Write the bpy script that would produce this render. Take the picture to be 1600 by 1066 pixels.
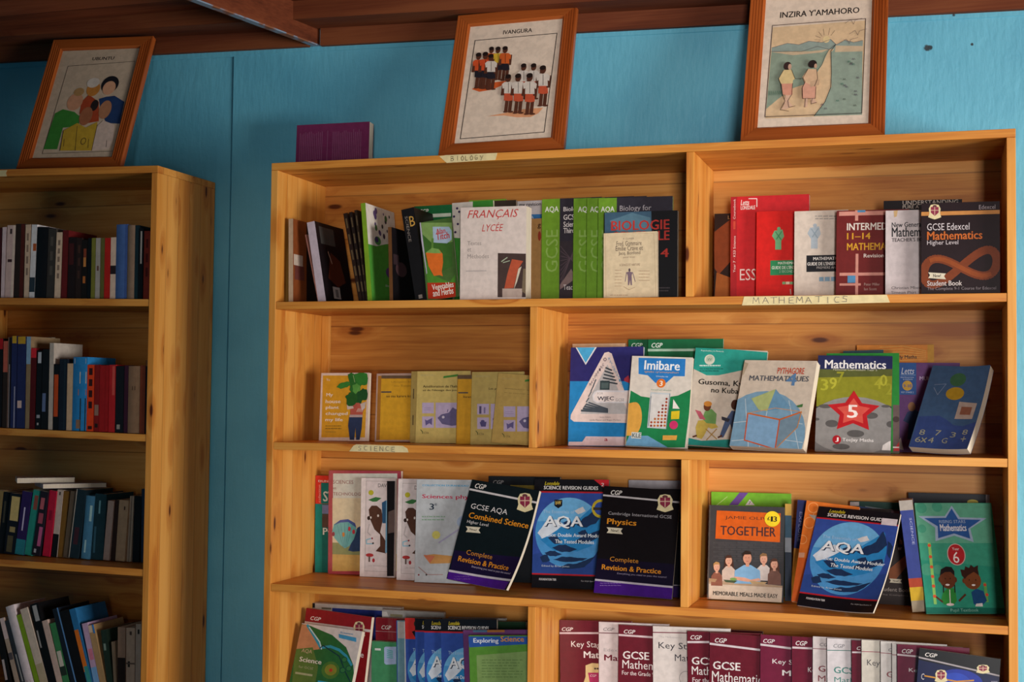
import bpy, bmesh, math, random
from mathutils import Vector, Matrix
R = math.radians
random.seed(7)
C = bpy.context.scene.collection
scene = bpy.context.scene
for o in list(bpy.data.objects):
    bpy.data.objects.remove(o, do_unlink=True)

# ------------------------------------------------------------------ camera, world, lights, exposure
ZT = 2.10                                   # top of the large bookcase above the floor
cam_data = bpy.data.cameras.new('camera')
cam_data.sensor_width = 36.0
cam_data.lens = 2121.08 * 36.0 / 1600.0
cam_data.clip_start = 0.05
cam = bpy.data.objects.new('camera', cam_data)
C.objects.link(cam)
scene.camera = cam
YAW, PITCH, ROLL = 0.3078, 0.042, 0.0109
_f = Vector((-math.sin(YAW) * math.cos(PITCH), math.cos(YAW) * math.cos(PITCH), math.sin(PITCH)))
_r = Vector((math.cos(YAW), math.sin(YAW), 0))
_u = _r.cross(_f)
_r2 = math.cos(ROLL) * _r + math.sin(ROLL) * _u
_u2 = -math.sin(ROLL) * _r + math.cos(ROLL) * _u
m = Matrix((( _r2.x, _u2.x, -_f.x, 1.7859), (_r2.y, _u2.y, -_f.y, -3.3839), (_r2.z, _u2.z, -_f.z, ZT - 0.6481), (0, 0, 0, 1)))
cam.matrix_world = m

world = bpy.data.worlds.new('world')
scene.world = world
world.use_nodes = True
bg = world.node_tree.nodes['Background']
bg.inputs['Color'].default_value = (1.0, 0.62, 0.40, 1)
bg.inputs['Strength'].default_value = 0.10

def area(name, loc, target, sx, sy, power, col):
    l = bpy.data.lights.new(name, 'AREA')
    l.shape = 'RECTANGLE'; l.size = sx; l.size_y = sy; l.energy = power; l.color = col
    o = bpy.data.objects.new(name, l); C.objects.link(o)
    o.location = loc
    d = Vector(target) - Vector(loc)
    o.rotation_euler = d.to_track_quat('-Z', 'Y').to_euler()
    return o
# daylight through the window in the right wall and through the doorway behind the camera
LIGHTS = [
    ('window_daylight', (4.99, -2.00, 1.10), (0.4, -0.6, 1.00), 1.55, 1.15, 182, (1.0, 0.95, 0.90)),
    ('doorway_daylight', (3.70, -9.00, 1.22), (1.3, 0.0, 1.30), 1.20, 2.60, 500, (1.0, 0.95, 0.91)),
]
for L in LIGHTS: area(*L)

scene.view_settings.view_transform = 'Standard'
scene.view_settings.look = 'None'
scene.view_settings.exposure = 0.0
scene.view_settings.gamma = 1.0
scene.view_settings.use_curve_mapping = False

# ------------------------------------------------------------------ materials
def lin(h):
    h = h.lstrip('#')
    out = []
    for i in (0, 2, 4):
        c = int(h[i:i + 2], 16) / 255.0
        out.append(c / 12.92 if c <= 0.04045 else ((c + 0.055) / 1.055) ** 2.4)
    return (out[0], out[1], out[2], 1.0)

class NT:
    def __init__(self, name):
        self.mat = bpy.data.materials.new(name); self.mat.use_nodes = True
        self.t = self.mat.node_tree; self.n = self.t.nodes; self.l = self.t.links
        self.b = self.n['Principled BSDF']
    def node(self, ty, **kw):
        nd = self.n.new(ty)
        for k, v in kw.items(): setattr(nd, k, v)
        return nd
    def link(self, a, b): self.l.new(a, b)
    def math(self, op, a, b=None, c=None):
        nd = self.node('ShaderNodeMath', operation=op)
        for i, v in enumerate((a, b, c)):
            if v is None: continue
            if isinstance(v, (int, float)): nd.inputs[i].default_value = v
            else: self.link(v, nd.inputs[i])
        return nd.outputs[0]
    def comb(self, x, y, z):
        nd = self.node('ShaderNodeCombineXYZ')
        for i, v in enumerate((x, y, z)):
            if isinstance(v, (int, float)): nd.inputs[i].default_value = v
            else: self.link(v, nd.inputs[i])
        return nd.outputs[0]
    def noise(self, vec, scale=1.0, detail=3.0, rough=0.55, dist=0.0):
        nd = self.node('ShaderNodeTexNoise')
        nd.inputs['Scale'].default_value = scale; nd.inputs['Detail'].default_value = detail
        nd.inputs['Roughness'].default_value = rough; nd.inputs['Distortion'].default_value = dist
        self.link(vec, nd.inputs['Vector']); return nd.outputs['Fac']
    def mix(self, fac, a, b, blend='MIX'):
        nd = self.node('ShaderNodeMix', data_type='RGBA', blend_type=blend)
        for sock, v in ((nd.inputs['Factor'], fac), (nd.inputs['A'], a), (nd.inputs['B'], b)):
            pass
        ins = {'f': nd.inputs[0], 'a': nd.inputs[6], 'b': nd.inputs[7]}
        for k, v in (('f', fac), ('a', a), ('b', b)):
            if isinstance(v, (int, float)): ins[k].default_value = v
            elif isinstance(v, tuple): ins[k].default_value = v
            else: self.link(v, ins[k])
        return nd.outputs[2]
    def smooth(self, v, lo, hi, to0=0.0, to1=1.0):
        nd = self.node('ShaderNodeMapRange', interpolation_type='SMOOTHSTEP')
        self.link(v, nd.inputs['Value'])
        nd.inputs['From Min'].default_value = lo; nd.inputs['From Max'].default_value = hi
        nd.inputs['To Min'].default_value = to0; nd.inputs['To Max'].default_value = to1
        return nd.outputs['Result']
    def bump(self, h, strength=0.2, dist=0.002):
        nd = self.node('ShaderNodeBump')
        nd.inputs['Strength'].default_value = strength; nd.inputs['Distance'].default_value = dist
        self.link(h, nd.inputs['Height']); self.link(nd.outputs['Normal'], self.b.inputs['Normal'])

_mats = {}
def mat(hexc, rough=0.42, coat=0.0):
    """printed or plain coloured surface with a little unevenness"""
    key = (hexc, rough, coat)
    if key in _mats: return _mats[key]
    t = NT('print_' + hexc.lstrip('#'))
    tc = t.node('ShaderNodeTexCoord')
    n = t.noise(tc.outputs['Object'], 60, 3)
    c = lin(hexc)
    dark = (c[0] * 0.88, c[1] * 0.88, c[2] * 0.88, 1)
    t.link(t.mix(t.smooth(n, 0.35, 0.65), dark, c), t.b.inputs['Base Color'])
    t.b.inputs['Roughness'].default_value = rough
    t.b.inputs['Specular IOR Level'].default_value = 0.16 if coat == 0 else 0.35
    t.b.inputs['Coat Weight'].default_value = coat
    t.b.inputs['Coat Roughness'].default_value = 0.12
    _mats[key] = t.mat
    return t.mat

def paper_mat():
    if 'paper' in _mats: return _mats['paper']
    t = NT('page_edges')
    tc = t.node('ShaderNodeTexCoord')
    mp = t.node('ShaderNodeMapping'); mp.inputs['Scale'].default_value = (900, 900, 25)
    t.link(tc.outputs['Object'], mp.inputs['Vector'])
    n = t.noise(mp.outputs['Vector'], 1, 2)
    t.link(t.mix(n, lin('#b9a98f'), lin('#efe6d4')), t.b.inputs['Base Color'])
    t.b.inputs['Roughness'].default_value = 0.85
    t.bump(n, 0.3, 0.0005)
    _mats['paper'] = t.mat
    return t.mat

def wood(name, axis, light, mid, dark, knot, plank_axis=None, pw=0.06, knot_r=0.10, kscale=(2.0, 7.0), rough=0.42, seed=0.0, streak=14.0, tone=0.5):
    """sawn boards: grain along one axis, knots, glued strips of differing tone"""
    t = NT(name)
    tc = t.node('ShaderNodeTexCoord')
    sp = t.node('ShaderNodeSeparateXYZ'); t.link(tc.outputs['Object'], sp.inputs[0])
    ax = {'X': (0, 1, 2), 'Y': (1, 0, 2), 'Z': (2, 0, 1)}[axis]
    g, a, b = (sp.outputs[i] for i in ax)
    if seed: g = t.math('ADD', g, seed)
    shift = 0.0
    val = None
    if plank_axis:
        pa = sp.outputs['XYZ'.index(plank_axis)]
        q = t.math('DIVIDE', t.math('ADD', pa, 0.013 + seed), pw)
        idx = t.math('FLOOR', q)
        wn = t.node('ShaderNodeTexWhiteNoise', noise_dimensions='1D'); t.link(idx, wn.inputs['W'])
        val = wn.outputs['Value']
        g = t.math('ADD', g, t.math('MULTIPLY', val, 7.3))
        fr = t.math('FRACT', q)
        edge = t.math('LESS_THAN', fr, 0.03)
    kv = t.node('ShaderNodeTexVoronoi', feature='F1'); kv.inputs['Scale'].default_value = 1.0
    t.link(t.comb(t.math('MULTIPLY', g, kscale[0]), t.math('MULTIPLY', a, kscale[1]), t.math('MULTIPLY', b, kscale[1])), kv.inputs['Vector'])
    kd = kv.outputs['Distance']
    halo = t.smooth(kd, knot_r * 2.6, knot_r * 0.6)
    core = t.smooth(kd, knot_r * 0.75, knot_r * 0.35)
    warp = t.math('MULTIPLY', halo, 0.05)
    v1 = t.comb(t.math('MULTIPLY', g, 1.3), t.math('MULTIPLY', t.math('ADD', a, warp), streak), t.math('MULTIPLY', t.math('ADD', b, warp), streak))
    n1 = t.noise(v1, 1.0, 4.0, 0.55, 0.5)
    v2 = t.comb(t.math('MULTIPLY', g, 5.0), t.math('MULTIPLY', a, 190.0), t.math('MULTIPLY', b, 190.0))
    n2 = t.noise(v2, 1.0, 2.0)
    f = t.math('ADD', t.math('MULTIPLY', n1, 0.75), t.math('MULTIPLY', n2, 0.25))
    if val is not None:
        f = t.math('ADD', f, t.math('MULTIPLY', t.math('SUBTRACT', val, 0.5), 0.32 * tone * 2))
    r = t.node('ShaderNodeValToRGB')
    r.color_ramp.elements[0].position = 0.30; r.color_ramp.elements[0].color = lin(dark)
    r.color_ramp.elements[1].position = 0.66; r.color_ramp.elements[1].color = lin(light)
    e = r.color_ramp.elements.new(0.47); e.color = lin(mid)
    t.link(f, r.inputs[0])
    col = t.mix(t.math('MULTIPLY', halo, 0.45), r.outputs[0], lin(dark))
    col = t.mix(core, col, lin(knot))
    if val is not None:
        col = t.mix(t.math('MULTIPLY', edge, 0.45), col, lin(knot))
    t.link(col, t.b.inputs['Base Color'])
    t.b.inputs['Roughness'].default_value = rough
    t.b.inputs['Specular IOR Level'].default_value = 0.22
    t.bump(f, 0.12, 0.002)
    return t.mat

PINE = dict(light='#e2a452', mid='#d48e3c', dark='#b26426', knot='#5a280e')
PINE_B = dict(light='#d3974e', mid='#c07e38', dark='#9a5622', knot='#52250e')
W_V = wood('pine_upright', 'Z', plank_axis='Y', pw=0.062, kscale=(5.0, 17.0), knot_r=0.17, seed=0.3, tone=0.35, **PINE)
W_H = wood('pine_shelf', 'X', plank_axis='Y', pw=0.07, kscale=(4.5, 22.0), knot_r=0.17, seed=1.7, tone=0.3, **PINE)
W_BACK = wood('pine_back', 'X', plank_axis='Z', pw=0.13, kscale=(4.2, 13.0), knot_r=0.17, seed=2.1, tone=0.4, **PINE_B)
W_EDGE = wood('pine_front_edge', 'Z', kscale=(2.5, 12.0), knot_r=0.10, seed=4.4, **PINE)
W_DARK = wood('old_roof_timber', 'X', '#7c4426', '#66311a', '#441d0e', '#200c06', kscale=(1.6, 6.0), knot_r=0.10, rough=0.7, seed=0.9, streak=10)
W_DARKY = wood('old_rafter_timber', 'Y', '#84482a', '#6e361e', '#4c2210', '#200c06', kscale=(1.6, 6.0), knot_r=0.09, rough=0.7, seed=3.9, streak=10)
W_CEIL = wood('ceiling_boards', 'X', '#945030', '#7c3e22', '#562712', '#260e06', plank_axis='Y', pw=0.14, kscale=(1.4, 5.0), knot_r=0.10, rough=0.75, seed=5.2, streak=9)
W_FRAME_V = wood('frame_wood_upright', 'Z', '#b5622c', '#9e4e20', '#743412', '#401a0a', kscale=(2.0, 16.0), knot_r=0.06, rough=0.35, seed=2.2, streak=30)
W_FRAME_H = wood('frame_wood_across', 'X', '#ab5a28', '#944a1e', '#6c3012', '#401a0a', kscale=(2.0, 16.0), knot_r=0.06, rough=0.35, seed=6.2, streak=30)

def wall_mat():
    t = NT('blue_painted_plaster')
    tc = t.node('ShaderNodeTexCoord')
    n = t.noise(tc.outputs['Object'], 2.2, 4)
    n3 = t.noise(tc.outputs['Object'], 55, 3)
    mp = t.node('ShaderNodeMapping'); mp.inputs['Rotation'].default_value = (0.0, 0.6, 0.0); mp.inputs['Scale'].default_value = (60, 60, 14)
    t.link(tc.outputs['Object'], mp.inputs['Vector'])
    n4 = t.noise(mp.outputs['Vector'], 1, 3)
    col = t.mix(t.smooth(n, 0.35, 0.65), lin('#58a6c2'), lin('#66b6cf'))
    # an old screw hole and a few scuffs
    for (x, z, rr) in ((1.746, 2.1 + 0.2895, 0.010), (1.755, 2.1 + 0.290, 0.006), (1.86, 2.1 + 0.292, 0.004), (1.815, 2.1 + 0.372, 0.006), (-0.43, 2.1 + 0.11, 0.004)):
        vd = t.node('ShaderNodeVectorMath', operation='DISTANCE')
        t.link(tc.outputs['Object'], vd.inputs[0]); vd.inputs[1].default_value = (x, 0.335, z)
        dd = t.math('ADD', vd.outputs['Value'], t.math('MULTIPLY', t.math('SUBTRACT', n3, 0.5), rr * 1.6))
        col = t.mix(t.smooth(dd, rr, rr * 0.5), col, lin('#23333c'))
    t.link(col, t.b.inputs['Base Color'])
    t.b.inputs['Roughness'].default_value = 0.5
    t.bump(t.math('ADD', t.math('MULTIPLY', n3, 0.4), t.math('MULTIPLY', n4, 0.6)), 0.5, 0.005)
    return t.mat
M_WALL = wall_mat()
M_FLOOR = mat('#6a5848', 0.7)

# ------------------------------------------------------------------ mesh helpers
def box(bm, x0, x1, y0, y1, z0, z1, mi=0, f=None):
    v = [bm.verts.new(p) for p in ((x0, y0, z0), (x1, y0, z0), (x1, y1, z0), (x0, y1, z0), (x0, y0, z1), (x1, y0, z1), (x1, y1, z1), (x0, y1, z1))]
    fs = [(0, 3, 2, 1), (4, 5, 6, 7), (0, 1, 5, 4), (1, 2, 6, 5), (2, 3, 7, 6), (3, 0, 4, 7)]
    out = []
    for q in fs:
        fa = bm.faces.new([v[i] for i in q]); fa.material_index = mi; out.append(fa)
    return v

def sheared_box(bm, x0, x1, y0, y1, zf, th):
    """board whose top height follows zf(x)"""
    v = [bm.verts.new((x, y, zf(x) - d)) for d in (th, 0) for (x, y) in ((x0, y0), (x1, y0), (x1, y1), (x0, y1))]
    for q in ((0, 3, 2, 1), (4, 5, 6, 7), (0, 1, 5, 4), (1, 2, 6, 5), (2, 3, 7, 6), (3, 0, 4, 7)):
        bm.faces.new([v[i] for i in q])

def obj(name, bm, mats, parent=None, bevel=0.0, smooth=False):
    me = bpy.data.meshes.new(name)
    if bevel >= 0: bmesh.ops.recalc_face_normals(bm, faces=bm.faces)
    bm.to_mesh(me); bm.free()
    for mm in (mats if isinstance(mats, (list, tuple)) else [mats]): me.materials.append(mm)
    o = bpy.data.objects.new(name, me); C.objects.link(o)
    if parent: o.parent = parent
    if bevel > 0:
        md = o.modifiers.new('bevel', 'BEVEL'); md.width = bevel; md.segments = 2; md.limit_method = 'ANGLE'
    if smooth:
        for p in me.polygons: p.use_smooth = True
    return o

def thing(name, label, cat, loc=(0, 0, 0), group=None, rot=None):
    o = bpy.data.objects.new(name, None); C.objects.link(o)
    o.empty_display_size = 0.05
    if rot is not None: o.matrix_world = Matrix.Translation(Vector(loc)) @ rot.to_4x4()
    else: o.location = loc
    o['label'] = label; o['category'] = cat
    if group: o['group'] = group
    return o

def tag(o, label, cat, group=None):
    o['label'] = label; o['category'] = cat
    if group: o['group'] = group

def structure(name, bm, m):
    o = obj(name, bm, m); o['kind'] = 'structure'; return o

# ------------------------------------------------------------------ text and cover art
_text = {}
def text_geom(s):
    key = s
    if key in _text: return _text[key]
    cu = bpy.data.curves.new('lettering', 'FONT')
    cu.body = s; cu.fill_mode = 'FRONT'; cu.resolution_u = 2
    ob = bpy.data.objects.new('lettering', cu)
    me = bpy.data.meshes.new_from_object(ob)
    vs = [(v.co.x, v.co.y) for v in me.vertices]
    ps = [tuple(p.vertices) for p in me.polygons]
    bpy.data.objects.remove(ob); bpy.data.curves.remove(cu); bpy.data.meshes.remove(me)
    _text[key] = (vs, ps)
    return _text[key]

def clip01(pts):
    for axis, lo in ((0, True), (0, False), (1, True), (1, False)):
        out = []
        n = len(pts)
        if n == 0: return []
        def inside(p): return p[axis] >= 0 if lo else p[axis] <= 1
        for i in range(n):
            a, b = pts[i], pts[(i + 1) % n]
            if inside(a): out.append(a)
            if inside(a) != inside(b):
                lim = 0.0 if lo else 1.0
                tt = (lim - a[axis]) / (b[axis] - a[axis])
                out.append((a[0] + (b[0] - a[0]) * tt, a[1] + (b[1] - a[1]) * tt))
        pts = out
    return pts

class Art:
    """flat print on a rectangular face; u to the right 0..1, v down 0..1"""
    def __init__(self, w, h, quad=None): self.w = w; self.h = h; self.items = []; self.quad = quad; self.c = None
    def crop(self, x0, y0, s):
        """from here on points are given in photo measurements (offset and scale of an enlargement); they are turned into cover fractions"""
        self.c = (x0, y0, s)
        (ax, ay), (bx, by), (cx, cy), (dx, dy) = self.quad            # tl tr br bl
        # square to quad homography
        sx, sy = ax - bx + cx - dx, ay - by + cy - dy
        d1x, d1y, d2x, d2y = bx - cx, by - cy, dx - cx, dy - cy
        den = d1x * d2y - d2x * d1y
        g = (sx * d2y - d2x * sy) / den; h = (d1x * sy - sx * d1y) / den
        self.Hi = Matrix(((bx - ax + g * bx, dx - ax + h * dx, ax), (by - ay + g * by, dy - ay + h * dy, ay), (g, h, 1))).inverted()
        self.pw = 0.5 * (math.hypot(bx - ax, by - ay) + math.hypot(cx - dx, cy - dy)) * s
        self.ph = 0.5 * (math.hypot(dx - ax, dy - ay) + math.hypot(cx - bx, cy - by)) * s
        return self
    def m(self, x, y):
        if self.c is None: return (x, y)
        p = self.Hi @ Vector((self.c[0] + x / self.c[2], self.c[1] + y / self.c[2], 1))
        return (p.x / p.z, p.y / p.z)
    def uv(self): self.c = None
    def poly(self, pts, col):
        p = clip01([self.m(*q) for q in pts])
        if len(p) >= 3: self.items.append(([p], None, col))
    def raw(self, pts, col):
        p = clip01(list(pts))
        if len(p) >= 3: self.items.append(([p], None, col))
    def rect(self, x0, y0, x1, y1, col):
        (x0, y0), (x1, y1) = self.m(x0, y0), self.m(x1, y1)
        self.raw(((x0, y0), (x1, y0), (x1, y1), (x0, y1)), col)
    def ell(self, cx, cy, rx, ry, col, n=28, a0=0, a1=360):
        cx, cy = self.m(cx, cy)
        if self.c: rx /= self.pw; ry /= self.ph
        pts = [(cx + rx * math.cos(R(a0 + (a1 - a0) * i / n)), cy + ry * math.sin(R(a0 + (a1 - a0) * i / n))) for i in range(n + (0 if a1 - a0 == 360 else 1))]
        self.raw(pts, col)
    def circ(self, cx, cy, r, col, n=28): self.ell(cx, cy, r, r if self.c else r * self.w / self.h, col, n)
    def line(self, pts, wd, col, closed=False):
        """polyline of even width wd (fraction of the width)"""
        asp = self.w / self.h
        pts = [self.m(*q) for q in pts]
        if self.c: wd /= self.pw
        if closed: pts.append(pts[0])
        for a, b in zip(pts[:-1], pts[1:]):
            dx, dy = b[0] - a[0], (b[1] - a[1]) / asp
            L = math.hypot(dx, dy)
            if L < 1e-9: continue
            nx, ny = -dy / L * wd / 2, dx / L * wd / 2
            ex, ey = dx / L * wd * 0.3, dy / L * wd * 0.3
            self.raw(((a[0] + nx - ex, a[1] + (ny - ey) * asp), (b[0] + nx + ex, b[1] + (ny + ey) * asp), (b[0] - nx + ex, b[1] + (-ny + ey) * asp), (a[0] - nx - ex, a[1] + (-ny - ey) * asp)), col)
    def frame(self, x0, y0, x1, y1, wd, col):
        (x0, y0), (x1, y1) = self.m(x0, y0), self.m(x1, y1)
        if self.c: wd /= self.pw
        c, self.c = self.c, None
        self._frame(x0, y0, x1, y1, wd, col); self.c = c
    def _frame(self, x0, y0, x1, y1, wd, col): self.line(((x0, y0), (x1, y0), (x1, y1), (x0, y1)), wd, col, True)
    def text(self, s, x0, y0, x1, y1, col, bold=False, shear=0.0, rot=0):
        vs, ps = text_geom(s)
        if not vs: return
        (x0, y0), (x1, y1) = self.m(x0, y0), self.m(x1, y1)
        # heavier strokes: the line printed three times a hair apart
        for dx, dy in (((-.022, 0), (.022, 0), (0, .014)) if bold else ((0, 0),)):
            self._print([(x + dx + shear * y, y + dy) for x, y in vs], ps, .022 if bold else 0, x0, y0, x1, y1, col, rot)
    def _print(self, pts, ps, pad, x0, y0, x1, y1, col, rot):
        if 'b' not in self.__dict__: self.b = {}
        if pad == 0: xs = [p[0] for p in pts]; ys = [p[1] for p in pts]; bb = (min(xs), max(xs), min(ys), max(ys))
        else:
            k = (len(pts), x0, y0, x1, y1)
            if k not in self.b:
                xs = [p[0] for p in pts]; ys = [p[1] for p in pts]; self.b[k] = (min(xs), max(xs) + 2 * pad, min(ys), max(ys) + .014)
            bb = self.b[k]
        ax, bx, ay, by = bb
        sx, sy = max(bx - ax, 1e-6), max(by - ay, 1e-6)
        q = []
        for x, y in pts:
            a, b = (x - ax) / sx, (y - ay) / sy              # b up
            if rot == 0: q.append((x0 + (x1 - x0) * a, y1 - (y1 - y0) * b))
            elif rot == 90: q.append((x0 + (x1 - x0) * b, y0 + (y1 - y0) * a))      # reads downwards
            else: q.append((x1 - (x1 - x0) * b, y1 - (y1 - y0) * a))                # reads upwards
        self.items.append((q, ps, col))
    def st(self, s, xl, yl, xr, yr, hh, col, bold=False, shear=0.0):
        """line of print given by the middle of its left and right end and its height, for tilted covers"""
        (u0, v0), (u1, v1) = self.m(xl, yl), self.m(xr, yr)
        d = hh / self.ph / 2 if self.c else hh / 2
        c, self.c = self.c, None
        vm = (v0 + v1) / 2
        self.text(s, u0, vm - d, u1, vm + d, col, bold, shear)
        self.c = c
    def rough(self, pts, col, amp=.012, it=3, seed=1):
        """ragged natural outline"""
        rr = random.Random(seed + len(pts) * 17); pts = [self.m(*q) for q in pts]
        for k in range(it):
            out = []
            for i, a in enumerate(pts):
                b = pts[(i + 1) % len(pts)]
                L = math.hypot(b[0] - a[0], b[1] - a[1])
                out.append(a)
                if L > .03: out.append(((a[0] + b[0]) / 2 + rr.uniform(-1, 1) * amp * min(1, L * 4), (a[1] + b[1]) / 2 + rr.uniform(-1, 1) * amp * min(1, L * 4)))
            pts = out; amp *= .6
        self.raw(pts, col)
    def star(self, cx, cy, r, col, inner=0.45, rot=-90, ry=None):
        cx, cy = self.m(cx, cy)
        rx, ry = (r / self.pw, (ry or r) / self.ph) if self.c else (r, (ry or r) * self.w / self.h)
        self.poly2([(cx + rx * (1 if i % 2 == 0 else inner) * math.cos(R(rot + 36 * i)), cy + ry * (1 if i % 2 == 0 else inner) * math.sin(R(rot + 36 * i))) for i in range(10)], col)
    def poly2(self, pts, col):
        """concave outline in cover fractions, no clipping"""
        self.items.append(([list(pts)], None, col))
    def shape(self, pts, col): self.poly2([self.m(*q) for q in pts], col)
    def build(self, bm, place, slots, rough=0.42, step=0.00005, base=0.00012, sub=0, facing=None):
        for k, (a, ps, col) in enumerate(self.items):
            off = base + step * k
            mi = slots(col)
            if ps is None and sub:
                tb = bmesh.new()
                tb.faces.new([tb.verts.new((u * self.w, v * self.h, 0)) for u, v in a[0]])
                bmesh.ops.triangulate(tb, faces=tb.faces[:])
                for _ in range(7):
                    es = [e for e in tb.edges if e.calc_length() > sub * 1.5]
                    if not es: break
                    bmesh.ops.subdivide_edges(tb, edges=es, cuts=1)
                    bmesh.ops.triangulate(tb, faces=[f for f in tb.faces if len(f.verts) > 3])
                tb.verts.index_update()
                pts = [(v.co.x / self.w, v.co.y / self.h) for v in tb.verts]
                polys = [[v.index for v in f.verts] for f in tb.faces]
                tb.free()
            elif ps is None:
                pts = a[0]; polys = [range(len(a[0]))]
            else:
                pts, polys = a, ps
            vs = [bm.verts.new(place(u, v, off)) for u, v in pts]
            for p in polys:
                if ps is not None and any(not (-1e-6 <= pts[i][0] <= 1 + 1e-6 and -1e-6 <= pts[i][1] <= 1 + 1e-6) for i in p):
                    cp = clip01([pts[i] for i in p])          # letters running off the cover are cut at its edge
                    if len(cp) >= 3:
                        f = bm.faces.new([bm.verts.new(place(u, v, off)) for u, v in cp]); f.material_index = mi
                        f.normal_update()
                        if facing is not None and f.normal.dot(facing) < 0: f.normal_flip()
                    continue
                if len(set(p)) >= 3:
                    try:
                        f = bm.faces.new([vs[i] for i in p]); f.material_index = mi
                        f.normal_update()
                        if facing is not None and f.normal.dot(facing) < 0: f.normal_flip()
                    except ValueError: pass

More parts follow.
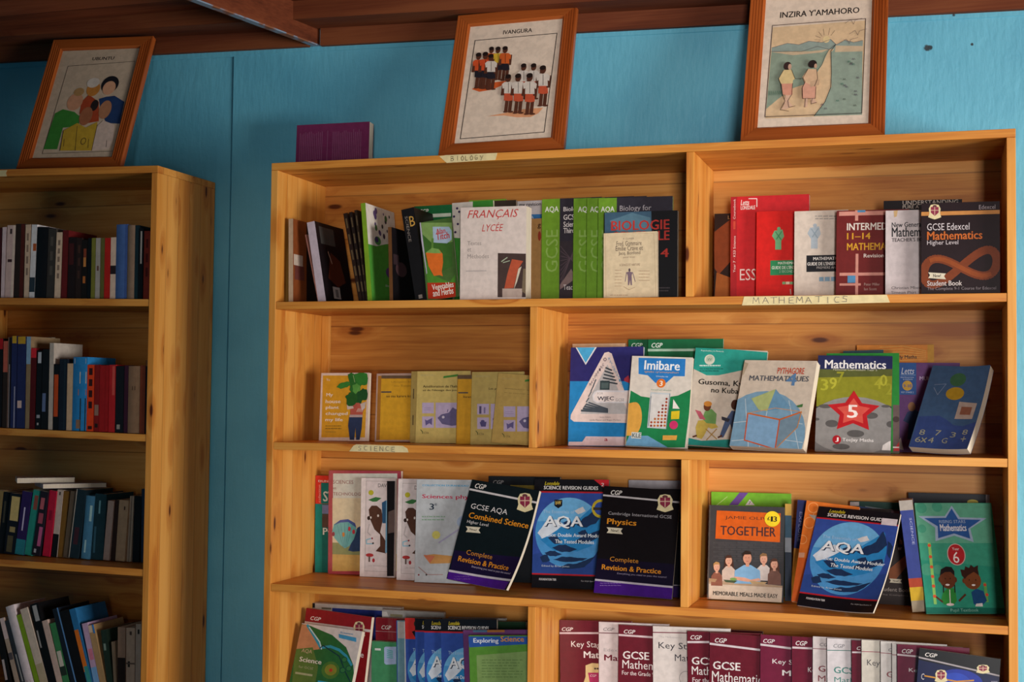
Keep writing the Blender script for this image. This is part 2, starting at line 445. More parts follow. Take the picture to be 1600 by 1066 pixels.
# poses measured from the photograph: x, y, z (below the top of the large bookcase), turn, lean, roll in degrees, width, height, depth
POSES = {
    'a1': (0.0402,0.04,-0.388,0.0,-0.0,1.12,0.0139,0.2358,0.2,'s',None),
    'a2': (0.1268,0.05,-0.388,0.0,-0.0,9.96,0.0238,0.2282,0.19,'s',None),
    'a2b': (0.1206,0.0601,-0.388,0.0,-0.0,12.9,0.005,0.197,0.15,'s',None),
    'a3': (0.2541,0.04,-0.388,0.0,-0.0,11.82,0.011,0.2504,0.2,'s',None),
    'a4': (0.2656,0.04,-0.388,0.0,-0.0,10.38,0.0088,0.2522,0.2,'s',None),
    'a5': (0.2748,0.04,-0.3877,0.0,-0.0,8.7,0.0076,0.256,0.2,'s',None),
    'a6': (0.2827,0.035,-0.3879,0.0,-0.0,5.27,0.0135,0.2723,0.205,'s',None),
    'a7': (0.3496,0.03,-0.388,0.0,-0.0,2.23,0.0104,0.2027,0.16,'s',None),
    'a8': (0.4173,0.05,-0.388,0.0,-0.0,10.32,0.037,0.2559,0.145,'s',None),
    'a9': (0.3456,0.22,-0.3879,0.25,0.37,0.99,0.1165,0.286,0.02,'f',((647.1,322.6),(706.8,319.5),(707.0,476.2),(647.1,478.0))),
    'a10': (0.4537,0.043,-0.3876,0.04,2.54,7.46,0.0929,0.217,0.0058,'f',((655.8,348.0),(705.6,339.6),(717.5,462.7),(667.2,470.2))),
    'a11': (0.5042,0.1201,-0.3879,0.4,0.67,2.36,0.1192,0.2767,0.012,'f',((706.4,317.5),(770.5,312.5),(774.3,469.7),(709.9,473.2))),
    'a12': (0.5036,0.235,-0.3877,0.24,1.22,0.62,0.1104,0.3004,0.012,'f',((732.8,313.3),(790.6,310.6),(789.3,476.3),(731.3,477.5))),
    'a13': (0.56,0.205,-0.3877,0.17,1.56,0.76,0.0939,0.2919,0.012,'f',((756.7,314.7),(806.5,312.3),(805.5,474.8),(755.4,476.1))),
    'K': (0.5509,0.035,-0.3876,0.43,-1.0,-0.12,0.1844,0.2489,0.048,'f',((719.7,324.6),(822.5,321.5),(821.4,468.3),(718.5,469.3))),
    'a14': (0.6436,0.225,-0.3877,0.23,1.53,0.58,0.141,0.2919,0.012,'f',((804.8,314.7),(880.5,311.3),(879.4,474.8),(803.3,476.4))),
    'a15': (0.6554,0.165,-0.3875,0.12,1.93,0.7,0.0953,0.2323,0.014,'f',((800.7,343.1),(852.5,340.9),(851.5,472.6),(799.4,473.8))),
    'n1': (0.7453,0.145,-0.3876,0.25,1.62,0.49,0.168,0.2826,0.014,'f',((846.8,311.6),(940.5,307.5),(939.4,470.6),(845.2,472.5))),
    'n2': (0.8397,0.125,-0.3876,0.28,1.72,0.41,0.1655,0.2788,0.014,'f',((896.3,310.3),(990.5,306.3),(989.4,469.4),(894.8,471.1))),
    'n3': (0.882,0.105,-0.3876,0.3,1.73,0.35,0.1619,0.275,0.014,'f',((917.4,309.9),(1010.6,306.2),(1009.4,468.4),(915.7,470.0))),
    'n4': (0.917,0.085,-0.3874,0.5,1.23,-0.08,0.1978,0.2703,0.014,'f',((935.2,309.9),(1050.9,306.1),(1049.0,467.7),(932.9,468.8))),
    'o1': (0.9412,0.058,-0.3878,0.66,0.51,0.15,0.1938,0.2275,0.018,'f',((944.1,332.4),(1058.8,328.6),(1058.1,466.1),(943.1,467.7))),
    'p1': (0.947,0.034,-0.3875,0.39,2.2,0.94,0.1421,0.1704,0.012,'f',((943.1,364.8),(1027.3,361.2),(1027.5,464.0),(943.0,466.4))),
    'r1': (1.2014,0.235,-0.3874,0.13,1.62,0.15,0.1259,0.2403,0.02,'f',((1116.5,334.2),(1190.3,331.8),(1189.7,472.2),(1115.5,473.2))),
    'r2': (1.2526,0.185,-0.387,0.37,2.26,0.26,0.2035,0.2773,0.025,'f',((1142.0,307.8),(1264.5,303.2),(1264.4,468.7),(1141.1,470.5))),
    'r3': (1.3229,0.155,-0.3867,0.12,3.8,0.13,0.1315,0.2324,0.02,'f',((1182.2,330.8),(1262.4,328.2),(1261.6,467.5),(1180.8,468.6))),
    'r4': (1.4237,0.125,-0.3867,0.21,3.75,0.19,0.1345,0.2258,0.02,'f',((1241.4,330.4),(1325.6,327.6),(1325.4,465.3),(1240.6,466.6))),
    'r5': (1.5295,0.095,-0.3854,0.24,3.89,-0.35,0.1753,0.2188,0.022,'f',((1307.4,329.4),(1420.5,326.6),(1419.6,463.0),(1305.7,463.6))),
    'r6': (1.6403,0.17,-0.3855,0.36,2.92,-0.46,0.1899,0.2503,0.02,'f',((1380.8,314.0),(1503.3,311.1),(1502.6,465.9),(1379.3,466.3))),
    'r7': (1.6507,0.065,-0.3865,0.17,3.91,-0.08,0.1301,0.2121,0.02,'f',((1383.7,329.3),(1469.9,326.8),(1470.1,461.0),(1383.3,461.9))),
    'r8': (1.7358,0.035,-0.3866,0.44,3.19,-0.09,0.1797,0.223,0.02,'f',((1439.6,317.8),(1562.1,314.2),(1562.8,458.6),(1439.5,459.9))),
    's1': (0.0865,0.1512,-0.7755,0.08,3.97,0.64,0.15,0.1936,0.014,'f',((502.0,583.0),(577.3,582.5),(573.7,689.3),(498.1,688.6))),
    's2': (0.2482,0.1771,-0.7754,0.07,4.49,0.97,0.1114,0.1934,0.014,'f',((588.6,583.9),(645.5,583.2),(642.5,690.1),(585.4,689.9))),
    's3': (0.3581,0.17,-0.7761,0.1,3.63,0.87,0.1642,0.2004,0.006,'f',((642.8,580.5),(728.6,579.5),(726.4,692.1),(640.2,691.7))),
    's3b': (0.3808,0.155,-0.7761,0.07,4.05,0.68,0.1575,0.2006,0.006,'f',((652.1,580.3),(734.9,579.7),(732.1,692.9),(648.9,692.1))),
    's4': (0.5065,0.14,-0.7761,0.07,4.11,0.77,0.0885,0.1903,0.006,'f',((714.8,586.3),(762.2,585.8),(759.8,694.2),(712.2,693.8))),
    's5': (0.5537,0.125,-0.7761,0.08,4.12,0.71,0.1495,0.1989,0.006,'f',((737.4,581.4),(818.7,580.7),(816.4,695.4),(734.6,694.6))),
    's6': (0.6223,0.1002,-0.7682,-0.03,5.55,-3.65,0.1226,0.1887,0.006,'f',((778.5,583.1),(845.9,587.9),(835.1,697.3),(767.4,691.3))),
    't0': (0.8035,0.265,-0.7762,0.04,1.33,0.56,0.151,0.2809,0.012,'f',((894.5,537.5),(977.3,536.5),(976.8,696.3),(893.6,695.3))),
    't1': (0.8196,0.1631,-0.7745,0.21,8.38,0.87,0.2021,0.269,0.014,'f',((892.2,543.2),(1005.7,541.4),(1002.2,697.0),(887.2,696.3))),
    't2': (0.9615,0.262,-0.7763,0.09,1.07,0.18,0.2097,0.293,0.01,'f',((981.7,530.4),(1100.4,529.7),(1099.5,699.5),(980.3,697.3))),
    't2b': (1.0206,0.245,-0.7763,0.06,1.4,0.32,0.2053,0.2924,0.01,'f',((1012.5,530.3),(1130.2,529.3),(1129.8,700.2),(1011.5,698.3))),
    't3': (0.9891,0.1109,-0.7693,-0.07,11.35,-1.59,0.1638,0.2419,0.014,'f',((987.6,556.1),(1082.9,558.8),(1073.0,701.0),(976.5,696.2))),
    't4': (1.1457,0.1397,-0.7648,-0.31,13.79,-2.75,0.1901,0.2637,0.012,'f',((1087.1,543.4),(1199.5,548.5),(1186.3,702.8),(1072.0,695.0))),
    't5': (1.2683,0.075,-0.7631,-13.14,23.15,-1.02,0.1939,0.2397,0.026,'f',((1163.8,562.7),(1277.0,564.1),(1255.1,702.0),(1139.7,696.7))),
    't6': (1.4787,0.095,-0.7717,-0.31,14.47,-0.6,0.183,0.249,0.012,'f',((1278.5,555.4),(1394.6,556.6),(1391.4,708.2),(1273.0,704.4))),
    't6b': (1.5024,0.12,-0.7741,0.17,13.83,0.37,0.1792,0.2568,0.01,'f',((1291.6,552.3),(1404.9,551.7),(1405.1,707.5),(1289.4,705.7))),
    't7': (1.5449,0.2401,-0.776,-0.22,2.63,1.77,0.1014,0.2606,0.01,'f',((1317.3,548.4),(1380.1,546.5),(1385.0,704.4),(1321.6,705.0))),
    't8': (1.5711,0.282,-0.7763,-0.03,0.87,0.35,0.1938,0.277,0.01,'f',((1338.6,539.4),(1459.3,538.5),(1460.7,706.5),(1339.4,704.6))),
    't9': (1.6344,0.255,-0.7761,-0.01,1.98,-0.01,0.1919,0.2303,0.01,'f',((1378.1,566.8),(1499.7,567.1),(1500.2,708.6),(1377.9,705.9))),
    't10': (1.7044,0.0949,-0.7568,-22.05,31.11,-2.75,0.1519,0.2368,0.026,'f',((1457.5,571.1),(1550.1,574.4),(1513.8,705.4),(1419.6,698.1))),
    'u1': (0.0258,0.2668,-1.1654,0.01,0.37,0.89,0.1078,0.2828,0.012,'f',((493.0,743.2),(545.4,743.9),(544.7,896.1),(492.1,894.2))),
    'u2': (0.0768,0.2472,-1.1653,0.03,0.99,1.0,0.2283,0.2998,0.014,'f',((513.7,735.2),(626.9,736.3),(626.1,900.7),(512.4,896.7))),
    'u3': (0.1863,0.2266,-1.1651,0.03,2.1,0.79,0.108,0.282,0.01,'f',((564.6,746.8),(618.7,747.6),(616.3,903.1),(561.8,900.9))),
    'u4': (0.3127,0.1973,-1.1649,0.05,2.96,0.93,0.1047,0.2844,0.012,'f',((622.5,748.2),(676.3,748.9),(673.7,908.3),(619.5,906.3))),
    'u5': (0.3761,0.1752,-1.1649,0.06,3.65,0.91,0.174,0.286,0.01,'f',((651.2,748.9),(742.4,750.1),(739.6,913.1),(647.6,909.6))),
    'u6': (0.5019,0.0918,-1.1389,-8.72,17.27,-6.4,0.2106,0.2796,0.014,'f',((737.6,749.1),(843.0,766.8),(803.9,926.7),(697.5,904.3))),
    'u7': (0.5604,0.272,-1.1652,0.01,1.17,0.75,0.2103,0.2952,0.014,'f',((763.5,744.1),(875.2,745.8),(874.8,912.8),(762.5,908.3))),
    'u8': (0.7141,0.1884,-1.164,0.14,7.07,1.05,0.2108,0.2952,0.012,'f',((835.3,748.6),(951.6,749.8),(948.4,922.2),(830.7,918.1))),
    'u11': (0.9653,0.27,-1.1648,0.04,1.87,0.71,0.152,0.2953,0.02,'f',((982.2,750.2),(1067.9,751.7),(1068.1,923.6),(981.8,920.1))),
    'u10': (0.9559,0.132,-1.1643,0.81,11.36,1.03,0.1967,0.2824,0.006,'f',((963.7,763.4),(1077.7,764.7),(1074.3,934.2),(958.3,930.2))),
    'u9': (0.9094,0.1057,-1.1568,0.1,14.59,-1.63,0.2076,0.2849,0.011,'f',((943.8,759.5),(1063.3,766.6),(1049.6,936.6),(927.7,926.3))),
    'v1': (1.191,0.27,-1.1651,0.01,1.78,0.31,0.2117,0.2705,0.012,'f',((1111.3,768.7),(1236.0,771.9),(1236.0,933.3),(1110.7,927.2))),
    'v2': (1.2,0.151,-1.1626,-0.03,8.3,0.19,0.1941,0.2421,0.02,'f',((1108.1,789.2),(1225.1,792.8),(1222.9,941.7),(1104.4,935.6))),
    'v3a': (1.3941,0.2,-1.1641,-0.05,1.58,0.09,0.0163,0.2493,0.0055,'f',((1226.8,787.4),(1236.7,787.7),(1236.2,939.4),(1226.2,938.9))),
    'v3': (1.4073,0.2059,-1.1588,0.02,3.65,-3.8,0.0239,0.2555,0.08,'f',((1246.4,781.0),(1261.0,782.4),(1249.3,937.4),(1234.7,935.6))),
    'v4': (1.4212,0.1005,-1.1493,-3.34,19.95,-5.22,0.1341,0.263,0.014,'f',((1260.4,782.1),(1343.3,792.5),(1321.0,952.2),(1236.4,939.2))),
    'v6': (1.5533,0.268,-1.1652,-0.01,0.97,-0.0,0.1345,0.2581,0.02,'f',((1328.1,783.2),(1411.9,785.9),(1412.0,943.8),(1327.8,939.2))),
    'v6b': (1.5744,0.243,-1.1653,0.02,1.01,0.06,0.1347,0.2417,0.014,'f',((1340.0,794.6),(1424.9,797.4),(1425.2,946.6),(1340.0,942.1))),
    'v5': (1.4385,0.063,-1.1535,-17.67,26.43,-2.0,0.2131,0.2659,0.0085,'f',((1280.0,791.1),(1407.2,802.9),(1374.8,963.9),(1245.0,945.7))),
    'v7': (1.7127,0.116,-1.1628,-0.04,1.38,6.81,0.0316,0.2727,0.11,'f',((1404.4,782.8),(1425.0,781.1),(1446.7,955.5),(1425.8,956.8))),
    'v8': (1.7001,0.272,-1.165,0.05,1.88,0.21,0.1983,0.2843,0.014,'f',((1419.1,769.8),(1546.2,773.2),(1547.8,950.2),(1419.9,943.7))),
    'v9': (1.746,0.0946,-1.1613,18.31,17.66,0.63,0.1926,0.2747,0.0061,'f',((1429.1,786.1),(1548.7,786.0),(1570.8,958.8),(1447.8,959.1))),
    'w1': (0.0231,0.2641,-1.554,0.05,-0.0,0.32,0.2799,0.2984,0.02,'f',((488.5,942.6),(627.0,950.3),(625.5,1114.4),(486.6,1103.2))),
    'w2': (0.0243,0.1492,-1.5445,-9.69,7.4,-1.98,0.2247,0.2898,0.014,'f',((478.7,950.2),(581.1,964.7),(562.3,1130.6),(459.3,1111.4))),
    'w3': (0.027,0.069,-1.5459,-10.74,17.24,-1.13,0.2083,0.2635,0.014,'f',((471.8,974.0),(566.1,986.7),(535.6,1139.1),(440.2,1122.1))),
    'w4': (0.2492,0.2135,-1.554,0.01,-0.76,0.82,0.2003,0.2777,0.012,'f',((586.9,965.2),(690.0,970.2),(690.8,1126.5),(587.4,1119.0))),
    'w5': (0.2441,0.1932,-1.554,0.01,-0.32,0.71,0.1255,0.2141,0.014,'f',((580.5,1001.9),(645.0,1005.5),(644.9,1126.1),(580.3,1121.2))),
    'w6': (0.3307,0.1752,-1.554,0.02,-0.19,1.46,0.1919,0.2793,0.012,'f',((619.3,969.9),(720.1,973.6),(722.1,1133.6),(620.9,1127.4))),
    'w7': (0.3674,0.1575,-1.5538,0.04,0.81,2.51,0.1651,0.2905,0.012,'f',((632.8,965.7),(720.0,967.1),(724.0,1134.9),(636.3,1131.2))),
    'w7b': (0.403,0.1397,-1.5537,0.05,1.35,2.5,0.1628,0.2936,0.012,'f',((648.3,966.3),(735.0,967.8),(738.6,1138.8),(651.3,1135.1))),
    'w7c': (0.4362,0.122,-1.5536,0.05,1.75,2.57,0.1632,0.2968,0.012,'f',((662.3,966.9),(750.0,968.3),(753.6,1142.6),(665.2,1139.0))),
    'w7d': (0.4912,0.1044,-1.5535,0.06,2.46,2.57,0.1604,0.3021,0.012,'f',((688.8,967.0),(776.0,968.3),(779.2,1147.5),(691.2,1143.9))),
    'w8': (0.2565,0.2411,-1.554,-0.17,-1.48,0.32,0.1896,0.2978,0.012,'f',((597.0,952.5),(694.1,958.0),(694.3,1124.0),(597.1,1116.0))),
    'w9': (0.4683,0.2218,-1.5536,0.04,1.68,1.97,0.1687,0.2881,0.012,'f',((700.7,964.6),(790.0,966.9),(792.1,1132.2),(702.2,1127.7))),
    'w10': (0.5024,0.195,-1.5536,0.05,1.67,2.19,0.2033,0.2846,0.014,'f',((712.9,969.9),(822.0,972.4),(824.9,1137.8),(715.1,1132.7))),
    'w11b': (0.5693,0.0784,-1.5535,0.11,2.75,3.71,0.1815,0.28,0.01,'f',((723.3,984.9),(824.0,984.4),(830.3,1153.4),(728.7,1151.3))),
    'w11': (0.5923,0.0551,-1.5535,0.1,2.62,3.45,0.1677,0.2711,0.012,'f',((732.1,993.2),(826.0,993.4),(831.5,1158.1),(736.9,1155.7))),
    'x1': (0.7935,0.2152,-1.5535,0.37,2.66,2.14,0.2019,0.2996,0.011,'f',((874.0,969.1),(987.0,971.5),(990.5,1149.3),(876.5,1143.9))),
    'x2': (0.9031,0.2015,-1.5535,0.19,2.73,1.26,0.1915,0.3033,0.011,'f',((935.6,972.0),(1044.9,976.2),(1046.2,1158.3),(935.9,1151.2))),
    'x3': (0.9574,0.1873,-1.5535,0.06,2.48,0.46,0.1874,0.3014,0.011,'f',((966.6,976.5),(1075.0,982.3),(1074.1,1164.6),(964.9,1155.9))),
    'x4': (1.0572,0.1736,-1.5534,0.19,3.03,1.28,0.2048,0.3056,0.0104,'f',((1020.1,978.4),(1141.0,983.1),(1142.9,1170.8),(1020.9,1162.9))),
    'x5': (1.1537,0.1593,-1.5536,0.11,2.05,1.52,0.1931,0.3013,0.011,'f',((1073.7,986.3),(1190.0,990.5),(1193.5,1177.4),(1076.3,1170.2))),
    'x6': (1.2051,0.1453,-1.5522,0.02,2.44,-0.4,0.1849,0.3015,0.011,'f',((1109.2,988.8),(1222.0,996.7),(1219.3,1185.1),(1105.7,1174.1))),
    'x7': (1.3392,0.1318,-1.5533,0.13,3.66,0.15,0.1786,0.3076,0.0066,'f',((1188.3,991.6),(1300.0,998.3),(1299.3,1194.0),(1186.7,1184.2))),
    'x8': (1.4208,0.118,-1.5533,0.19,3.9,0.39,0.1772,0.31,0.011,'f',((1237.2,994.6),(1349.9,1000.8),(1350.6,1200.3),(1236.8,1190.9))),
    'x9': (1.4733,0.1053,-1.5531,0.26,4.51,0.28,0.1706,0.3147,0.0091,'f',((1270.1,994.7),(1379.8,1000.9),(1380.4,1205.2),(1269.4,1195.8))),
    'x10': (1.5123,0.0923,-1.5532,0.27,4.3,0.86,0.1659,0.3148,0.011,'f',((1292.1,997.5),(1399.9,1002.6),(1402.8,1208.4),(1293.8,1200.3))),
    'x11': (1.5715,0.0804,-1.5534,0.24,4.24,0.63,0.1659,0.3156,0.0085,'f',((1330.5,1000.8),(1439.8,1006.4),(1442.4,1214.6),(1331.8,1205.8))),
    'x12': (1.5948,0.0687,-1.5533,0.33,4.74,0.39,0.1637,0.32,0.0085,'f',((1346.2,1000.0),(1454.8,1005.9),(1456.6,1218.3),(1346.7,1209.1))),
    'x13': (1.641,0.0568,-1.5533,0.25,4.67,0.48,0.1551,0.3214,0.0085,'f',((1375.8,1002.2),(1479.9,1007.8),(1482.4,1222.6),(1377.1,1213.9))),
    'x14': (1.6671,0.0467,-1.5533,0.27,4.55,0.3,0.1644,0.3195,0.0085,'f',((1393.5,1005.7),(1504.8,1012.1),(1506.9,1226.9),(1394.3,1217.3))),
    'x15': (1.6806,0.0358,-1.5533,0.28,4.59,0.48,0.1663,0.3203,0.0085,'f',((1401.7,1006.9),(1514.8,1013.0),(1517.8,1229.4),(1403.2,1220.0))),
    'x16': (1.7082,0.009,-1.5405,-1.54,3.04,-4.03,0.1829,0.3081,0.012,'f',((1436.6,1012.9),(1563.7,1030.3),(1549.2,1239.3),(1421.6,1217.9))),
    'l2_bk': (-0.9121,0.19,-0.7521,0.01,-0.94,0.59,0.0701,0.2759,0.02,'f',((50.5,527.5),(80.4,527.1),(79.6,666.5),(49.6,666.3))),
    'f2': (0.4771,0.0502,0.0094,1.78,23.92,1.48,0.3507,0.4819,0.022,'f',((715.6,24.0),(901.9,7.0),(880.7,230.5),(684.4,242.9))),
    'f1': (-0.8865,0.0501,0.0298,5.36,22.17,-0.68,0.3441,0.4756,0.022,'f',((83.5,62.1),(239.5,55.9),(187.2,260.5),(24.9,263.2))),
    'f3': (1.2964,0.0501,0.0114,0.14,20.88,-0.52,0.3535,0.4779,0.022,'f',((1174.3,-21.5),(1388.7,-37.1),(1382.2,210.9),(1156.7,219.6))),
    'pb': (-0.0274,0.1996,0.002,0.57,2.11,-0.1,0.2318,0.1462,0.03,'f',((463.9,195.8),(577.7,189.9),(575.2,267.8),(461.2,272.3))),
    'x6b': (1.1932,0.2613,-1.5539,0.05,0.44,0.3,0.1387,0.2954,0.011,'f',((1110.2,982.7),(1192.0,987.4),(1192.2,1164.5),(1110.0,1157.8))),
    'l1': [
        (-0.9295,0.025,-0.3634,0.0,0.0,-0.98,0.0163,0.2108,0.14,'s',None),
        (-0.9094,0.025,-0.3641,-0.0,0.0,-0.03,0.0137,0.2129,0.14,'s',None),
        (-0.8954,0.025,-0.3639,-0.0,0.0,-0.9,0.0299,0.218,0.14,'s',None),
        (-0.8628,0.025,-0.3649,0.0,0.0,-0.27,0.0325,0.222,0.14,'s',None),
        (-0.8275,0.025,-0.3657,-0.0,0.0,-0.01,0.0181,0.2199,0.14,'s',None),
        (-0.8091,0.025,-0.3657,-0.0,-0.0,-0.91,0.0194,0.2194,0.14,'s',None),
        (-0.7886,0.025,-0.3658,0.0,0.0,-1.02,0.0386,0.2112,0.14,'s',None),
        (-0.7488,0.025,-0.367,0.0,0.0,-0.77,0.0268,0.2074,0.14,'s',None),
        (-0.7209,0.025,-0.3675,0.0,0.0,-0.92,0.0211,0.1958,0.14,'s',None),
        (-0.6975,0.025,-0.3682,0.0,0.0,-0.54,0.0199,0.2015,0.14,'s',None),
        (-0.6761,0.0251,-0.3685,-0.0,0.08,-0.12,0.0276,0.1805,0.14,'s',None),
        (-0.648,0.025,-0.3693,0.0,-0.02,0.03,0.0198,0.1786,0.14,'s',None),
        (-0.6278,0.0249,-0.3697,0.0,-0.1,0.14,0.0192,0.1728,0.14,'s',None),
        (-0.6081,0.0249,-0.3701,0.0,-0.11,0.15,0.0126,0.1783,0.14,'s',None),
        (-0.5949,0.0249,-0.3704,0.0,-0.12,0.18,0.0142,0.1783,0.14,'s',None),
        (-0.5804,0.0249,-0.3707,0.0,-0.12,0.18,0.0159,0.1782,0.14,'s',None),
        (-0.5632,0.0248,-0.371,0.0,-0.16,0.23,0.013,0.1781,0.14,'s',None),
        (-0.5499,0.0249,-0.3713,0.0,-0.12,0.18,0.0199,0.178,0.14,'s',None),
        (-0.5297,0.0249,-0.3717,0.0,-0.12,0.18,0.0184,0.1798,0.14,'s',None),
        (-0.5111,0.0249,-0.3721,0.0,-0.15,0.22,0.0371,0.2172,0.14,'s',None),
        (-0.4728,0.0249,-0.3728,0.0,-0.16,0.24,0.0243,0.215,0.14,'s',None),
        (-0.4482,0.0249,-0.3733,0.0,-0.16,0.24,0.0117,0.2148,0.14,'s',None),
        (-0.4355,0.0249,-0.3736,0.0,-0.11,0.16,0.0149,0.2054,0.14,'s',None),
        (-0.4185,0.0249,-0.3739,0.0,-0.08,0.12,0.0207,0.1978,0.14,'s',None)],
    'l2': [
        (-0.9088,0.0201,-0.7521,0.0,-0.24,0.31,0.0182,0.2653,0.14,'s',None),
        (-0.8883,0.0201,-0.7525,0.0,-0.23,0.29,0.0155,0.258,0.14,'s',None),
        (-0.8724,0.0201,-0.7529,0.0,-0.25,0.32,0.0113,0.2698,0.14,'s',None),
        (-0.8595,0.0201,-0.7531,0.0,-0.23,0.29,0.0187,0.2738,0.14,'s',None),
        (-0.8385,0.0201,-0.7535,0.0,-0.24,0.32,0.0293,0.2723,0.14,'s',None),
        (-0.8071,0.0201,-0.7542,0.0,-0.2,0.26,0.0146,0.2728,0.14,'s',None),
        (-0.7922,0.02,-0.7544,-0.0,0.02,-0.03,0.0182,0.2389,0.14,'s',None),
        (-0.7716,0.02,-0.7548,0.0,0.03,-0.04,0.019,0.2317,0.14,'s',None),
        (-0.7516,0.02,-0.7552,-0.0,0.03,-0.04,0.0234,0.2359,0.14,'s',None),
        (-0.7266,0.0201,-0.7558,0.0,-0.16,0.22,0.0144,0.2553,0.14,'s',None),
        (-0.7104,0.0201,-0.7561,0.0,-0.16,0.21,0.0188,0.1933,0.14,'s',None),
        (-0.6912,0.0201,-0.7565,0.0,-0.18,0.24,0.027,0.2087,0.14,'s',None),
        (-0.664,0.0201,-0.757,0.0,-0.16,0.22,0.0187,0.1962,0.14,'s',None),
        (-0.6443,0.02,-0.7574,-0.0,-0.04,0.06,0.048,0.2155,0.14,'s',None),
        (-0.5957,0.0201,-0.7584,0.0,-0.11,0.16,0.0239,0.194,0.14,'s',None),
        (-0.5706,0.0201,-0.7589,0.0,-0.16,0.24,0.0168,0.1946,0.14,'s',None),
        (-0.5534,0.0201,-0.7592,0.0,-0.12,0.18,0.0307,0.1931,0.14,'s',None),
        (-0.5214,0.0201,-0.7599,0.0,-0.18,0.26,0.0215,0.1957,0.14,'s',None),
        (-0.4989,0.0201,-0.7603,0.0,-0.14,0.2,0.0267,0.1925,0.14,'s',None),
        (-0.4705,0.0201,-0.7609,0.0,-0.15,0.23,0.0133,0.195,0.14,'s',None),
        (-0.4566,0.0201,-0.7612,0.0,-0.15,0.23,0.0377,0.1935,0.14,'s',None),
        (-0.4174,0.0201,-0.762,0.0,-0.15,0.23,0.0164,0.1963,0.14,'s',None),
        (-0.4002,0.0201,-0.7623,0.0,-0.15,0.23,0.0116,0.2114,0.14,'s',None)],
    'l3': [
        (-0.9845,0.1055,-1.1358,-0.01,0.32,-5.31,0.0222,0.1904,0.14,'s',None),
        (-0.9601,0.106,-1.1362,-0.01,0.32,-4.76,0.0229,0.1872,0.14,'s',None),
        (-0.9338,0.1016,-1.1349,-0.01,0.25,-5.27,0.0393,0.1834,0.14,'s',None),
        (-0.8941,0.1015,-1.1352,-0.01,0.26,-6.42,0.0326,0.1913,0.14,'s',None),
        (-0.8611,0.1027,-1.1358,-0.01,0.29,-7.7,0.0268,0.1975,0.14,'s',None),
        (-0.8329,0.1009,-1.1352,-0.01,0.26,-7.6,0.0268,0.1939,0.14,'s',None),
        (-0.7989,0.106,-1.1373,-0.01,0.31,-5.56,0.0251,0.1977,0.14,'s',None),
        (-0.7707,0.1095,-1.1386,-0.01,0.36,-4.69,0.0204,0.2013,0.14,'s',None),
        (-0.7479,0.1108,-1.1393,-0.01,0.38,-4.1,0.0197,0.1985,0.14,'s',None),
        (-0.7278,0.1083,-1.1389,-0.01,0.35,-5.87,0.0198,0.1994,0.14,'s',None),
        (-0.7055,0.1047,-1.1375,-0.01,0.3,-6.25,0.0315,0.205,0.14,'s',None),
        (-0.6662,0.1099,-1.1396,-0.01,0.34,-3.97,0.0299,0.1877,0.14,'s',None),
        (-0.631,0.1115,-1.1404,-0.01,0.34,-2.45,0.0388,0.1948,0.14,'s',None),
        (-0.5914,0.1123,-1.1409,-0.01,0.38,-3.89,0.021,0.1763,0.14,'s',None),
        (-0.5677,0.1154,-1.142,-0.0,0.43,-3.09,0.0152,0.1796,0.14,'s',None),
        (-0.5499,0.1127,-1.1413,-0.01,0.36,-2.78,0.0321,0.1796,0.14,'s',None),
        (-0.5138,0.1174,-1.143,-0.0,0.45,-1.59,0.0143,0.1933,0.14,'s',None),
        (-0.4955,0.1182,-1.1434,-0.0,0.44,-0.49,0.0232,0.194,0.14,'s',None),
        (-0.4665,0.1188,-1.1438,-0.0,0.5,1.12,0.0228,0.2159,0.14,'s',None)],
    'l4': [
        (-0.8806,0.0598,-1.5262,0.0,-0.01,14.04,0.0204,0.2037,0.15,'s',None),
        (-0.8443,0.0596,-1.5269,0.0,-0.01,17.91,0.0149,0.2118,0.15,'s',None),
        (-0.8233,0.0596,-1.5273,0.0,-0.01,19.22,0.0154,0.207,0.15,'s',None),
        (-0.8066,0.0597,-1.5277,0.0,-0.01,19.2,0.0292,0.2517,0.15,'s',None),
        (-0.7714,0.0596,-1.5284,0.0,-0.01,20.07,0.016,0.2299,0.15,'s',None),
        (-0.7525,0.0596,-1.5288,0.0,-0.01,20.15,0.0266,0.2493,0.15,'s',None),
        (-0.7246,0.0597,-1.528,0.0,-0.01,17.72,0.0273,0.2619,0.15,'s',None),
        (-0.6939,0.0596,-1.5299,0.0,-0.01,18.01,0.0196,0.2164,0.15,'s',None),
        (-0.6724,0.0597,-1.5304,0.0,-0.01,16.92,0.0206,0.2094,0.15,'s',None),
        (-0.6458,0.0597,-1.5296,0.0,-0.01,18.19,0.0215,0.2551,0.15,'s',None),
        (-0.6226,0.0597,-1.5313,0.0,-0.01,18.08,0.0323,0.2513,0.15,'s',None),
        (-0.5882,0.0597,-1.532,0.0,-0.01,17.72,0.0205,0.2594,0.15,'s',None),
        (-0.5659,0.0597,-1.5325,0.0,-0.01,15.19,0.019,0.2167,0.15,'s',None),
        (-0.5446,0.0597,-1.5329,0.0,-0.01,15.51,0.0193,0.213,0.15,'s',None),
        (-0.5247,0.0599,-1.5333,0.0,-0.01,9.8,0.0187,0.1982,0.15,'s',None),
        (-0.5056,0.06,-1.5337,0.0,-0.0,5.61,0.0086,0.1655,0.15,'s',None),
        (-0.4962,0.06,-1.5339,0.0,-0.0,1.37,0.0262,0.2086,0.15,'s',None),
        (-0.4679,0.06,-1.5344,0.0,-0.0,1.35,0.0293,0.2091,0.15,'s',None),
        (-0.4383,0.06,-1.535,0.0,-0.0,0.66,0.018,0.2226,0.15,'s',None)],
}

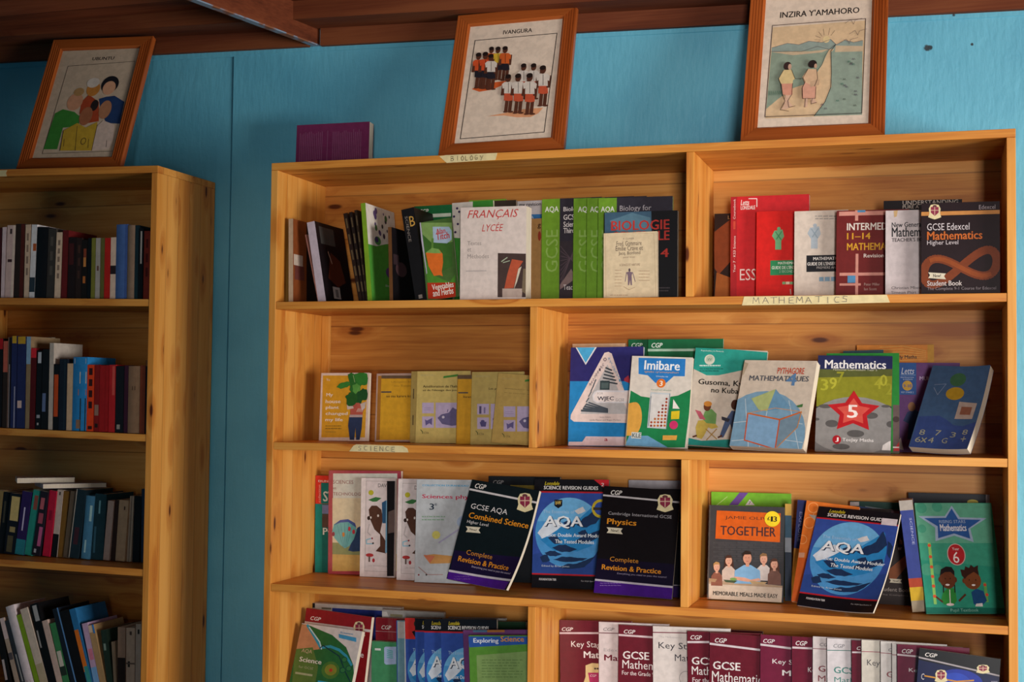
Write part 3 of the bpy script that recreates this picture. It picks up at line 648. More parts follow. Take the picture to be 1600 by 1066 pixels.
def pose_matrix(p):
    yaw, lean, roll = R(p[3]), R(p[4]), R(p[5])
    X = Vector((math.cos(yaw), math.sin(yaw), 0)); Y0 = Vector((-math.sin(yaw), math.cos(yaw), 0)); Zu = Vector((0, 0, 1))
    U = Zu * math.cos(lean) + Y0 * math.sin(lean)
    Y = Y0 * math.cos(lean) - Zu * math.sin(lean)
    X2 = X * math.cos(roll) + U * math.sin(roll); U2 = U * math.cos(roll) - X * math.sin(roll)
    return Matrix(((X2.x, Y.x, U2.x), (X2.y, Y.y, U2.y), (X2.z, Y.z, U2.z)))

def grid_box(bm, x0, x1, y0, y1, z0, z1, sub):
    if not sub:
        box(bm, x0, x1, y0, y1, z0, z1); return
    nx = max(1, int((x1 - x0) / sub)); nz = max(1, int((z1 - z0) / sub))
    def g(y):
        return [[bm.verts.new((x0 + (x1 - x0) * i / nx, y, z0 + (z1 - z0) * j / nz)) for i in range(nx + 1)] for j in range(nz + 1)]
    A, B = g(y0), g(y1)
    for j in range(nz):
        for i in range(nx):
            bm.faces.new((A[j][i], A[j][i + 1], A[j + 1][i + 1], A[j + 1][i]))
            bm.faces.new((B[j][i], B[j + 1][i], B[j + 1][i + 1], B[j][i + 1]))
    for j in range(nz):
        bm.faces.new((A[j][0], A[j + 1][0], B[j + 1][0], B[j][0])); bm.faces.new((A[j][nx], B[j][nx], B[j + 1][nx], A[j + 1][nx]))
    for i in range(nx):
        bm.faces.new((A[0][i], B[0][i], B[0][i + 1], A[0][i + 1])); bm.faces.new((A[nz][i], A[nz][i + 1], B[nz][i + 1], B[nz][i]))

def book(key, base, label, group, art=None, side=None, name='book', cat='book', hard=False, rough=0.42, coat=0.0, bend=None, pages=True, spine_col=None):
    p = POSES[key[0]][key[1]] if isinstance(key, tuple) else POSES[key]
    kind = p[9]
    w, h, d = p[6], p[7], p[8]
    root = thing(name, label, cat, (p[0], p[1], p[2] + ZT), group, pose_matrix(p))
    c = 0.0022 if hard else 0.0005
    c = min(c, d * 0.2, w * 0.2)
    mats = [mat(base, rough, coat)]
    idx = {base: 0}
    def slots(col):
        if col not in idx:
            idx[col] = len(mats); mats.append(mat(col, rough, coat))
        return idx[col]
    bm = bmesh.new()
    sub = 0.006 if bend else 0
    if kind == 'f':
        grid_box(bm, 0, w, 0, c, 0, h, sub); grid_box(bm, 0, w, d - c, d, 0, h, sub); grid_box(bm, 0, c, 0, d, 0, h, sub)
    else:
        # rounded back to the spine
        n = 6; bulge = min(0.002, w * 0.12)
        prof = [(w * i / n, -bulge * (1 - (2 * i / n - 1) ** 2) if hard else 0.0) for i in range(n + 1)]
        for z0, z1 in ((0, h),):
            A = [bm.verts.new((x, y, 0)) for x, y in prof]; B = [bm.verts.new((x, y, h)) for x, y in prof]
            Cc = [bm.verts.new((x, c, 0)) for x, y in prof]; D = [bm.verts.new((x, c, h)) for x, y in prof]
            for i in range(n):
                bm.faces.new((A[i], A[i + 1], B[i + 1], B[i])); bm.faces.new((Cc[i], D[i], D[i + 1], Cc[i + 1]))
                bm.faces.new((B[i], B[i + 1], D[i + 1], D[i])); bm.faces.new((A[i], Cc[i], Cc[i + 1], A[i + 1]))
        box(bm, 0, c, 0, d, 0, h); box(bm, w - c, w, 0, d, 0, h)
    if spine_col is not None and kind == 'f':
        si = slots(spine_col)
        for f in bm.faces:
            if all(vv.co.x <= c + 1e-6 for vv in f.verts): f.material_index = si
    bmesh.ops.recalc_face_normals(bm, faces=bm.faces)
    if art:
        a = Art(w, h, p[10]); art(a)
        bul = min(0.002, w * 0.12) if (kind == 's' and hard) else 0.0
        st = 0.00004 if bend else 0.00002
        a.build(bm, lambda u, v, off: (u * w, -off - bul * (1 - (2 * u - 1) ** 2), (1 - v) * h), slots, step=st, sub=sub, base=0.00015 if bend else 0.0001, facing=Vector((0, -1, 0)))
    if side and kind == 's':
        a = Art(d, h); side(a)
        a.build(bm, lambda u, v, off: (w + off, u * d, (1 - v) * h), slots, step=0.00002, facing=Vector((1, 0, 0)))
    if bend:
        for v in bm.verts: v.co = Vector(bend(v.co.x, v.co.y, v.co.z, w, h))
    obj('cover', bm, mats, root, bevel=-1)
    if pages:
        bm = bmesh.new(); e = 0.0035 if hard else 0.0006
        if kind == 'f': grid_box(bm, c, w - e, c, d - c, e, h - e, sub)
        else: box(bm, c, w - c, c, d - e, e, h - e)
        if bend:
            for v in bm.verts: v.co = Vector(bend(v.co.x, v.co.y, v.co.z, w, h))
        obj('page_block', bm, paper_mat(), root)
    return root

# ------------------------------------------------------------------ the room
bm = bmesh.new(); box(bm, -2.6, -0.3215, 0.341, 0.50, 0, 2.75); structure('wall_back', bm, M_WALL)
bm = bmesh.new(); box(bm, -0.3135, 5.15, 0.335, 0.50, 0, 2.75)
box(bm, -0.3215, -0.3135, 0.352, 0.50, 0, 2.75); structure('wall_back', bm, M_WALL)
bm = bmesh.new(); box(bm, -2.75, -2.6, -5.35, 0.50, 0, 2.75); structure('wall_left', bm, M_WALL)
bm = bmesh.new()
WX = 5.00
for (y0, y1, z0, z1) in ((-5.2, -2.80, 0, 2.75), (-2.80, -1.20, 0, 0.50), (-2.80, -1.20, 1.70, 2.75), (-1.20, 0.335, 0, 2.75)):
    box(bm, WX, WX + .15, y0, y1, z0, z1)
structure('wall_right', bm, M_WALL)
bm = bmesh.new()
box(bm, -2.6, 2.2, -5.35, -5.2, 0, 2.75); box(bm, 3.15, WX, -5.35, -5.2, 0, 2.75); box(bm, 2.2, 3.15, -5.35, -5.2, 2.25, 2.75)
structure('wall_front', bm, M_WALL)
bm = bmesh.new(); box(bm, -2.75, WX + .15, -5.35, 0.5, -0.1, 0); structure('floor', bm, M_FLOOR)
bm = bmesh.new(); box(bm, -2.75, WX + .15, -5.35, 0.335, 2.62, 2.70); structure('ceiling', bm, W_CEIL)
for k, (ya, yb, za, zc) in enumerate(((-2.80, -1.20, 0.50, 1.70),)):
    bm = bmesh.new()
    for (y0, y1, z0, z1) in ((ya, ya + .05, za, zc), (yb - .05, yb, za, zc), (ya, yb, za, za + .05), (ya, yb, zc - .05, zc)):
        box(bm, WX + .03, WX + .10, y0, y1, z0, z1)
    structure('window_%d' % (k + 1), bm, mat('#7a4a2c', 0.6))

def plate(name, x0, x1, y0, y1, z_of, th, m):
    bm = bmesh.new(); sheared_box(bm, x0, x1, y0, y1, lambda x: z_of(x) + th, th)
    return structure(name, bm, m)
zb = lambda x: ZT + 0.4125 - 0.021 * x
plate('trim_1', -2.6, -0.052, 0.315, 0.335, zb, 0.075, W_DARK)
plate('trim_2', -0.010, 5.0, 0.315, 0.335, zb, 0.075, W_DARK)
plate('trim_3', -2.6, 5.0, 0.205, 0.315, lambda x: zb(x) + 0.052, 0.12, W_DARK)
# plaster edge left ragged along the beam
bm = bmesh.new()
xs = [-2.6 + 0.03 * i for i in range(252)]
top = [zb(x) + 0.0035 + 0.006 * max(0, math.sin(7.3 * x) * math.sin(3.1 * x + 1)) + random.uniform(-.0015, .0015) for x in xs]
va = [bm.verts.new((x, 0.3325, zb(x) - 0.012)) for x in xs]; vb = [bm.verts.new((x, 0.3325, z)) for x, z in zip(xs, top)]
vc = [bm.verts.new((x, 0.337, zb(x) - 0.016)) for x in xs]; vd = [bm.verts.new((x, 0.337, z)) for x, z in zip(xs, top)]
for i in range(len(xs) - 1):
    bm.faces.new((va[i], va[i + 1], vb[i + 1], vb[i])); bm.faces.new((va[i], vc[i], vc[i + 1], va[i + 1])); bm.faces.new((vb[i], vb[i + 1], vd[i + 1], vd[i]))
structure('trim_4', bm, M_WALL)
# rafter running out of the wall, thin board on edge, blue paint along its lower edge
bm = bmesh.new()
P0, P1 = Vector((-0.030, 0.334)), Vector((-0.360, -1.20))
dv = (P1 - P0).normalized(); nv = Vector((-dv.y, dv.x)) * 0.011
for (za, zc, mi) in ((ZT + 0.4155, ZT + 0.4195, 1), (ZT + 0.4195, ZT + 0.53, 0)):
    v = [bm.verts.new((q.x, q.y, z)) for z in (za, zc) for q in (P0 + nv, P1 + nv, P1 - nv, P0 - nv)]
    for q in ((0, 3, 2, 1), (4, 5, 6, 7), (0, 1, 5, 4), (1, 2, 6, 5), (2, 3, 7, 6), (3, 0, 4, 7)):
        bm.faces.new([v[i] for i in q]).material_index = mi
def flaked_paint():
    t = NT('flaked_blue_paint')
    tc = t.node('ShaderNodeTexCoord')
    n = t.noise(tc.outputs['Object'], 14, 4)
    t.link(t.mix(t.smooth(n, 0.44, 0.56), lin('#8a5434'), lin('#7f93a8')), t.b.inputs['Base Color'])
    t.b.inputs['Roughness'].default_value = 0.75
    return t.mat
structure('trim_5', bm, [W_DARKY, flaked_paint()])

# ------------------------------------------------------------------ the large bookcase
T = 0.0205
case = thing('bookcase', 'large pine bookcase with four rows of compartments under two framed drawings', 'bookcase', (0, 0, 0))
DB = 0.3065
def part(name, b, m, parent=None, bevel=0.0012): return obj(name, b, m, parent or case, bevel)
bm = bmesh.new(); box(bm, 0, 1.95, 0, DB + 0.01, ZT - T, ZT); part('top_board', bm, W_H)
bm = bmesh.new(); box(bm, 0, T, 0.0, DB + 0.01, 0, ZT - T - 0.0003); part('side_panel', bm, W_V)
bm = bmesh.new(); box(bm, 1.95 - T, 1.95, 0.0, DB + 0.01, 0, ZT - T - 0.0003); part('side_panel', bm, W_V)
SH = [-0.3885, -0.7770, -1.1660, -1.5545, -1.945]
for z in SH:
    bm = bmesh.new(); box(bm, T + .0003, 1.95 - T - .0003, 0.0015, DB, ZT + z - T, ZT + z); part('shelf', bm, W_H)
bm = bmesh.new(); box(bm, T, 1.95 - T, DB, DB + 0.009, 0.05, ZT - T); part('back_panel', bm, W_BACK, bevel=0)
zt = [-T] + [z - T for z in SH]
for row, xr in ((0, 1.1878), (1, 0.7787), (2, 1.1790), (3, 0.7812), (4, 1.18)):
    bm = bmesh.new(); box(bm, xr - T, xr, 0.001, DB, ZT + SH[row] + .0003, ZT + zt[row] - .0003); part('divider', bm, W_V)
bm = bmesh.new(); box(bm, T + .0005, T + 0.026, DB - 0.012, DB - .0005, ZT + SH[1] + .0005, ZT + zt[1] - .0005); part('batten', bm, W_V)

# ------------------------------------------------------------------ the left bookcase
lc = thing('bookcase', 'shaded pine bookcase on the left, packed with book spines', 'bookcase', (0, 0, 0))
XL, XR, YF, YB = -1.72, -0.3673, 0.0075, 0.330
ztop = lambda x: ZT + 0.0157 - 0.02 * (x + .64)
zl = [lambda x: ZT - 0.3705 - 0.02 * (x + .64), lambda x: ZT - 0.7585 - 0.02 * (x + .64), lambda x: ZT - 1.144 - 0.0125 * (x + .64), lambda x: ZT - 1.532 - 0.02 * (x + .64), lambda x: ZT - 1.93 - 0.02 * (x + .64)]
bm = bmesh.new(); sheared_box(bm, XL, XR, YF, YB, ztop, T); part('top_board', bm, W_H, lc)
for (a, b) in ((XR - T, XR), (XL, XL + T)):
    bm = bmesh.new(); box(bm, a, b, YF, YB, 0, ztop(a) - T - .001 if a < -1 else ztop(b) - T - .0003); part('side_panel', bm, W_V, lc)
for f in zl:
    bm = bmesh.new(); sheared_box(bm, XL + T + .0003, XR - T - .0003, YF + .0015, YB - .012, f, T); part('shelf', bm, W_H, lc)
bm = bmesh.new(); sheared_box(bm, XL + T, XR - T, YB - .0115, YB - .002, lambda x: ztop(x) - T, 1.95); part('back_panel', bm, W_BACK, lc, 0)
bm = bmesh.new(); box(bm, -1.1315, -1.111, YF + .001, YB - .0125, zl[1](-1.111) + .0006, zl[0](-1.111) - T - .0006); part('divider', bm, W_V, lc)

# enlargements the cover measurements were read from: left, top, magnification
c6, c7, c8 = (420, 280, 4.706), (700, 280, 4.0), (1070, 280, 3.019)
r2a, r2b, r2c = (420, 470, 3.478), (860, 500, 3.81), (1240, 500, 4.444)
r3a, r3b, r3c = (420, 720, 5.0), (680, 720, 4.0), (1070, 740, 3.019)
r4a, r4b = (420, 910, 3.636), (840, 930, 2.105)

# ------------------------------------------------------------------ framed drawings on top of the bookcases
def rail_profile(rw, grooved):
    pr = [(0, 0.020), (0, 0.001), (0.001, 0)]
    if grooved:
        s = 0.006
        while s < rw - 0.010:
            pr += [(s, 0), (s + 0.001, 0.0018), (s + 0.0028, 0.0018), (s + 0.0038, 0)]; s += 0.0075
    pr += [(rw - 0.006, 0), (rw - 0.003, 0.004), (rw, 0.006), (rw, 0.020)]
    return pr

def picture_frame(key, label, art, rw=0.040):
    p = POSES[key]; w, h, d = p[6], p[7], p[8]
    root = thing('picture_frame', label, 'picture', (p[0], p[1], p[2] + ZT), 'framed drawings on top of the bookcases', pose_matrix(p))
    for side in range(4):
        bm = bmesh.new(); pr = rail_profile(rw, side < 2)
        def pt(s, y, e):
            if side == 0: return (s, y, s if e == 0 else h - s)
            if side == 1: return (w - s, y, s if e == 0 else h - s)
            if side == 2: return (s if e == 0 else w - s, y, s)
            return (s if e == 0 else w - s, y, h - s)
        A = [bm.verts.new(pt(s, y, 0)) for s, y in pr]; B = [bm.verts.new(pt(s, y, 1)) for s, y in pr]
        n = len(pr)
        for i in range(n): bm.faces.new((A[i], A[(i + 1) % n], B[(i + 1) % n], B[i]))
        bm.faces.new(A); bm.faces.new(B[::-1])
        obj('frame_rail', bm, W_FRAME_V if side < 2 else W_FRAME_H, root)
    paper = '#cdb8a0' if key == 'f1' else '#e4d2be'  # left drawing: shade of the dim upper corner put into its paper colour
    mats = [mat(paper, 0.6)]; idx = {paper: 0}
    def slots(c):
        if c not in idx: idx[c] = len(mats); mats.append(mat(c, 0.6))
        return idx[c]
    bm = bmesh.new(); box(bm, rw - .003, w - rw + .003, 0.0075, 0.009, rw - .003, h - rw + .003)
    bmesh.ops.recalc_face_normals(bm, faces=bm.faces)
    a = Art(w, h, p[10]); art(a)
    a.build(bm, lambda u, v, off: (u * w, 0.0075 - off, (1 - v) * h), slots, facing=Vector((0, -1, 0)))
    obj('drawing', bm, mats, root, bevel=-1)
    bm = bmesh.new(); box(bm, rw - .002, w - rw + .002, 0.0095, 0.015, rw - .002, h - rw + .002); obj('backing_board', bm, mat('#8a6a48', 0.8), root)
    return root

def child(a, x, y, h, shirt, shorts, skin='#5a3426', ln='#2a1c18'):
    """small standing drawing figure, x centre, y top of the head, h height"""
    a.rect(x - h * .075, y + h * .62, x - h * .025, y + h * .97, skin); a.rect(x + h * .025, y + h * .62, x + h * .075, y + h * .97, skin)
    a.ell(x - h * .075, y + h * .98, h * .07, h * .022, skin, 10); a.ell(x + h * .06, y + h * .98, h * .07, h * .022, skin, 10)
    a.poly(((x - h * .11, y + h * .48), (x + h * .11, y + h * .48), (x + h * .12, y + h * .68), (x + h * .01, y + h * .70), (x - h * .12, y + h * .68)), shorts)
    a.rect(x - h * .165, y + h * .25, x - h * .11, y + h * .54, skin); a.rect(x + h * .11, y + h * .25, x + h * .165, y + h * .54, skin)
    a.poly(((x - h * .10, y + h * .20), (x + h * .10, y + h * .20), (x + h * .17, y + h * .26), (x + h * .15, y + h * .38), (x + h * .11, y + h * .36), (x + h * .115, y + h * .50), (x - h * .115, y + h * .50), (x - h * .11, y + h * .36), (x - h * .15, y + h * .38), (x - h * .17, y + h * .26)), shirt)
    a.line(((x, y + h * .22), (x, y + h * .48)), h * .012, ln)
    a.ell(x, y + h * .105, h * .075, h * .10, skin, 16)
    a.ell(x - h * .005, y + h * .055, h * .078, h * .06, '#241a18', 14)

def art_f2(a):
    a.crop(660, 0, 4.1)
    a.text('IVANGURA', 515, 184, 698, 194, '#2a2624', bold=True)
    a.line(((333, 249), (859, 202), (776, 836), (238, 880)), 5, '#2f2a29', True)
    a.poly(((310, 560), (360, 545), (440, 520), (540, 505), (500, 540), (440, 565), (360, 578)), '#d8622e')
    a.poly(((410, 735), (520, 715), (640, 690), (770, 680), (740, 715), (690, 740), (600, 742), (520, 730)), '#e2a074')
    for x, y, h, s, t in ((440, 290, 210, '#d8682c', '#2a2830'), (482, 290, 215, '#d8b43a', '#26242c'), (528, 288, 222, '#d2622a', '#26222a'), (358, 330, 230, '#d4552c', '#26242c'), (402, 326, 238, '#d4502a', '#26242c'), (438, 340, 230, '#ded4c8', '#26242c')):
        child(a, x, y, h, s, t)
    for x, y, h in ((648, 402, 230), (712, 402, 230), (772, 416, 262), (550, 474, 244), (614, 470, 256), (688, 468, 266)):
        child(a, x, y, h, '#dcd2c6', '#c9583a')

def art_f3(a):
    a.crop(1140, 0, 4.442)
    a.text("INZIRA Y'AMAHORO", 350, 71, 900, 77, '#2a2624', bold=True)
    a.poly(((298, 178), (945, 130), (918, 786), (246, 812)), '#dcbf98')
    a.poly(((290, 322), (400, 290), (480, 300), (550, 275), (640, 285), (700, 262), (740, 300), (800, 268), (860, 284), (925, 270), (922, 320), (840, 318), (700, 330), (560, 345), (400, 350), (288, 350)), '#93a39a')
    a.poly(((288, 350), (400, 345), (690, 330), (640, 440), (560, 560), (440, 600), (330, 680), (252, 745)), '#8fa08e')
    a.poly(((735, 318), (922, 312), (918, 786), (585, 796), (660, 700), (706, 590), (706, 440), (704, 350)), '#93a596')
    a.poly(((288, 350), (440, 372), (640, 352), (690, 330), (560, 345)), '#c9b394')
    a.poly(((735, 305), (925, 308), (925, 345), (730, 350)), '#cdb797')
    a.circ(670, 262, 24, '#e6cf9c')
    for x0, y0, x1, y1 in ((655, 232, 650, 190), (684, 232, 695, 185), (640, 240, 618, 210), (702, 236, 730, 200), (632, 252, 596, 238), (630, 266, 588, 265), (628, 275, 606, 282)):
        a.line(((x0, y0), (x1, y1)), 2.2, '#6a5648')
    a.line(((290, 322), (400, 290), (480, 300), (550, 275), (640, 285), (700, 262), (740, 300), (800, 268), (860, 284), (925, 270)), 2.5, '#5f5a66')
    a.line(((288, 348), (400, 346), (500, 348), (610, 312), (690, 332)), 2.5, '#5f5050')
    a.line(((735, 300), (702, 345), (706, 500), (700, 600), (660, 700), (585, 796)), 4.5, '#2c2a2c')
    a.line(((735, 300), (690, 335), (660, 380), (640, 440), (610, 475)), 3, '#2c2a2c')
    # birds
    for x, y in ((850, 135), (880, 210), (820, 270)):
        a.line(((x - 50, y + 18), (x - 10, y - 8), (x + 10, y + 24), (x + 20, y - 4), (x + 70, y - 18)), 2.6, '#6f5e5c')
    # plants
    for i in range(26):
        x, y = 600 + random.random() * 290, 380 + random.random() * 390
        if x < 720 - (y - 500) * 0.5: continue
        c = random.choice(('#4f5a50', '#5a4f62', '#3f7a68'))
        a.line(((x - 10, y + 4), (x - 4, y - 8), (x, y + 4), (x + 6, y - 8), (x + 12, y + 4)), 2.2, c)
    for i in range(7):
        x = 270 + i * 14; a.line(((x, 660 - i * 2), (x + 4, 628), (x + 9, 660)), 2, '#4d7a66')
    # the walker in shorts and the walker in a skirt
    ln = '#33292a'
    a.poly(((388, 650), (432, 650), (410, 700), (440, 735), (395, 755), (360, 760), (380, 720)), '#d9b49a')
    a.poly(((360, 575), (438, 575), (436, 655), (400, 660), (370, 655)), '#d99a82')
    a.poly(((375, 485), (430, 482), (455, 545), (440, 555), (438, 578), (355, 580), (340, 545)), '#dcc48e')
    a.ell(402, 456, 27, 28, '#3a2a28'); a.ell(418, 462, 12, 20, '#caa38c')
    a.line(((375, 485), (340, 545), (355, 580), (362, 640), (385, 700), (352, 760), (410, 770)), 3, ln); a.line(((430, 482), (455, 545), (500, 545)), 3, ln); a.line(((438, 578), (432, 655), (404, 700), (412, 745), (455, 735)), 3, ln)
    a.poly(((525, 680), (545, 680), (538, 742), (515, 742)), '#d9b49a'); a.poly(((562, 680), (584, 680), (606, 710), (565, 722)), '#d9b49a')
    a.poly(((525, 570), (600, 575), (596, 684), (506, 684), (505, 610)), '#dba48c')
    a.poly(((545, 478), (605, 480), (612, 540), (590, 600), (520, 570), (505, 535)), '#dcb894')
    a.ell(576, 444, 30, 27, '#2c2222'); a.ell(597, 458, 10, 16, '#c49c84')
    a.poly(((560, 565), (624, 550), (622, 590), (560, 605)), '#c9a888')
    a.line(((545, 478), (510, 540), (525, 570), (505, 610), (508, 684), (596, 684), (600, 600)), 3, ln); a.line(((605, 480), (612, 545), (590, 600)), 3, ln); a.line(((528, 684), (522, 745)), 3, ln); a.line(((575, 684), (565, 722), (606, 712)), 3, ln)
    a.line(((298, 178), (945, 130), (918, 786), (246, 812)), 4.5, '#3a3030', True)

def art_f1(a):
    a.crop(20, 40, 4.443)
    a.text('UBUNTU', 548, 210, 694, 226, '#2c2626', bold=True)
    a.line(((376, 272), (842, 238), (690, 862), (196, 880)), 3, '#3a302c', True)
    a.poly(((285, 600), (340, 572), (420, 590), (455, 620), (450, 690), (340, 700), (300, 850), (205, 850)), '#3f8a3a')
    a.poly(((590, 500), (640, 485), (700, 478), (768, 520), (735, 672), (640, 668), (600, 560)), '#27416e')
    a.poly(((470, 520), (520, 470), (590, 520), (590, 655), (500, 670), (455, 600)), '#b04a2c')
    a.ell(424, 520, 54, 62, '#d39a78'); a.ell(452, 452, 36, 30, '#b8905e')
    a.ell(552, 432, 46, 52, '#c8843c'); a.ell(552, 388, 44, 36, '#d9cfc4')
    a.ell(668, 400, 60, 62, '#1f2027'); a.ell(662, 424, 44, 50, '#d9a482')
    a.ell(560, 545, 26, 40, '#2a2426')
    a.ell(500, 620, 44, 66, '#a86a4a'); a.ell(634, 575, 42, 66, '#b98260')
    a.poly(((320, 860), (345, 720), (440, 668), (500, 700), (580, 660), (575, 760), (540, 860)), '#c7a438')
    a.poly(((540, 860), (580, 690), (620, 650), (700, 680), (690, 780), (660, 850)), '#d8c2b4')
    for pts in (((345, 720), (320, 860)), ((440, 690), (425, 860)), ((580, 680), (540, 860)), ((350, 780), (346, 830)), ((520, 780), (515, 840)), ((645, 790), (642, 835))):
        a.line(pts, 3, '#3a2e28')
    a.ell(483, 795, 18, 24, '#3a2e28'); a.ell(483, 795, 14, 20, '#c7a438')

picture_frame('f2', 'wooden frame of a drawing with two groups of children, middle of the three frames', art_f2)
picture_frame('f3', 'wooden frame of a drawing with two people walking along a path to the sunrise', art_f3)
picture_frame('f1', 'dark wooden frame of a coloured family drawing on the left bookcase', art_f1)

# ------------------------------------------------------------------ hand-lettered tape on the shelf edges
GL = {'B': [[(0, 0), (0, 1)], [(0, 0), (.6, .1), (.5, .45), (0, .5)], [(0, .5), (.8, .6), (.6, .95), (0, 1)]], 'I': [[(.4, 0), (.45, 1)]],
      'O': [[(.5, 0), (.1, .4), (.3, .95), (.75, .9), (.9, .4), (.5, 0)]], 'L': [[(.1, 0), (.15, .95), (.8, .9)]],
      'G': [[(.8, .1), (.3, .05), (.1, .5), (.35, .95), (.8, .85), (.8, .5), (.5, .55)]], 'Y': [[(.1, 0), (.45, .45)], [(.9, 0), (.3, 1)]],
      'M': [[(0, 1), (.1, 0), (.5, .7), (.85, 0), (1, 1)]], 'A': [[(0, 1), (.45, 0), (.95, 1)], [(.2, .6), (.75, .6)]], 'T': [[(0, .05), (1, 0)], [(.5, 0), (.5, 1)]],
      'H': [[(.05, 0), (.05, 1)], [(.85, 0), (.85, 1)], [(.05, .5), (.85, .5)]], 'E': [[(.8, 0), (.1, .05), (.1, .95), (.85, 1)], [(.1, .5), (.7, .45)]],
      'C': [[(.85, .1), (.35, .05), (.1, .5), (.35, .95), (.85, .9)]], 'S': [[(.85, .1), (.3, .05), (.2, .4), (.75, .55), (.7, .95), (.1, .95)]], 'N': [[(.05, 1), (.05, 0), (.85, 1), (.85, 0)]]}
def tape(label, x0, x1, z0, z1, y, word, u0, u1, ink, outline, slope=0.0, v0=.22, v1=.82):
    w, h = x1 - x0, z1 - z0
    root_mats = [mat('#e3d3a0', 0.55), mat(ink, 0.6)]
    bm = bmesh.new()
    fr = [bm.verts.new((u * w, 0, (1 - v) * h + slope * u * w)) for u, v in outline]; bk = [bm.verts.new((u * w, 0.0003, (1 - v) * h + slope * u * w)) for u, v in outline]
    bm.faces.new(fr); bm.faces.new(bk[::-1])
    n = len(fr)
    for i in range(n): bm.faces.new((fr[i], bk[i], bk[(i + 1) % n], fr[(i + 1) % n]))
    bmesh.ops.recalc_face_normals(bm, faces=bm.faces)
    if word:
        a = Art(w, h); cw = (u1 - u0) / len(word)
        rr = random.Random(len(word))
        for k, ch in enumerate(word):
            jx, jy = rr.uniform(-.1, .1) * cw, rr.uniform(-.06, .06)
            for st in GL[ch]:
                a.line([(u0 + cw * (k + .12 + .72 * px) + jx, v0 + jy + (v1 - v0) * py) for px, py in st], 0.0011 / w, ink)
        a.build(bm, lambda u, v, off: (u * w, -off, (1 - v) * h + slope * u * w), lambda c: 1, facing=Vector((0, -1, 0)))
    o = obj('tape_label', bm, root_mats, None, bevel=-1); o.location = (x0, y, ZT + z0)
    tag(o, label, 'label', 'masking tape labels on the shelf edges')
tape('short masking tape handwritten Biology on the top edge', 0.500, 0.664, -0.0215, -0.0005, -0.0006, 'BIOLOGY', .2, .78, '#3d362c', ((0, .1), (.12, 0), (1, .02), (.97, .9), (.13, 1.0)))
tape('long masking tape handwritten Mathematics on the shelf edge', 1.309, 1.664, -0.4115, -0.3895, 0.0008, 'MATHEMATICS', .07, .74, '#5a5660', ((.015, 0), (.98, .0), (1, .85), (.6, .95), (0, 1), (.005, .7)), v0=.12, v1=.8)
tape('short masking tape handwritten Science on the shelf edge', 0.250, 0.423, -0.7985, -0.7780, 0.0008, 'SCIENCE', .14, .80, '#6a6464', ((0, .95), (.07, .2), (.12, 0), (.9, .05), (.98, .4), (1, .9), (.5, .96)))
tape('blank scrap of masking tape on the edge of the left bookcase', -1.02, -0.884, ztop(-0.95) - ZT - 0.0205, ztop(-0.95) - ZT - 0.0015, YF - 0.0008, '', 0, 1, '#5a5660', ((0, 0), (1, .0), (.97, .5), (1, 1), (0, 1)), slope=-0.02)

# ------------------------------------------------------------------ books: shared cover parts
def CGPtop(a, y0, y1, lx0, lx1, ly0, ly1, band, line, txt):
    pass
def cgp(a, x0, y0, x1, y1, col='#e8e2dc'): a.text('CGP', x0, y1, x1, y0, col, bold=True, shear=.25) if y1 < y0 else a.text('CGP', x0, y0, x1, y1, col, bold=True, shear=.25)
def crest(a, x0, y0, x1, y1):
    w, h = x1 - x0, y1 - y0
    P = lambda u, v: (x0 + w * u, y0 + h * v)
    a.poly((P(.2, .05), P(.5, 0), P(.8, .05), P(.95, .3), P(.9, .6), P(1, .85), P(.7, .95), P(.5, 1), P(.3, .95), P(0, .85), P(.1, .6), P(.05, .3)), '#e0d2a4')
    a.poly((P(.2, .18), P(.8, .18), P(.8, .55), P(.5, .78), P(.2, .55)), '#8c3048')
    a.ell(x0 + w * .5, y0 + h * .14, w * .16, h * .09, '#6a3a40')
    a.line((P(.5, .2), P(.5, .72)), w * .05, '#d9b8a0'); a.line((P(.2, .4), P(.8, .4)), w * .05, '#d9b8a0')
def lines(a, x0, y0, x1, n, dy, h, col, jit=.25):
    """rows of print too small to read"""
    for i in range(n):
        e = x1 - (x1 - x0) * jit * random.random()
        x = x0
        while x < e:
            l = (x1 - x0) * random.uniform(.05, .16)
            a.rect(x, y0 + dy * i, min(x + l, e), y0 + dy * i + h, col); x += l + (x1 - x0) * .025
G_BIO = 'books in the biology compartment'; G_MAT = 'books in the top mathematics compartment'
G_2L = 'booklets in the second row'; G_2R = 'textbooks in the second row'; G_3L = 'science books in the third row'; G_3R = 'books in the third row right compartment'
G_4L = 'science books in the bottom row'; G_4R = 'maths revision books in the bottom row'

# ---- top row, biology side
def side_a1(a):
    a.rect(0, 0, .42, 1, '#8a4a26'); a.rect(.02, .42, .30, .55, '#c9b8a8'); a.rect(.05, .55, .35, .72, '#6a3a34')
book('a1', '#16151a', 'black book with a pale spine, leftmost on the biology shelf', G_BIO, lambda a: a.rect(0, 0, 1, 1, '#b9a58c'), side_a1)
def side_a2(a):
    a.rect(.12, .05, .62, .27, '#4c4a48'); a.rect(.3, .8, .55, .95, '#b9aeaa'); a.rect(.38, .83, .48, .93, '#7a7070'); a.poly(((.2, .7), (.4, .36), (.7, .45), (.8, .72), (.5, .8)), '#5a2a1c'); a.line(((.32, .36), (.4, .5)), .03, '#b08a78')
book('a2', '#191417', 'leaning book with a lavender white spine and dark cover, biology shelf', G_BIO, lambda a: a.rect(0, 0, 1, 1, '#c3b6c2'), side_a2)
book('a2b', '#c9897a', 'thin pink pamphlet leaning beside the lavender white spine', G_BIO, None, None, name='pamphlet', cat='pamphlet')
def thin_dark(a):
    for i in range(5):
        y = .06 + .18 * i; a.rect(.3, y, .75, y + .11, '#5a4a34')
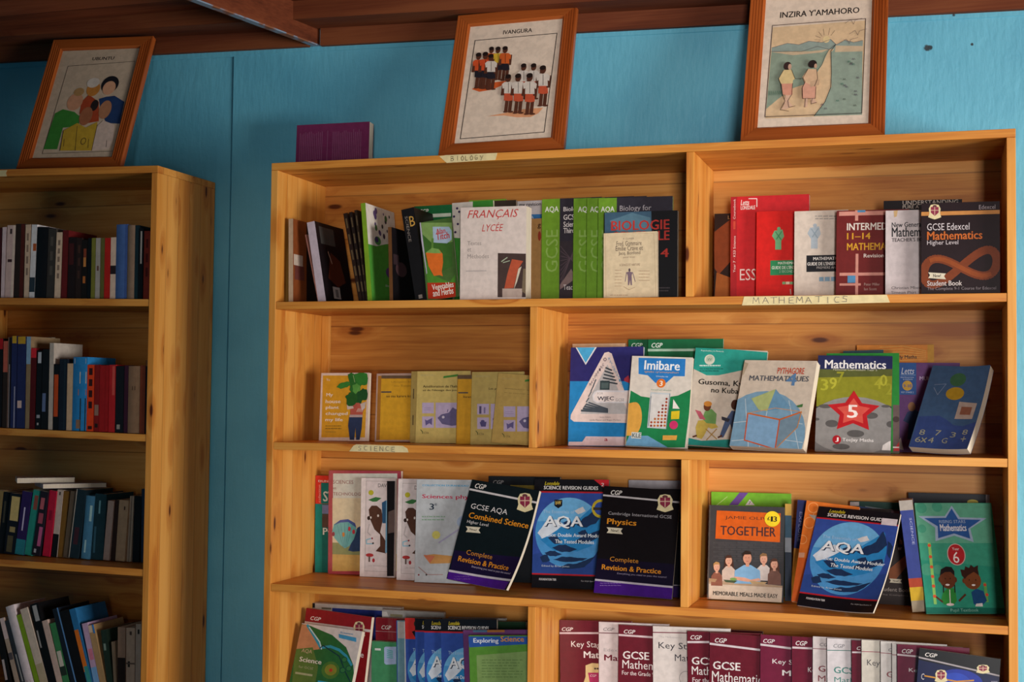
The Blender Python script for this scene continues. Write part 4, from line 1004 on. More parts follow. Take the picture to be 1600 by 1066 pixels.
book('a3', '#2a1c17', 'leftmost of three thin dark brown leaning spines', G_BIO, thin_dark, name='magazine', cat='magazine')
book('a4', '#241a16', 'middle of three thin dark brown leaning spines', G_BIO, thin_dark, name='magazine', cat='magazine')
book('a5', '#30241a', 'thin dark brown leaning spine touching the lime green spine', G_BIO, thin_dark, name='magazine', cat='magazine')
def green_dots(a):
    a.rect(0, 0, 1, .42, '#dcd6cc'); a.poly(((0, .46), (.62, .37), (1, .33), (1, .42), (0, .52)), '#4f9a3a'); a.poly(((.5, .98), (1, .88), (1, 1), (0, 1)), '#d8d2c6')
    rr = random.Random(3)
    for i in range(16):
        a.circ(.1 + .8 * rr.random(), .04 + .28 * rr.random(), .02 + .03 * rr.random(), rr.choice(('#3a3048', '#2c2c34', '#3f6a3a', '#5c4a78')), 10)
    a.ell(.33, .36, .11, .045, '#4a8a4a'); a.ell(.30, .35, .06, .03, '#3f2f66')
    a.ell(.72, .67, .18, .06, '#5e3b78'); a.text('Biology', .5, .80, .85, .83, '#d8d2c6')
book('a6', '#4f9a3a', 'lime spined book with a white and green dotted cover, standing spine out', G_BIO, lambda a: a.rect(0, 0, 1, 1, '#7fa62c'), green_dots)
book('a7', '#171417', 'black book with a narrow brown spine behind the green dotted cover', G_BIO, lambda a: a.rect(0, 0, 1, 1, '#6a4526'), lambda a: (a.ell(.4, .55, .25, .1, '#4a3438'), a.rect(.05, .36, .3, .5, '#3a2c30')))
def art_a8(a):
    a.text('SCIENCE', .2, .08, .42, .36, '#8a8078', rot=90); a.text('B', .52, .09, .92, .20, '#c79a48')
    a.rect(.3, .94, .6, .98, '#8a8078')
book('a8', '#181719', 'thick black spine lettered Science with a gold B, leaning left', G_BIO, art_a8)
def art_a9(a):
    a.crop(*c6); cgp(a, 1105, 222, 1175, 252); a.rect(1070, 262, 1340, 274, '#c9d4c4')
book('a9', '#1f6a3c', 'dark green textbook standing behind the vegetable and herb book', G_BIO, art_a9, name='textbook')
def art_a10(a):
    a.crop(*c6)
    a.poly(((1120, 320), (1345, 320), (1352, 460), (1140, 500)), '#7fa05a'); a.poly(((1125, 400), (1200, 470), (1250, 420), (1345, 480), (1350, 640), (1250, 690), (1160, 700), (1130, 520)), '#3f6a2c')
    a.poly(((1140, 560), (1200, 700), (1330, 760), (1370, 700), (1372, 780), (1170, 770)), '#4f8a30')
    a.poly(((1205, 350), (1325, 350), (1345, 380), (1345, 445), (1310, 472), (1210, 466)), '#a8bcd0')
    a.text('Alan', 1228, 366, 1300, 396, '#c03a34', bold=True); a.text('Titch', 1228, 400, 1330, 434, '#c03a34', bold=True)
    a.line(((1205, 440), (1202, 520)), 16, '#5f8a3c')
    a.poly(((1155, 545), (1180, 520), (1215, 512), (1255, 520), (1278, 550), (1282, 610), (1272, 680), (1280, 715), (1255, 705), (1215, 712), (1175, 640)), '#e0702a')
    a.poly(((1155, 540), (1200, 505), (1250, 515), (1270, 545), (1215, 545)), '#7fa858')
    a.poly(((1165, 762), (1372, 760), (1376, 880), (1172, 880)), '#b5361f')
    a.text('Vegetables', 1198, 776, 1362, 806, '#e8e0d4', bold=True); a.text('and Herbs', 1204, 816, 1360, 842, '#e8e0d4', bold=True)
    a.poly(((1100, 310), (1118, 320), (1165, 690), (1160, 700)), '#b9b4c4')
book('a10', '#4a6a34', 'gardening book about vegetables and herbs with an orange pepper photo', G_BIO, art_a10)
def art_a11(a):
    a.crop(*c6); a.poly(((1335, 150), (1500, 150), (1500, 440), (1350, 430)), '#d9d2c8')
    for x, y in ((1385, 215), (1362, 275), (1400, 240), (1390, 330), (1372, 390)): a.circ(x, y, 9, '#3f3056', 10)
book('a11', '#3f8a34', 'green book with a white dotted upper half squeezed beside the white French book', G_BIO, art_a11)
book('a12', '#86b23a', 'lime green book peeking over the white French book', G_BIO)
book('a13', '#3a3028', 'dark brown book peeking over the white French book', G_BIO)
def art_K(a):
    a.crop(*c7)
    a.text('FRANÇAIS', 122, 195, 440, 248, '#c23c3a', shear=.28); a.text('LYCÉE', 212, 272, 346, 324, '#c23c3a', shear=.28)
    for s, x0, x1, y in (('Textes', 122, 208, 388), ('et', 122, 146, 430), ('Méthodes', 122, 256, 470)): a.text(s, x0, y, x1, y + 24, '#9a8f8a')
    a.rect(112, 572, 240, 576, '#b8aca8')
    a.poly(((312, 462), (487, 466), (487, 738), (310, 738)), '#4a3a36')
    a.poly(((400, 500), (470, 512), (440, 560), (410, 680), (352, 684), (372, 590)), '#b8563a'); a.poly(((440, 560), (460, 545), (432, 640), (412, 690)), '#d8cbb4')
    a.poly(((340, 684), (465, 684), (462, 738), (340, 738)), '#b8a498'); a.poly(((470, 560), (487, 560), (487, 720), (462, 700)), '#7a6a54'); a.line(((335, 515), (370, 490)), 6, '#a8b49a'); a.line(((345, 522), (385, 510)), 5, '#a8b49a')
book('K', '#dccdc4', 'thick cream French textbook with red italic title', G_BIO, art_K, name='textbook')
def art_a14(a):
    a.crop(*c7); a.text('my revision', 446, 150, 582, 172, '#2c2a34', bold=True); a.rect(488, 222, 590, 256, '#3a7ab8'); a.text('AA', 498, 230, 536, 250, '#cfe0ee'); a.text('O', 495, 278, 526, 318, '#3a3a48')
book('a14', '#d3cdcf', 'white revision notes book with a blue band behind the French textbook', G_BIO, art_a14, name='textbook')
book('a15', '#b08450', 'tan book squeezed against the first green Biology textbook', G_BIO, lambda a: (a.crop(*c7), a.text('g', 560, 280, 580, 310, '#3a2418', bold=True), a.ell(572, 355, 10, 30, '#9a3a28')))
def art_n(i):
    gx0, gx1 = ((585, 700), (780, 866), (864, 936), (935, 1056))[i]
    def art(a):
        a.crop(*c7)
        tx = (606, 812, 888, 955)[i]
        g2 = (700, 895, 980, 1056)[i]
        a.rect(g2, 90, g2 + 420, 760, '#3a3238')
        for k in range(9): a.line(((g2 + 4, 660 - 30 * k), (g2 + 90, 430 + 12 * k)), 4, '#5c4c54')
        a.poly(((g2, 660), (g2 + 70, 560), (g2 + 100, 620), (g2, 690)), '#86706e')
        a.rect(g2, 90, g2 + 420, 375, '#34303a')
        a.text('AQA', tx, 172, tx + 86, 210, '#e2e6d8', bold=True)
        a.text('GCSE', tx + 6, 318, tx + 80, 580, '#8fb45a', rot=-90)
        if i == 0:
            for s, y, e in (('Biology', 174, 206), ('GCSE', 222, 252), ('Science', 266, 296), ('Third', 306, 336)): a.text(s, 722, y, {'Biology': 836, 'GCSE': 808, 'Science': 820, 'Third': 790}[s], e, '#ddd6d6', bold=True)
            a.text('Teacher', 722, 660, 820, 690, '#ddd6d6')
        if i == 3:
            a.text('Biology for', 1074, 166, 1270, 204, '#b4adb2')
            lines(a, 1290, 212, 1390, 2, 22, 8, '#6f6a70')
    return art
for i, d in enumerate(('leftmost green and black Biology textbook, title beginning on its dark panel', 'second green Biology textbook, only its green strip showing', 'third green Biology textbook, narrowest green strip', 'green and black Biology textbook furthest right, behind the French biology book')):
    book('n%d' % (i + 1), '#6f9c2c', d, G_BIO, art_n(i), name='textbook')
def art_o1(a):
    a.crop(*c7); a.poly(((980, 196), (1270, 196), (1276, 340), (980, 340)), '#3d5a70'); a.poly(((1010, 260), (1150, 210), (1265, 240), (1270, 330), (1060, 330)), '#56788a')
    a.text('BIOLOGIE', 1020, 262, 1385, 312, '#b8362e', bold=True); a.text('GENERALE', 1020, 330, 1385, 380, '#b8362e', bold=True); a.text('4', 1328, 434, 1380, 486, '#b8362e', bold=True)
    lines(a, 1320, 676, 1390, 2, 18, 7, '#4a4448')
book('o1', '#141317', 'black biology textbook with red capitals and a red 4', G_BIO, art_o1, name='textbook')
def art_p1(a):
    a.crop(935, 350, 8.885)
    a.line(((95, 110), (108, 1030)), 3, '#b8906a'); a.line(((770, 130), (800, 1030)), 3, '#a88a6a'); a.line(((95, 112), (770, 132)), 3, '#b8906a')
    a.text('P. CUVIER', 345, 196, 495, 214, '#6a5a50')
    for s, x0, x1, y0, y1 in (('Fred. Gommaire', 252, 600, 242, 294), ('Emilie Crave et', 240, 618, 310, 362), ('Jacq. Bonfond', 280, 582, 384, 434)): a.text(s, x0, y0, x1, y1, '#5a4a44')
    a.text('pour tous', 345, 456, 505, 474, '#8a7262'); a.text('SCIENCE ET NATURE', 292, 556, 580, 578, '#8a7262')
    a.ell(432, 640, 14, 24, '#5c4c54'); a.poly(((392, 672), (432, 660), (476, 672), (462, 720), (468, 850), (448, 850), (440, 780), (428, 850), (412, 850), (408, 720)), '#7a6672'); a.line(((392, 672), (374, 800)), 9, '#7a6672'); a.line(((476, 672), (512, 800)), 9, '#7a6672')
    lines(a, 230, 640, 345, 6, 44, 7, '#b09478'); lines(a, 565, 650, 720, 4, 44, 7, '#b09478'); a.line(((355, 870), (430, 915), (510, 880)), 4, '#a08468')
    lines(a, 165, 985, 470, 1, 10, 8, '#b09478')
book('p1', '#d9c5a2', 'small cream booklet with a little anatomy figure', G_BIO, art_p1, name='booklet', cat='booklet')

# ---- top row, mathematics side
def art_r1(a):
    a.crop(*c8); a.poly(((138, 250), (215, 190), (230, 300), (215, 390), (160, 450), (140, 420)), '#8a4420'); a.poly(((150, 440), (230, 470), (225, 560), (140, 560)), '#a8622a'); a.text('L', 204, 172, 214, 188, '#c9a070')
book('r1', '#2a1a15', 'dark book with orange flames at the left end of the mathematics compartment', G_MAT, art_r1)
def art_r2(a):
    a.crop(*c8); a.rect(200, 60, 244, 570, '#a8242a')
    a.text('Coursebook', 229, 94, 239, 188, '#e8d6d2', rot=-90); a.text('Year 7 · KS3 Science', 229, 268, 239, 440, '#e8d6d2', rot=-90); a.rect(229, 198, 239, 236, '#c44a3a')
    a.text('Letts', 264, 98, 304, 122, '#eee0dc', bold=True, shear=.2); a.text('LONSDALE', 264, 126, 332, 142, '#eee0dc', bold=True); a.line(((302, 92), (340, 92), (340, 130)), 4, '#eee0dc')
    a.text('ESSENTIALS', 260, 424, 560, 472, '#f0dcd8')
book('r2', '#c4262c', 'tall bright red science coursebook at the back of its row', G_MAT, art_r2, name='textbook')
def emblem(a, x, y, s, c1, c2):
    a.poly(((x - 18 * s, y - 20 * s), (x + 22 * s, y - 26 * s), (x + 30 * s, y + 8 * s), (x + 16 * s, y + 30 * s), (x + 16 * s, y + 74 * s), (x - 14 * s, y + 74 * s), (x - 14 * s, y + 30 * s), (x - 30 * s, y + 6 * s)), c1)
    a.circ(x + 4 * s, y - 30 * s, 9 * s, c1, 12); a.line(((x - 12 * s, y - 14 * s), (x + 16 * s, y + 26 * s)), 5 * s, c2); a.line(((x + 18 * s, y - 16 * s), (x - 8 * s, y + 22 * s)), 5 * s, c2)
def art_r3(a):
    a.crop(*c8); emblem(a, 440, 262, .95, '#6fae7e', '#3f8a5c'); a.rect(404, 384, 590, 450, '#2f8a58')
    a.text('MATHEMATIQUES', 440, 390, 570, 402, '#d9e8d9', bold=True); a.text("GUIDE DE L'ENSEIGNANT", 410, 410, 582, 422, '#d9e8d9', bold=True); a.text('2 SECONDAIRE', 446, 430, 540, 440, '#b4d4bc')
    a.rect(460, 484, 475, 496, '#7fae7a'); a.rect(477, 484, 494, 496, '#d9d0b4'); a.rect(496, 484, 515, 496, '#7fae7a'); a.line(((498, 520), (500, 542)), 5, '#b8a49a')
book('r3', '#d0221e', 'red mathematics teacher guide with a green emblem', G_MAT, art_r3, name='textbook')
def art_r4(a):
    a.crop(*c8); emblem(a, 610, 250, 1.05, '#a9b6bf', '#8fa0ac'); a.rect(574, 360, 770, 434, '#1f1f24')
    a.text('MATHEMATIQUES', 606, 368, 760, 382, '#e4e0da', bold=True); a.text("GUIDE DE L'ENSEIGNANT", 578, 392, 764, 404, '#e4e0da', bold=True); a.text('PREMIERE ANNEE', 622, 412, 740, 421, '#b4b0ac')
    lines(a, 615, 172, 770, 2, 12, 5, '#a8a29a'); a.rect(634, 462, 760, 480, '#7f9fb4'); a.rect(655, 462, 660, 480, '#cfc6bb'); a.rect(684, 462, 690, 480, '#cfc6bb')
book('r4', '#d6cabc', 'off-white mathematics teacher guide with a pale blue emblem', G_MAT, art_r4, name='textbook')
def art_r5(a):
    a.crop(*c8); p = '#cf8f80'
    a.rect(804, 130, 818, 196, p); a.rect(728, 154, 1040, 166, p); a.rect(815, 140, 852, 156, '#4f8ab4'); a.rect(806, 352, 817, 560, p); a.rect(730, 442, 1040, 453, p); a.rect(730, 492, 830, 502, p); a.rect(768, 455, 805, 489, '#4f8ab4')
    a.text('INTERMEDIATE', 765, 208, 1040, 236, '#e6dcd2', bold=True); a.text('11–14', 765, 254, 876, 282, '#d8a02c', bold=True); a.text('MATHEMATICS', 765, 302, 1030, 332, '#d8a02c', bold=True); a.text('Revision and', 844, 352, 990, 368, '#e0d2c8', bold=True)
    a.text('Peter Miller', 846, 490, 920, 502, '#b89a90'); a.text('Ian Scott', 846, 512, 905, 524, '#b89a90')
book('r5', '#6f2120', 'maroon mathematics book lettered 11–14 with pink crossing bars', G_MAT, art_r5, name='textbook')
def art_r6(a):
    a.crop(*c8); a.text('UNDERSTANDING', 1028, 102, 1290, 117, '#cfc4b8'); a.text('PURE A', 1028, 124, 1104, 138, '#cfc4b8')
book('r6', '#1d181c', 'black mathematics book half hidden behind the white teacher book', G_MAT, art_r6, name='textbook')
def art_r7(a):
    a.crop(*c8); a.text('New General', 976, 204, 1120, 224, '#2c2c30', bold=True); a.text('Mathematics', 976, 228, 1190, 268, '#2c2c30', bold=True); a.text("TEACHER'S BOOK", 976, 278, 1160, 292, '#3a3236', bold=True)
    a.text('Christian Mbewe', 975, 506, 1130, 518, '#4a4446'); a.text('Simeon Phiri', 975, 528, 1090, 540, '#4a4446'); a.poly(((985, 150), (1005, 146), (1000, 176), (988, 180)), '#c9a878')
book('r7', '#cfc4c4', 'white mathematics teacher book with bold black lettering', G_MAT, art_r7, name='textbook')
def ribbon_new(a, x0, y0, x1, y1, s='New!'):
    h = y1 - y0
    a.poly(((x0, y0), (x1, y0 + h * .18), (x1 - h * .3, y0 + h * .6), (x1, y1 + h * .1), (x0, y1 - h * .1), (x0 + h * .3, y0 + h * .45)), '#d9d0b8'); a.text(s, x0 + (x1 - x0) * .28, y0 + h * .28, x0 + (x1 - x0) * .72, y0 + h * .78, '#3a342c', bold=True)
def art_r8(a):
    a.crop(*c8); o = '#9c4a1e'
    a.rect(1112, 155, 1500, 163, '#c98a4a'); a.text('Edexcel', 1388, 122, 1465, 140, '#a89ca0'); crest(a, 1148, 118, 1210, 190)
    # ribbon of figure eight
    pts = [(1300 + 172 * math.cos(t), 416 + 60 * math.sin(2 * t) - 30 * math.cos(t)) for t in [2 * math.pi * i / 40 for i in range(41)]]
    a.line(pts, 40, '#7c3a1c'); a.line(pts[4:17], 22, '#93481f')
    a.text('GCSE Edexcel', 1143, 210, 1343, 238, '#d8cfd2'); a.text('Mathematics', 1143, 248, 1404, 282, '#c9692c', bold=True); a.text('Higher Level', 1143, 290, 1290, 314, '#cfc4c8')
    ribbon_new(a, 1148, 440, 1232, 470); a.text('Student Book', 1143, 480, 1308, 502, '#cfc4c0', bold=True); a.text('The Complete 9-1 Course for Edexcel', 1143, 510, 1468, 525, '#8f8488')
book('r8', '#221318', 'dark brown mathematics student book with an orange looping ribbon', G_MAT, art_r8, name='textbook')

# ---- second row, booklets
def art_s1(a):
    a.crop(490, 575, 8.882)
    a.poly(((130, 105), (752, 105), (712, 965), (108, 965)), '#d39a2a')
    for s, x0, x1, y0, y1 in (('My', 178, 268, 350, 408), ('house', 168, 376, 440, 490), ('plant', 170, 352, 525, 582), ('changed', 168, 472, 610, 668), ('my life', 165, 404, 695, 755)): a.text(s, x0, y0, x1, y1, '#ecdccb', bold=True)
    a.text('Yo', 178, 148, 228, 180, '#ecdccb'); lines(a, 165, 800, 430, 2, 36, 12, '#8a6a28'); lines(a, 165, 884, 340, 1, 30, 9, '#a88432')
    a.poly(((512, 560), (560, 480), (640, 470), (720, 555), (690, 600), (672, 690), (512, 690)), '#b85a4a'); a.poly(((462, 500), (520, 470), (560, 560), (470, 580)), '#c9b8ac'); a.poly(((650, 500), (730, 470), (715, 560), (670, 590)), '#c9b8ac')
    for i in range(5): a.line(((600 + 18 * i, 610), (622 + 18 * i, 565)), 6, '#d8ccc0')
    a.rect(500, 650, 680, 690, '#b8a09c'); a.poly(((496, 685), (680, 685), (668, 850), (640, 1000), (592, 1000), (584, 830), (566, 1000), (505, 1000), (482, 800)), '#2f3a58')
    for pts, c in ((((480, 90), (560, 80), (590, 330), (560, 380), (500, 300)), '#2f6a2c'), (((320, 270), (380, 210), (500, 195), (520, 240), (420, 280)), '#3a8034'), (((560, 90), (745, 80), (742, 230), (640, 300), (590, 240)), '#357a30'), (((440, 400), (500, 340), (620, 330), (640, 480), (540, 530), (460, 500)), '#2a5c28'), (((600, 340), (742, 300), (742, 440), (660, 500), (600, 460)), '#24522a'), (((540, 240), (640, 240), (650, 320), (590, 365), (545, 320)), '#5a9a44')): a.rough(pts, c, .05)
    a.line(((552, 100), (575, 200)), 6, '#9ab878'); a.line(((640, 250), (600, 350)), 5, '#7aae5a')
book('s1', '#dcc4b6', 'mustard book with a person in jeans holding a leafy plant', G_2L, art_s1)
def art_s2(a):
    a.crop(490, 575, 8.882); a.poly(((895, 110), (1400, 110), (1400, 1000), (870, 1000)), '#a8702c'); a.poly(((945, 105), (1400, 105), (1400, 146), (942, 146)), '#6a5440'); a.poly(((940, 150), (1400, 150), (1400, 1000), (918, 1000)), '#d8a22c')
    a.rect(938, 325, 1080, 345, '#5a5048'); a.text('Ubugeni bwo', 1080, 182, 1420, 212, '#a87c28'); a.text('mu Rwanda', 1120, 232, 1400, 262, '#a87c28'); a.text('no mu karere kose', 1010, 376, 1400, 408, '#4a3a24', bold=True)
book('s2', '#b8998c', 'mustard booklet with a pale border right of the plant book', G_2L, art_s2, name='booklet', cat='booklet')
def art_jb(x, y, s=1.0, les=False, slantless=True):
    def art(a):
        a.crop(640, 570, 8.42)
        P = lambda u, v: (x + (u - 90) * s, y + (v - 80))
        def T(t, u0, v0, u1, v1, c, b=False): a.text(t, *P(u0, v0), *P(u1, v1), c, bold=b)
        T('INFORMATION 3', 145, 126, 335, 150, '#b8a878')
        a.poly((P(450, 150), P(640, 124), P(640, 152), P(445, 178)), '#4f8a3c')
        if les: T('Les poules', 320, 285, 520, 320, '#3f3420', True)
        else: T("Amélioration de l'habitat", 178, 268, 700, 300, '#4f4226', True); T("et de l'élevage des poules", 178, 322, 690, 354, '#4f4226', True)
        for (u0, v0, u1, v1) in ((168, 500, 322, 640), (345, 500, 680, 830), (168, 680, 322, 830)): a.poly((P(u0, v0), P(u1, v0), P(u1, v1), P(u0, v1)), '#bfaecb')
        a.poly((P(370, 700), P(420, 655), P(520, 630), P(570, 560), P(600, 580), P(660, 600), P(660, 790), P(560, 805), P(430, 780)), '#6a6288')
        a.ell(*P(445, 690), 18, 18, '#d0c6d6'); a.line((P(500, 620), P(508, 590)), 10, '#6a6288')
        if les: a.rect(*P(195, 530), *P(222, 630), '#5a5074'); a.rect(*P(255, 545), *P(275, 625), '#8278a0'); a.poly((P(200, 740), P(290, 735), P(280, 800), P(220, 800)), '#5a5280'); a.ell(*P(240, 730), 26, 18, '#5a5280')
        else: a.poly((P(205, 720), P(232, 735), P(300, 700), P(296, 795), P(262, 770), P(215, 800)), '#6a6090'); lines(a, *P(195, 565), P(300, 0)[0], 2, 26, 9, '#a898b8')
        T('CTA', 195, 882, 255, 910, '#7a6a44', True); a.line((P(150, 856), P(172, 880), P(178, 905)), 9, '#4f5a34')
    return art
def stap(a):
    a.line(((.05, .25), (.05, .38)), .02, '#6a5a3a'); a.line(((.05, .62), (.05, .75)), .02, '#6a5a3a')
book('s3', '#c2a860', 'thin khaki booklet whose stapled edge shows left of the habitat booklet', G_2L, stap, name='booklet', cat='booklet')
book('s3b', '#cfb76c', 'khaki booklet with lilac picture squares, left of the mustard strip', G_2L, art_jb(88, 80), name='booklet', cat='booklet')
def art_s4(a):
    a.crop(640, 570, 8.42); a.rect(600, 130, 1000, 185, '#6a543e'); a.rect(640, 190, 1000, 1100, '#d09a2c'); a.rect(640, 360, 770, 378, '#5a5048'); a.text('Iterambere', 708, 408, 900, 436, '#5a4424', bold=True)
book('s4', '#b5832c', 'mustard strip of a booklet wedged between the khaki booklets', G_2L, art_s4, name='booklet', cat='booklet')
book('s5', '#c0a862', 'khaki booklet with a lilac basket picture, second from the divider', G_2L, art_jb(812, 95, 1.0, True), name='booklet', cat='booklet')
book('s6', '#c4a45c', 'tilted khaki booklet with lilac pictures touching the divider', G_2L, art_jb(1160, 128), name='booklet', cat='booklet')

# ---- second row, textbooks
def art_t1(a):
    a.crop(*r2b)
    a.poly(((115, 158), (560, 158), (545, 365), (112, 365)), '#2f2f6e')
    a.poly(((148, 160), (278, 160), (210, 268)), '#d8dfe6'); a.poly(((158, 164), (266, 164), (210, 256)), '#49a8dc')
    a.shape(((345, 190), (365, 200), (490, 570), (480, 605), (470, 614), (140, 606), (120, 590), (122, 565), (322, 196)), '#e2d4d0')
    a.poly(((340, 265), (440, 500), (470, 560), (178, 560)), '#b9bcbf')
    for i in range(5):
        k = i / 5.0
        a.line(((185 + 55 * k, 540 - 60 * k), (340, 548 - 22 * k)), 12 - 5 * k, '#4a5560'); a.line(((330 - 5 * i, 285 + 20 * i), (365 + 8 * i, 300 + 20 * i)), 9, '#3f474f'); a.line(((200 + 14 * i, 520 - 32 * i), (215 + 14 * i, 500 - 36 * i)), 7, '#5a646c')
    a.rect(296, 362, 352, 416, '#3a4a4e'); a.rect(304, 374, 346, 408, '#566a6c')
    a.poly(((262, 428), (280, 420), (560, 420), (560, 496), (275, 494), (255, 480), (250, 452)), '#dfe3ea'); a.poly(((275, 430), (560, 430), (560, 488), (280, 486), (262, 474), (260, 450)), '#eee9e8')
    a.text('FOR', 280, 432, 314, 444, '#9aa0a8'); a.text('WJEC', 280, 456, 378, 486, '#3a3a4c', bold=True); a.text('GCSE', 388, 468, 440, 484, '#8f949c')
    # title along the slopes of the triangle
    for k, ch in enumerate('MASTERING'):
        t = k / 8.0; x, y = 238 + 76 * t, 385 - 118 * t; a.text(ch, x - 5, y - 8, x + 5, y + 8, '#5a5260')
    for k, ch in enumerate('MATHEMATICS'):
        t = k / 10.0; x, y = 350 + 80 * t, 232 + 160 * t; a.text(ch, x - 5, y - 8, x + 5, y + 8, '#5f9ac0')
    a.ell(326, 236, 9, 11, '#5a4a5a', 12); a.ell(326, 236, 5, 7, '#e2d4d0', 12)
    a.text('Series Editors', 295, 574, 358, 584, '#8a8084'); a.text('Linda Mason and Roger Porkess', 236, 592, 420, 603, '#7a7276')
    a.poly(((110, 726), (190, 726), (212, 694), (560, 698), (560, 760), (105, 760)), '#dccad0'); a.text('a', 322, 706, 342, 722, '#a03a4a', bold=True); lines(a, 215, 702, 300, 2, 9, 3, '#b8a8b4')
    a.poly(((440, 350), (465, 330), (480, 380), (440, 365)), '#a83a4a')
book('t1', '#2886c8', 'blue mathematics textbook with a white triangle of steps', G_2R, art_t1, name='textbook', rough=.3)
book('t0', '#c8a888', 'cream edge of a book behind the blue triangle textbook', G_2R)
def art_t2(a):
    a.crop(*r2b); cgp(a, 483, 138, 549, 163, '#c9d8cc')
book('t2', '#165c38', 'dark green revision book at the back, left of its twin', G_2R, art_t2, name='textbook')
def art_t2b(a):
    a.crop(*r2b); cgp(a, 602, 137, 668, 165, '#e2ece4'); a.rect(540, 173, 1045, 185, '#a9c8b4')
book('t2b', '#17633c', 'dark green revision book at the back, right of its twin', G_2R, art_t2b, name='textbook')
def art_t3(a):
    a.crop(*r2b)
    a.poly(((478, 420), (540, 455), (640, 470), (760, 450), (845, 410), (800, 760), (440, 760)), '#23804c')
    a.poly(((525, 225), (805, 232), (800, 336), (735, 335), (690, 375), (625, 375), (580, 330), (525, 322)), '#2f7cc4')
    a.text('Imibare', 562, 240, 770, 302, '#eef2f4', bold=True); a.text('Igitabo cy’umunyeshuri', 562, 302, 762, 322, '#d8a44a'); a.text('Umwaka wa', 630, 330, 700, 342, '#cfe0f0')
    a.circ(659, 377, 27, '#e0742c'); a.text('3', 650, 362, 668, 394, '#f4ead8', bold=True); a.text('Amashuri abanza', 598, 410, 720, 424, '#8aa890')
    a.poly(((596, 430), (716, 436), (690, 650), (576, 642)), '#bfc8cc'); a.poly(((604, 440), (708, 446), (686, 640), (584, 634)), '#d6d4d0')
    rr = random.Random(5)
    for j in range(9):
        for i in range(5):
            if j < 7 - i * 1.8: continue
            a.circ(602 + i * 20 - j * 1.5 + 10, 470 + j * 20, 7, rr.choice(('#b86a34', '#a84a30', '#8a3a2c')), 8)
    a.line(((600, 455), (585, 632)), 3, '#6a7a80'); a.line(((712, 440), (690, 648)), 3, '#6a7a80')
    a.poly(((732, 472), (770, 530), (728, 528)), '#e8e4dc'); a.poly(((720, 545), (770, 541), (766, 590), (718, 592)), '#d8c02c'); a.circ(734, 626, 25, '#c8386a')
    a.ell(500, 590, 45, 100, '#d8a24a'); a.poly(((455, 500), (500, 490), (500, 690), (445, 690)), '#d8a24a'); a.poly(((445, 745), (470, 690), (580, 690), (700, 760), (445, 760)), '#6aa0c4')
    a.rect(484, 668, 540, 708, '#c9d0cc'); a.text('KLE', 488, 674, 540, 702, '#5a6a6a', bold=True); a.poly(((670, 688), (755, 688), (750, 716), (668, 716)), '#d8a24a')
    a.line(((478, 230), (448, 740)), 7, '#a09884')
book('t3', '#d6cfc4', 'worn green and white primary maths book with a blue banner and orange 3', G_2R, art_t3, name='textbook', rough=.25)
def art_t4(a):
    a.crop(*r2b)
    a.poly(((865, 155), (1310, 195), (1290, 330), (1140, 300), (1000, 330), (930, 330), (850, 290)), '#2f9a8c')
    a.circ(948, 236, 31, '#d8d8c8'); a.circ(948, 232, 22, '#b8c4b0'); a.text('W', 936, 226, 960, 244, '#5a7a6a'); a.rect(930, 248, 966, 256, '#d8d8c8')
    a.st('Repubulika y’u Rwanda', 898, 180, 1032, 192, 12, '#cfe4dc'); lines(a, 888, 268, 1020, 1, 10, 8, '#cfe4dc'); lines(a, 888, 288, 1040, 2, 13, 6, '#1f6a60')
    a.st('Gusoma, Kwandika', 882, 364, 1300, 396, 38, '#262422', True); a.st('no Kubara', 958, 414, 1160, 430, 32, '#262422', True)
    a.poly(((808, 700), (900, 720), (1060, 712), (1180, 730), (1180, 790), (800, 765)), '#2a8a80')
    # seated reader
    a.poly(((880, 600), (960, 590), (1000, 640), (960, 650), (940, 640), (915, 690), (900, 710), (870, 700), (865, 640)), '#c0a850'); a.poly(((920, 545), (960, 530), (990, 560), (985, 620), (930, 615), (905, 590)), '#6f9a5a')
    a.ell(935, 515, 22, 28, '#6a3c28'); a.ell(938, 500, 24, 16, '#c8843a'); a.poly(((862, 535), (895, 545), (925, 595), (890, 590)), '#b85a6a'); a.line(((925, 650), (990, 710)), 6, '#a8844a'); a.line(((990, 650), (930, 715)), 6, '#a8844a'); a.line(((870, 690), (850, 696)), 10, '#5a3424')
    a.poly(((1040, 600), (1080, 540), (1130, 550), (1150, 680), (1100, 700), (1070, 620), (1030, 700), (1005, 700)), '#4a5a7a'); a.ell(1098, 505, 22, 30, '#4a2c22'); a.line(((1020, 690), (1000, 700)), 10, '#5a3424'); a.poly(((1020, 575), (1070, 590), (1060, 610), (1020, 595)), '#3a3a44')
book('t4', '#cdc0b0', 'worn teal and cream literacy book with two seated readers', G_2R, art_t4, name='textbook', rough=.3)
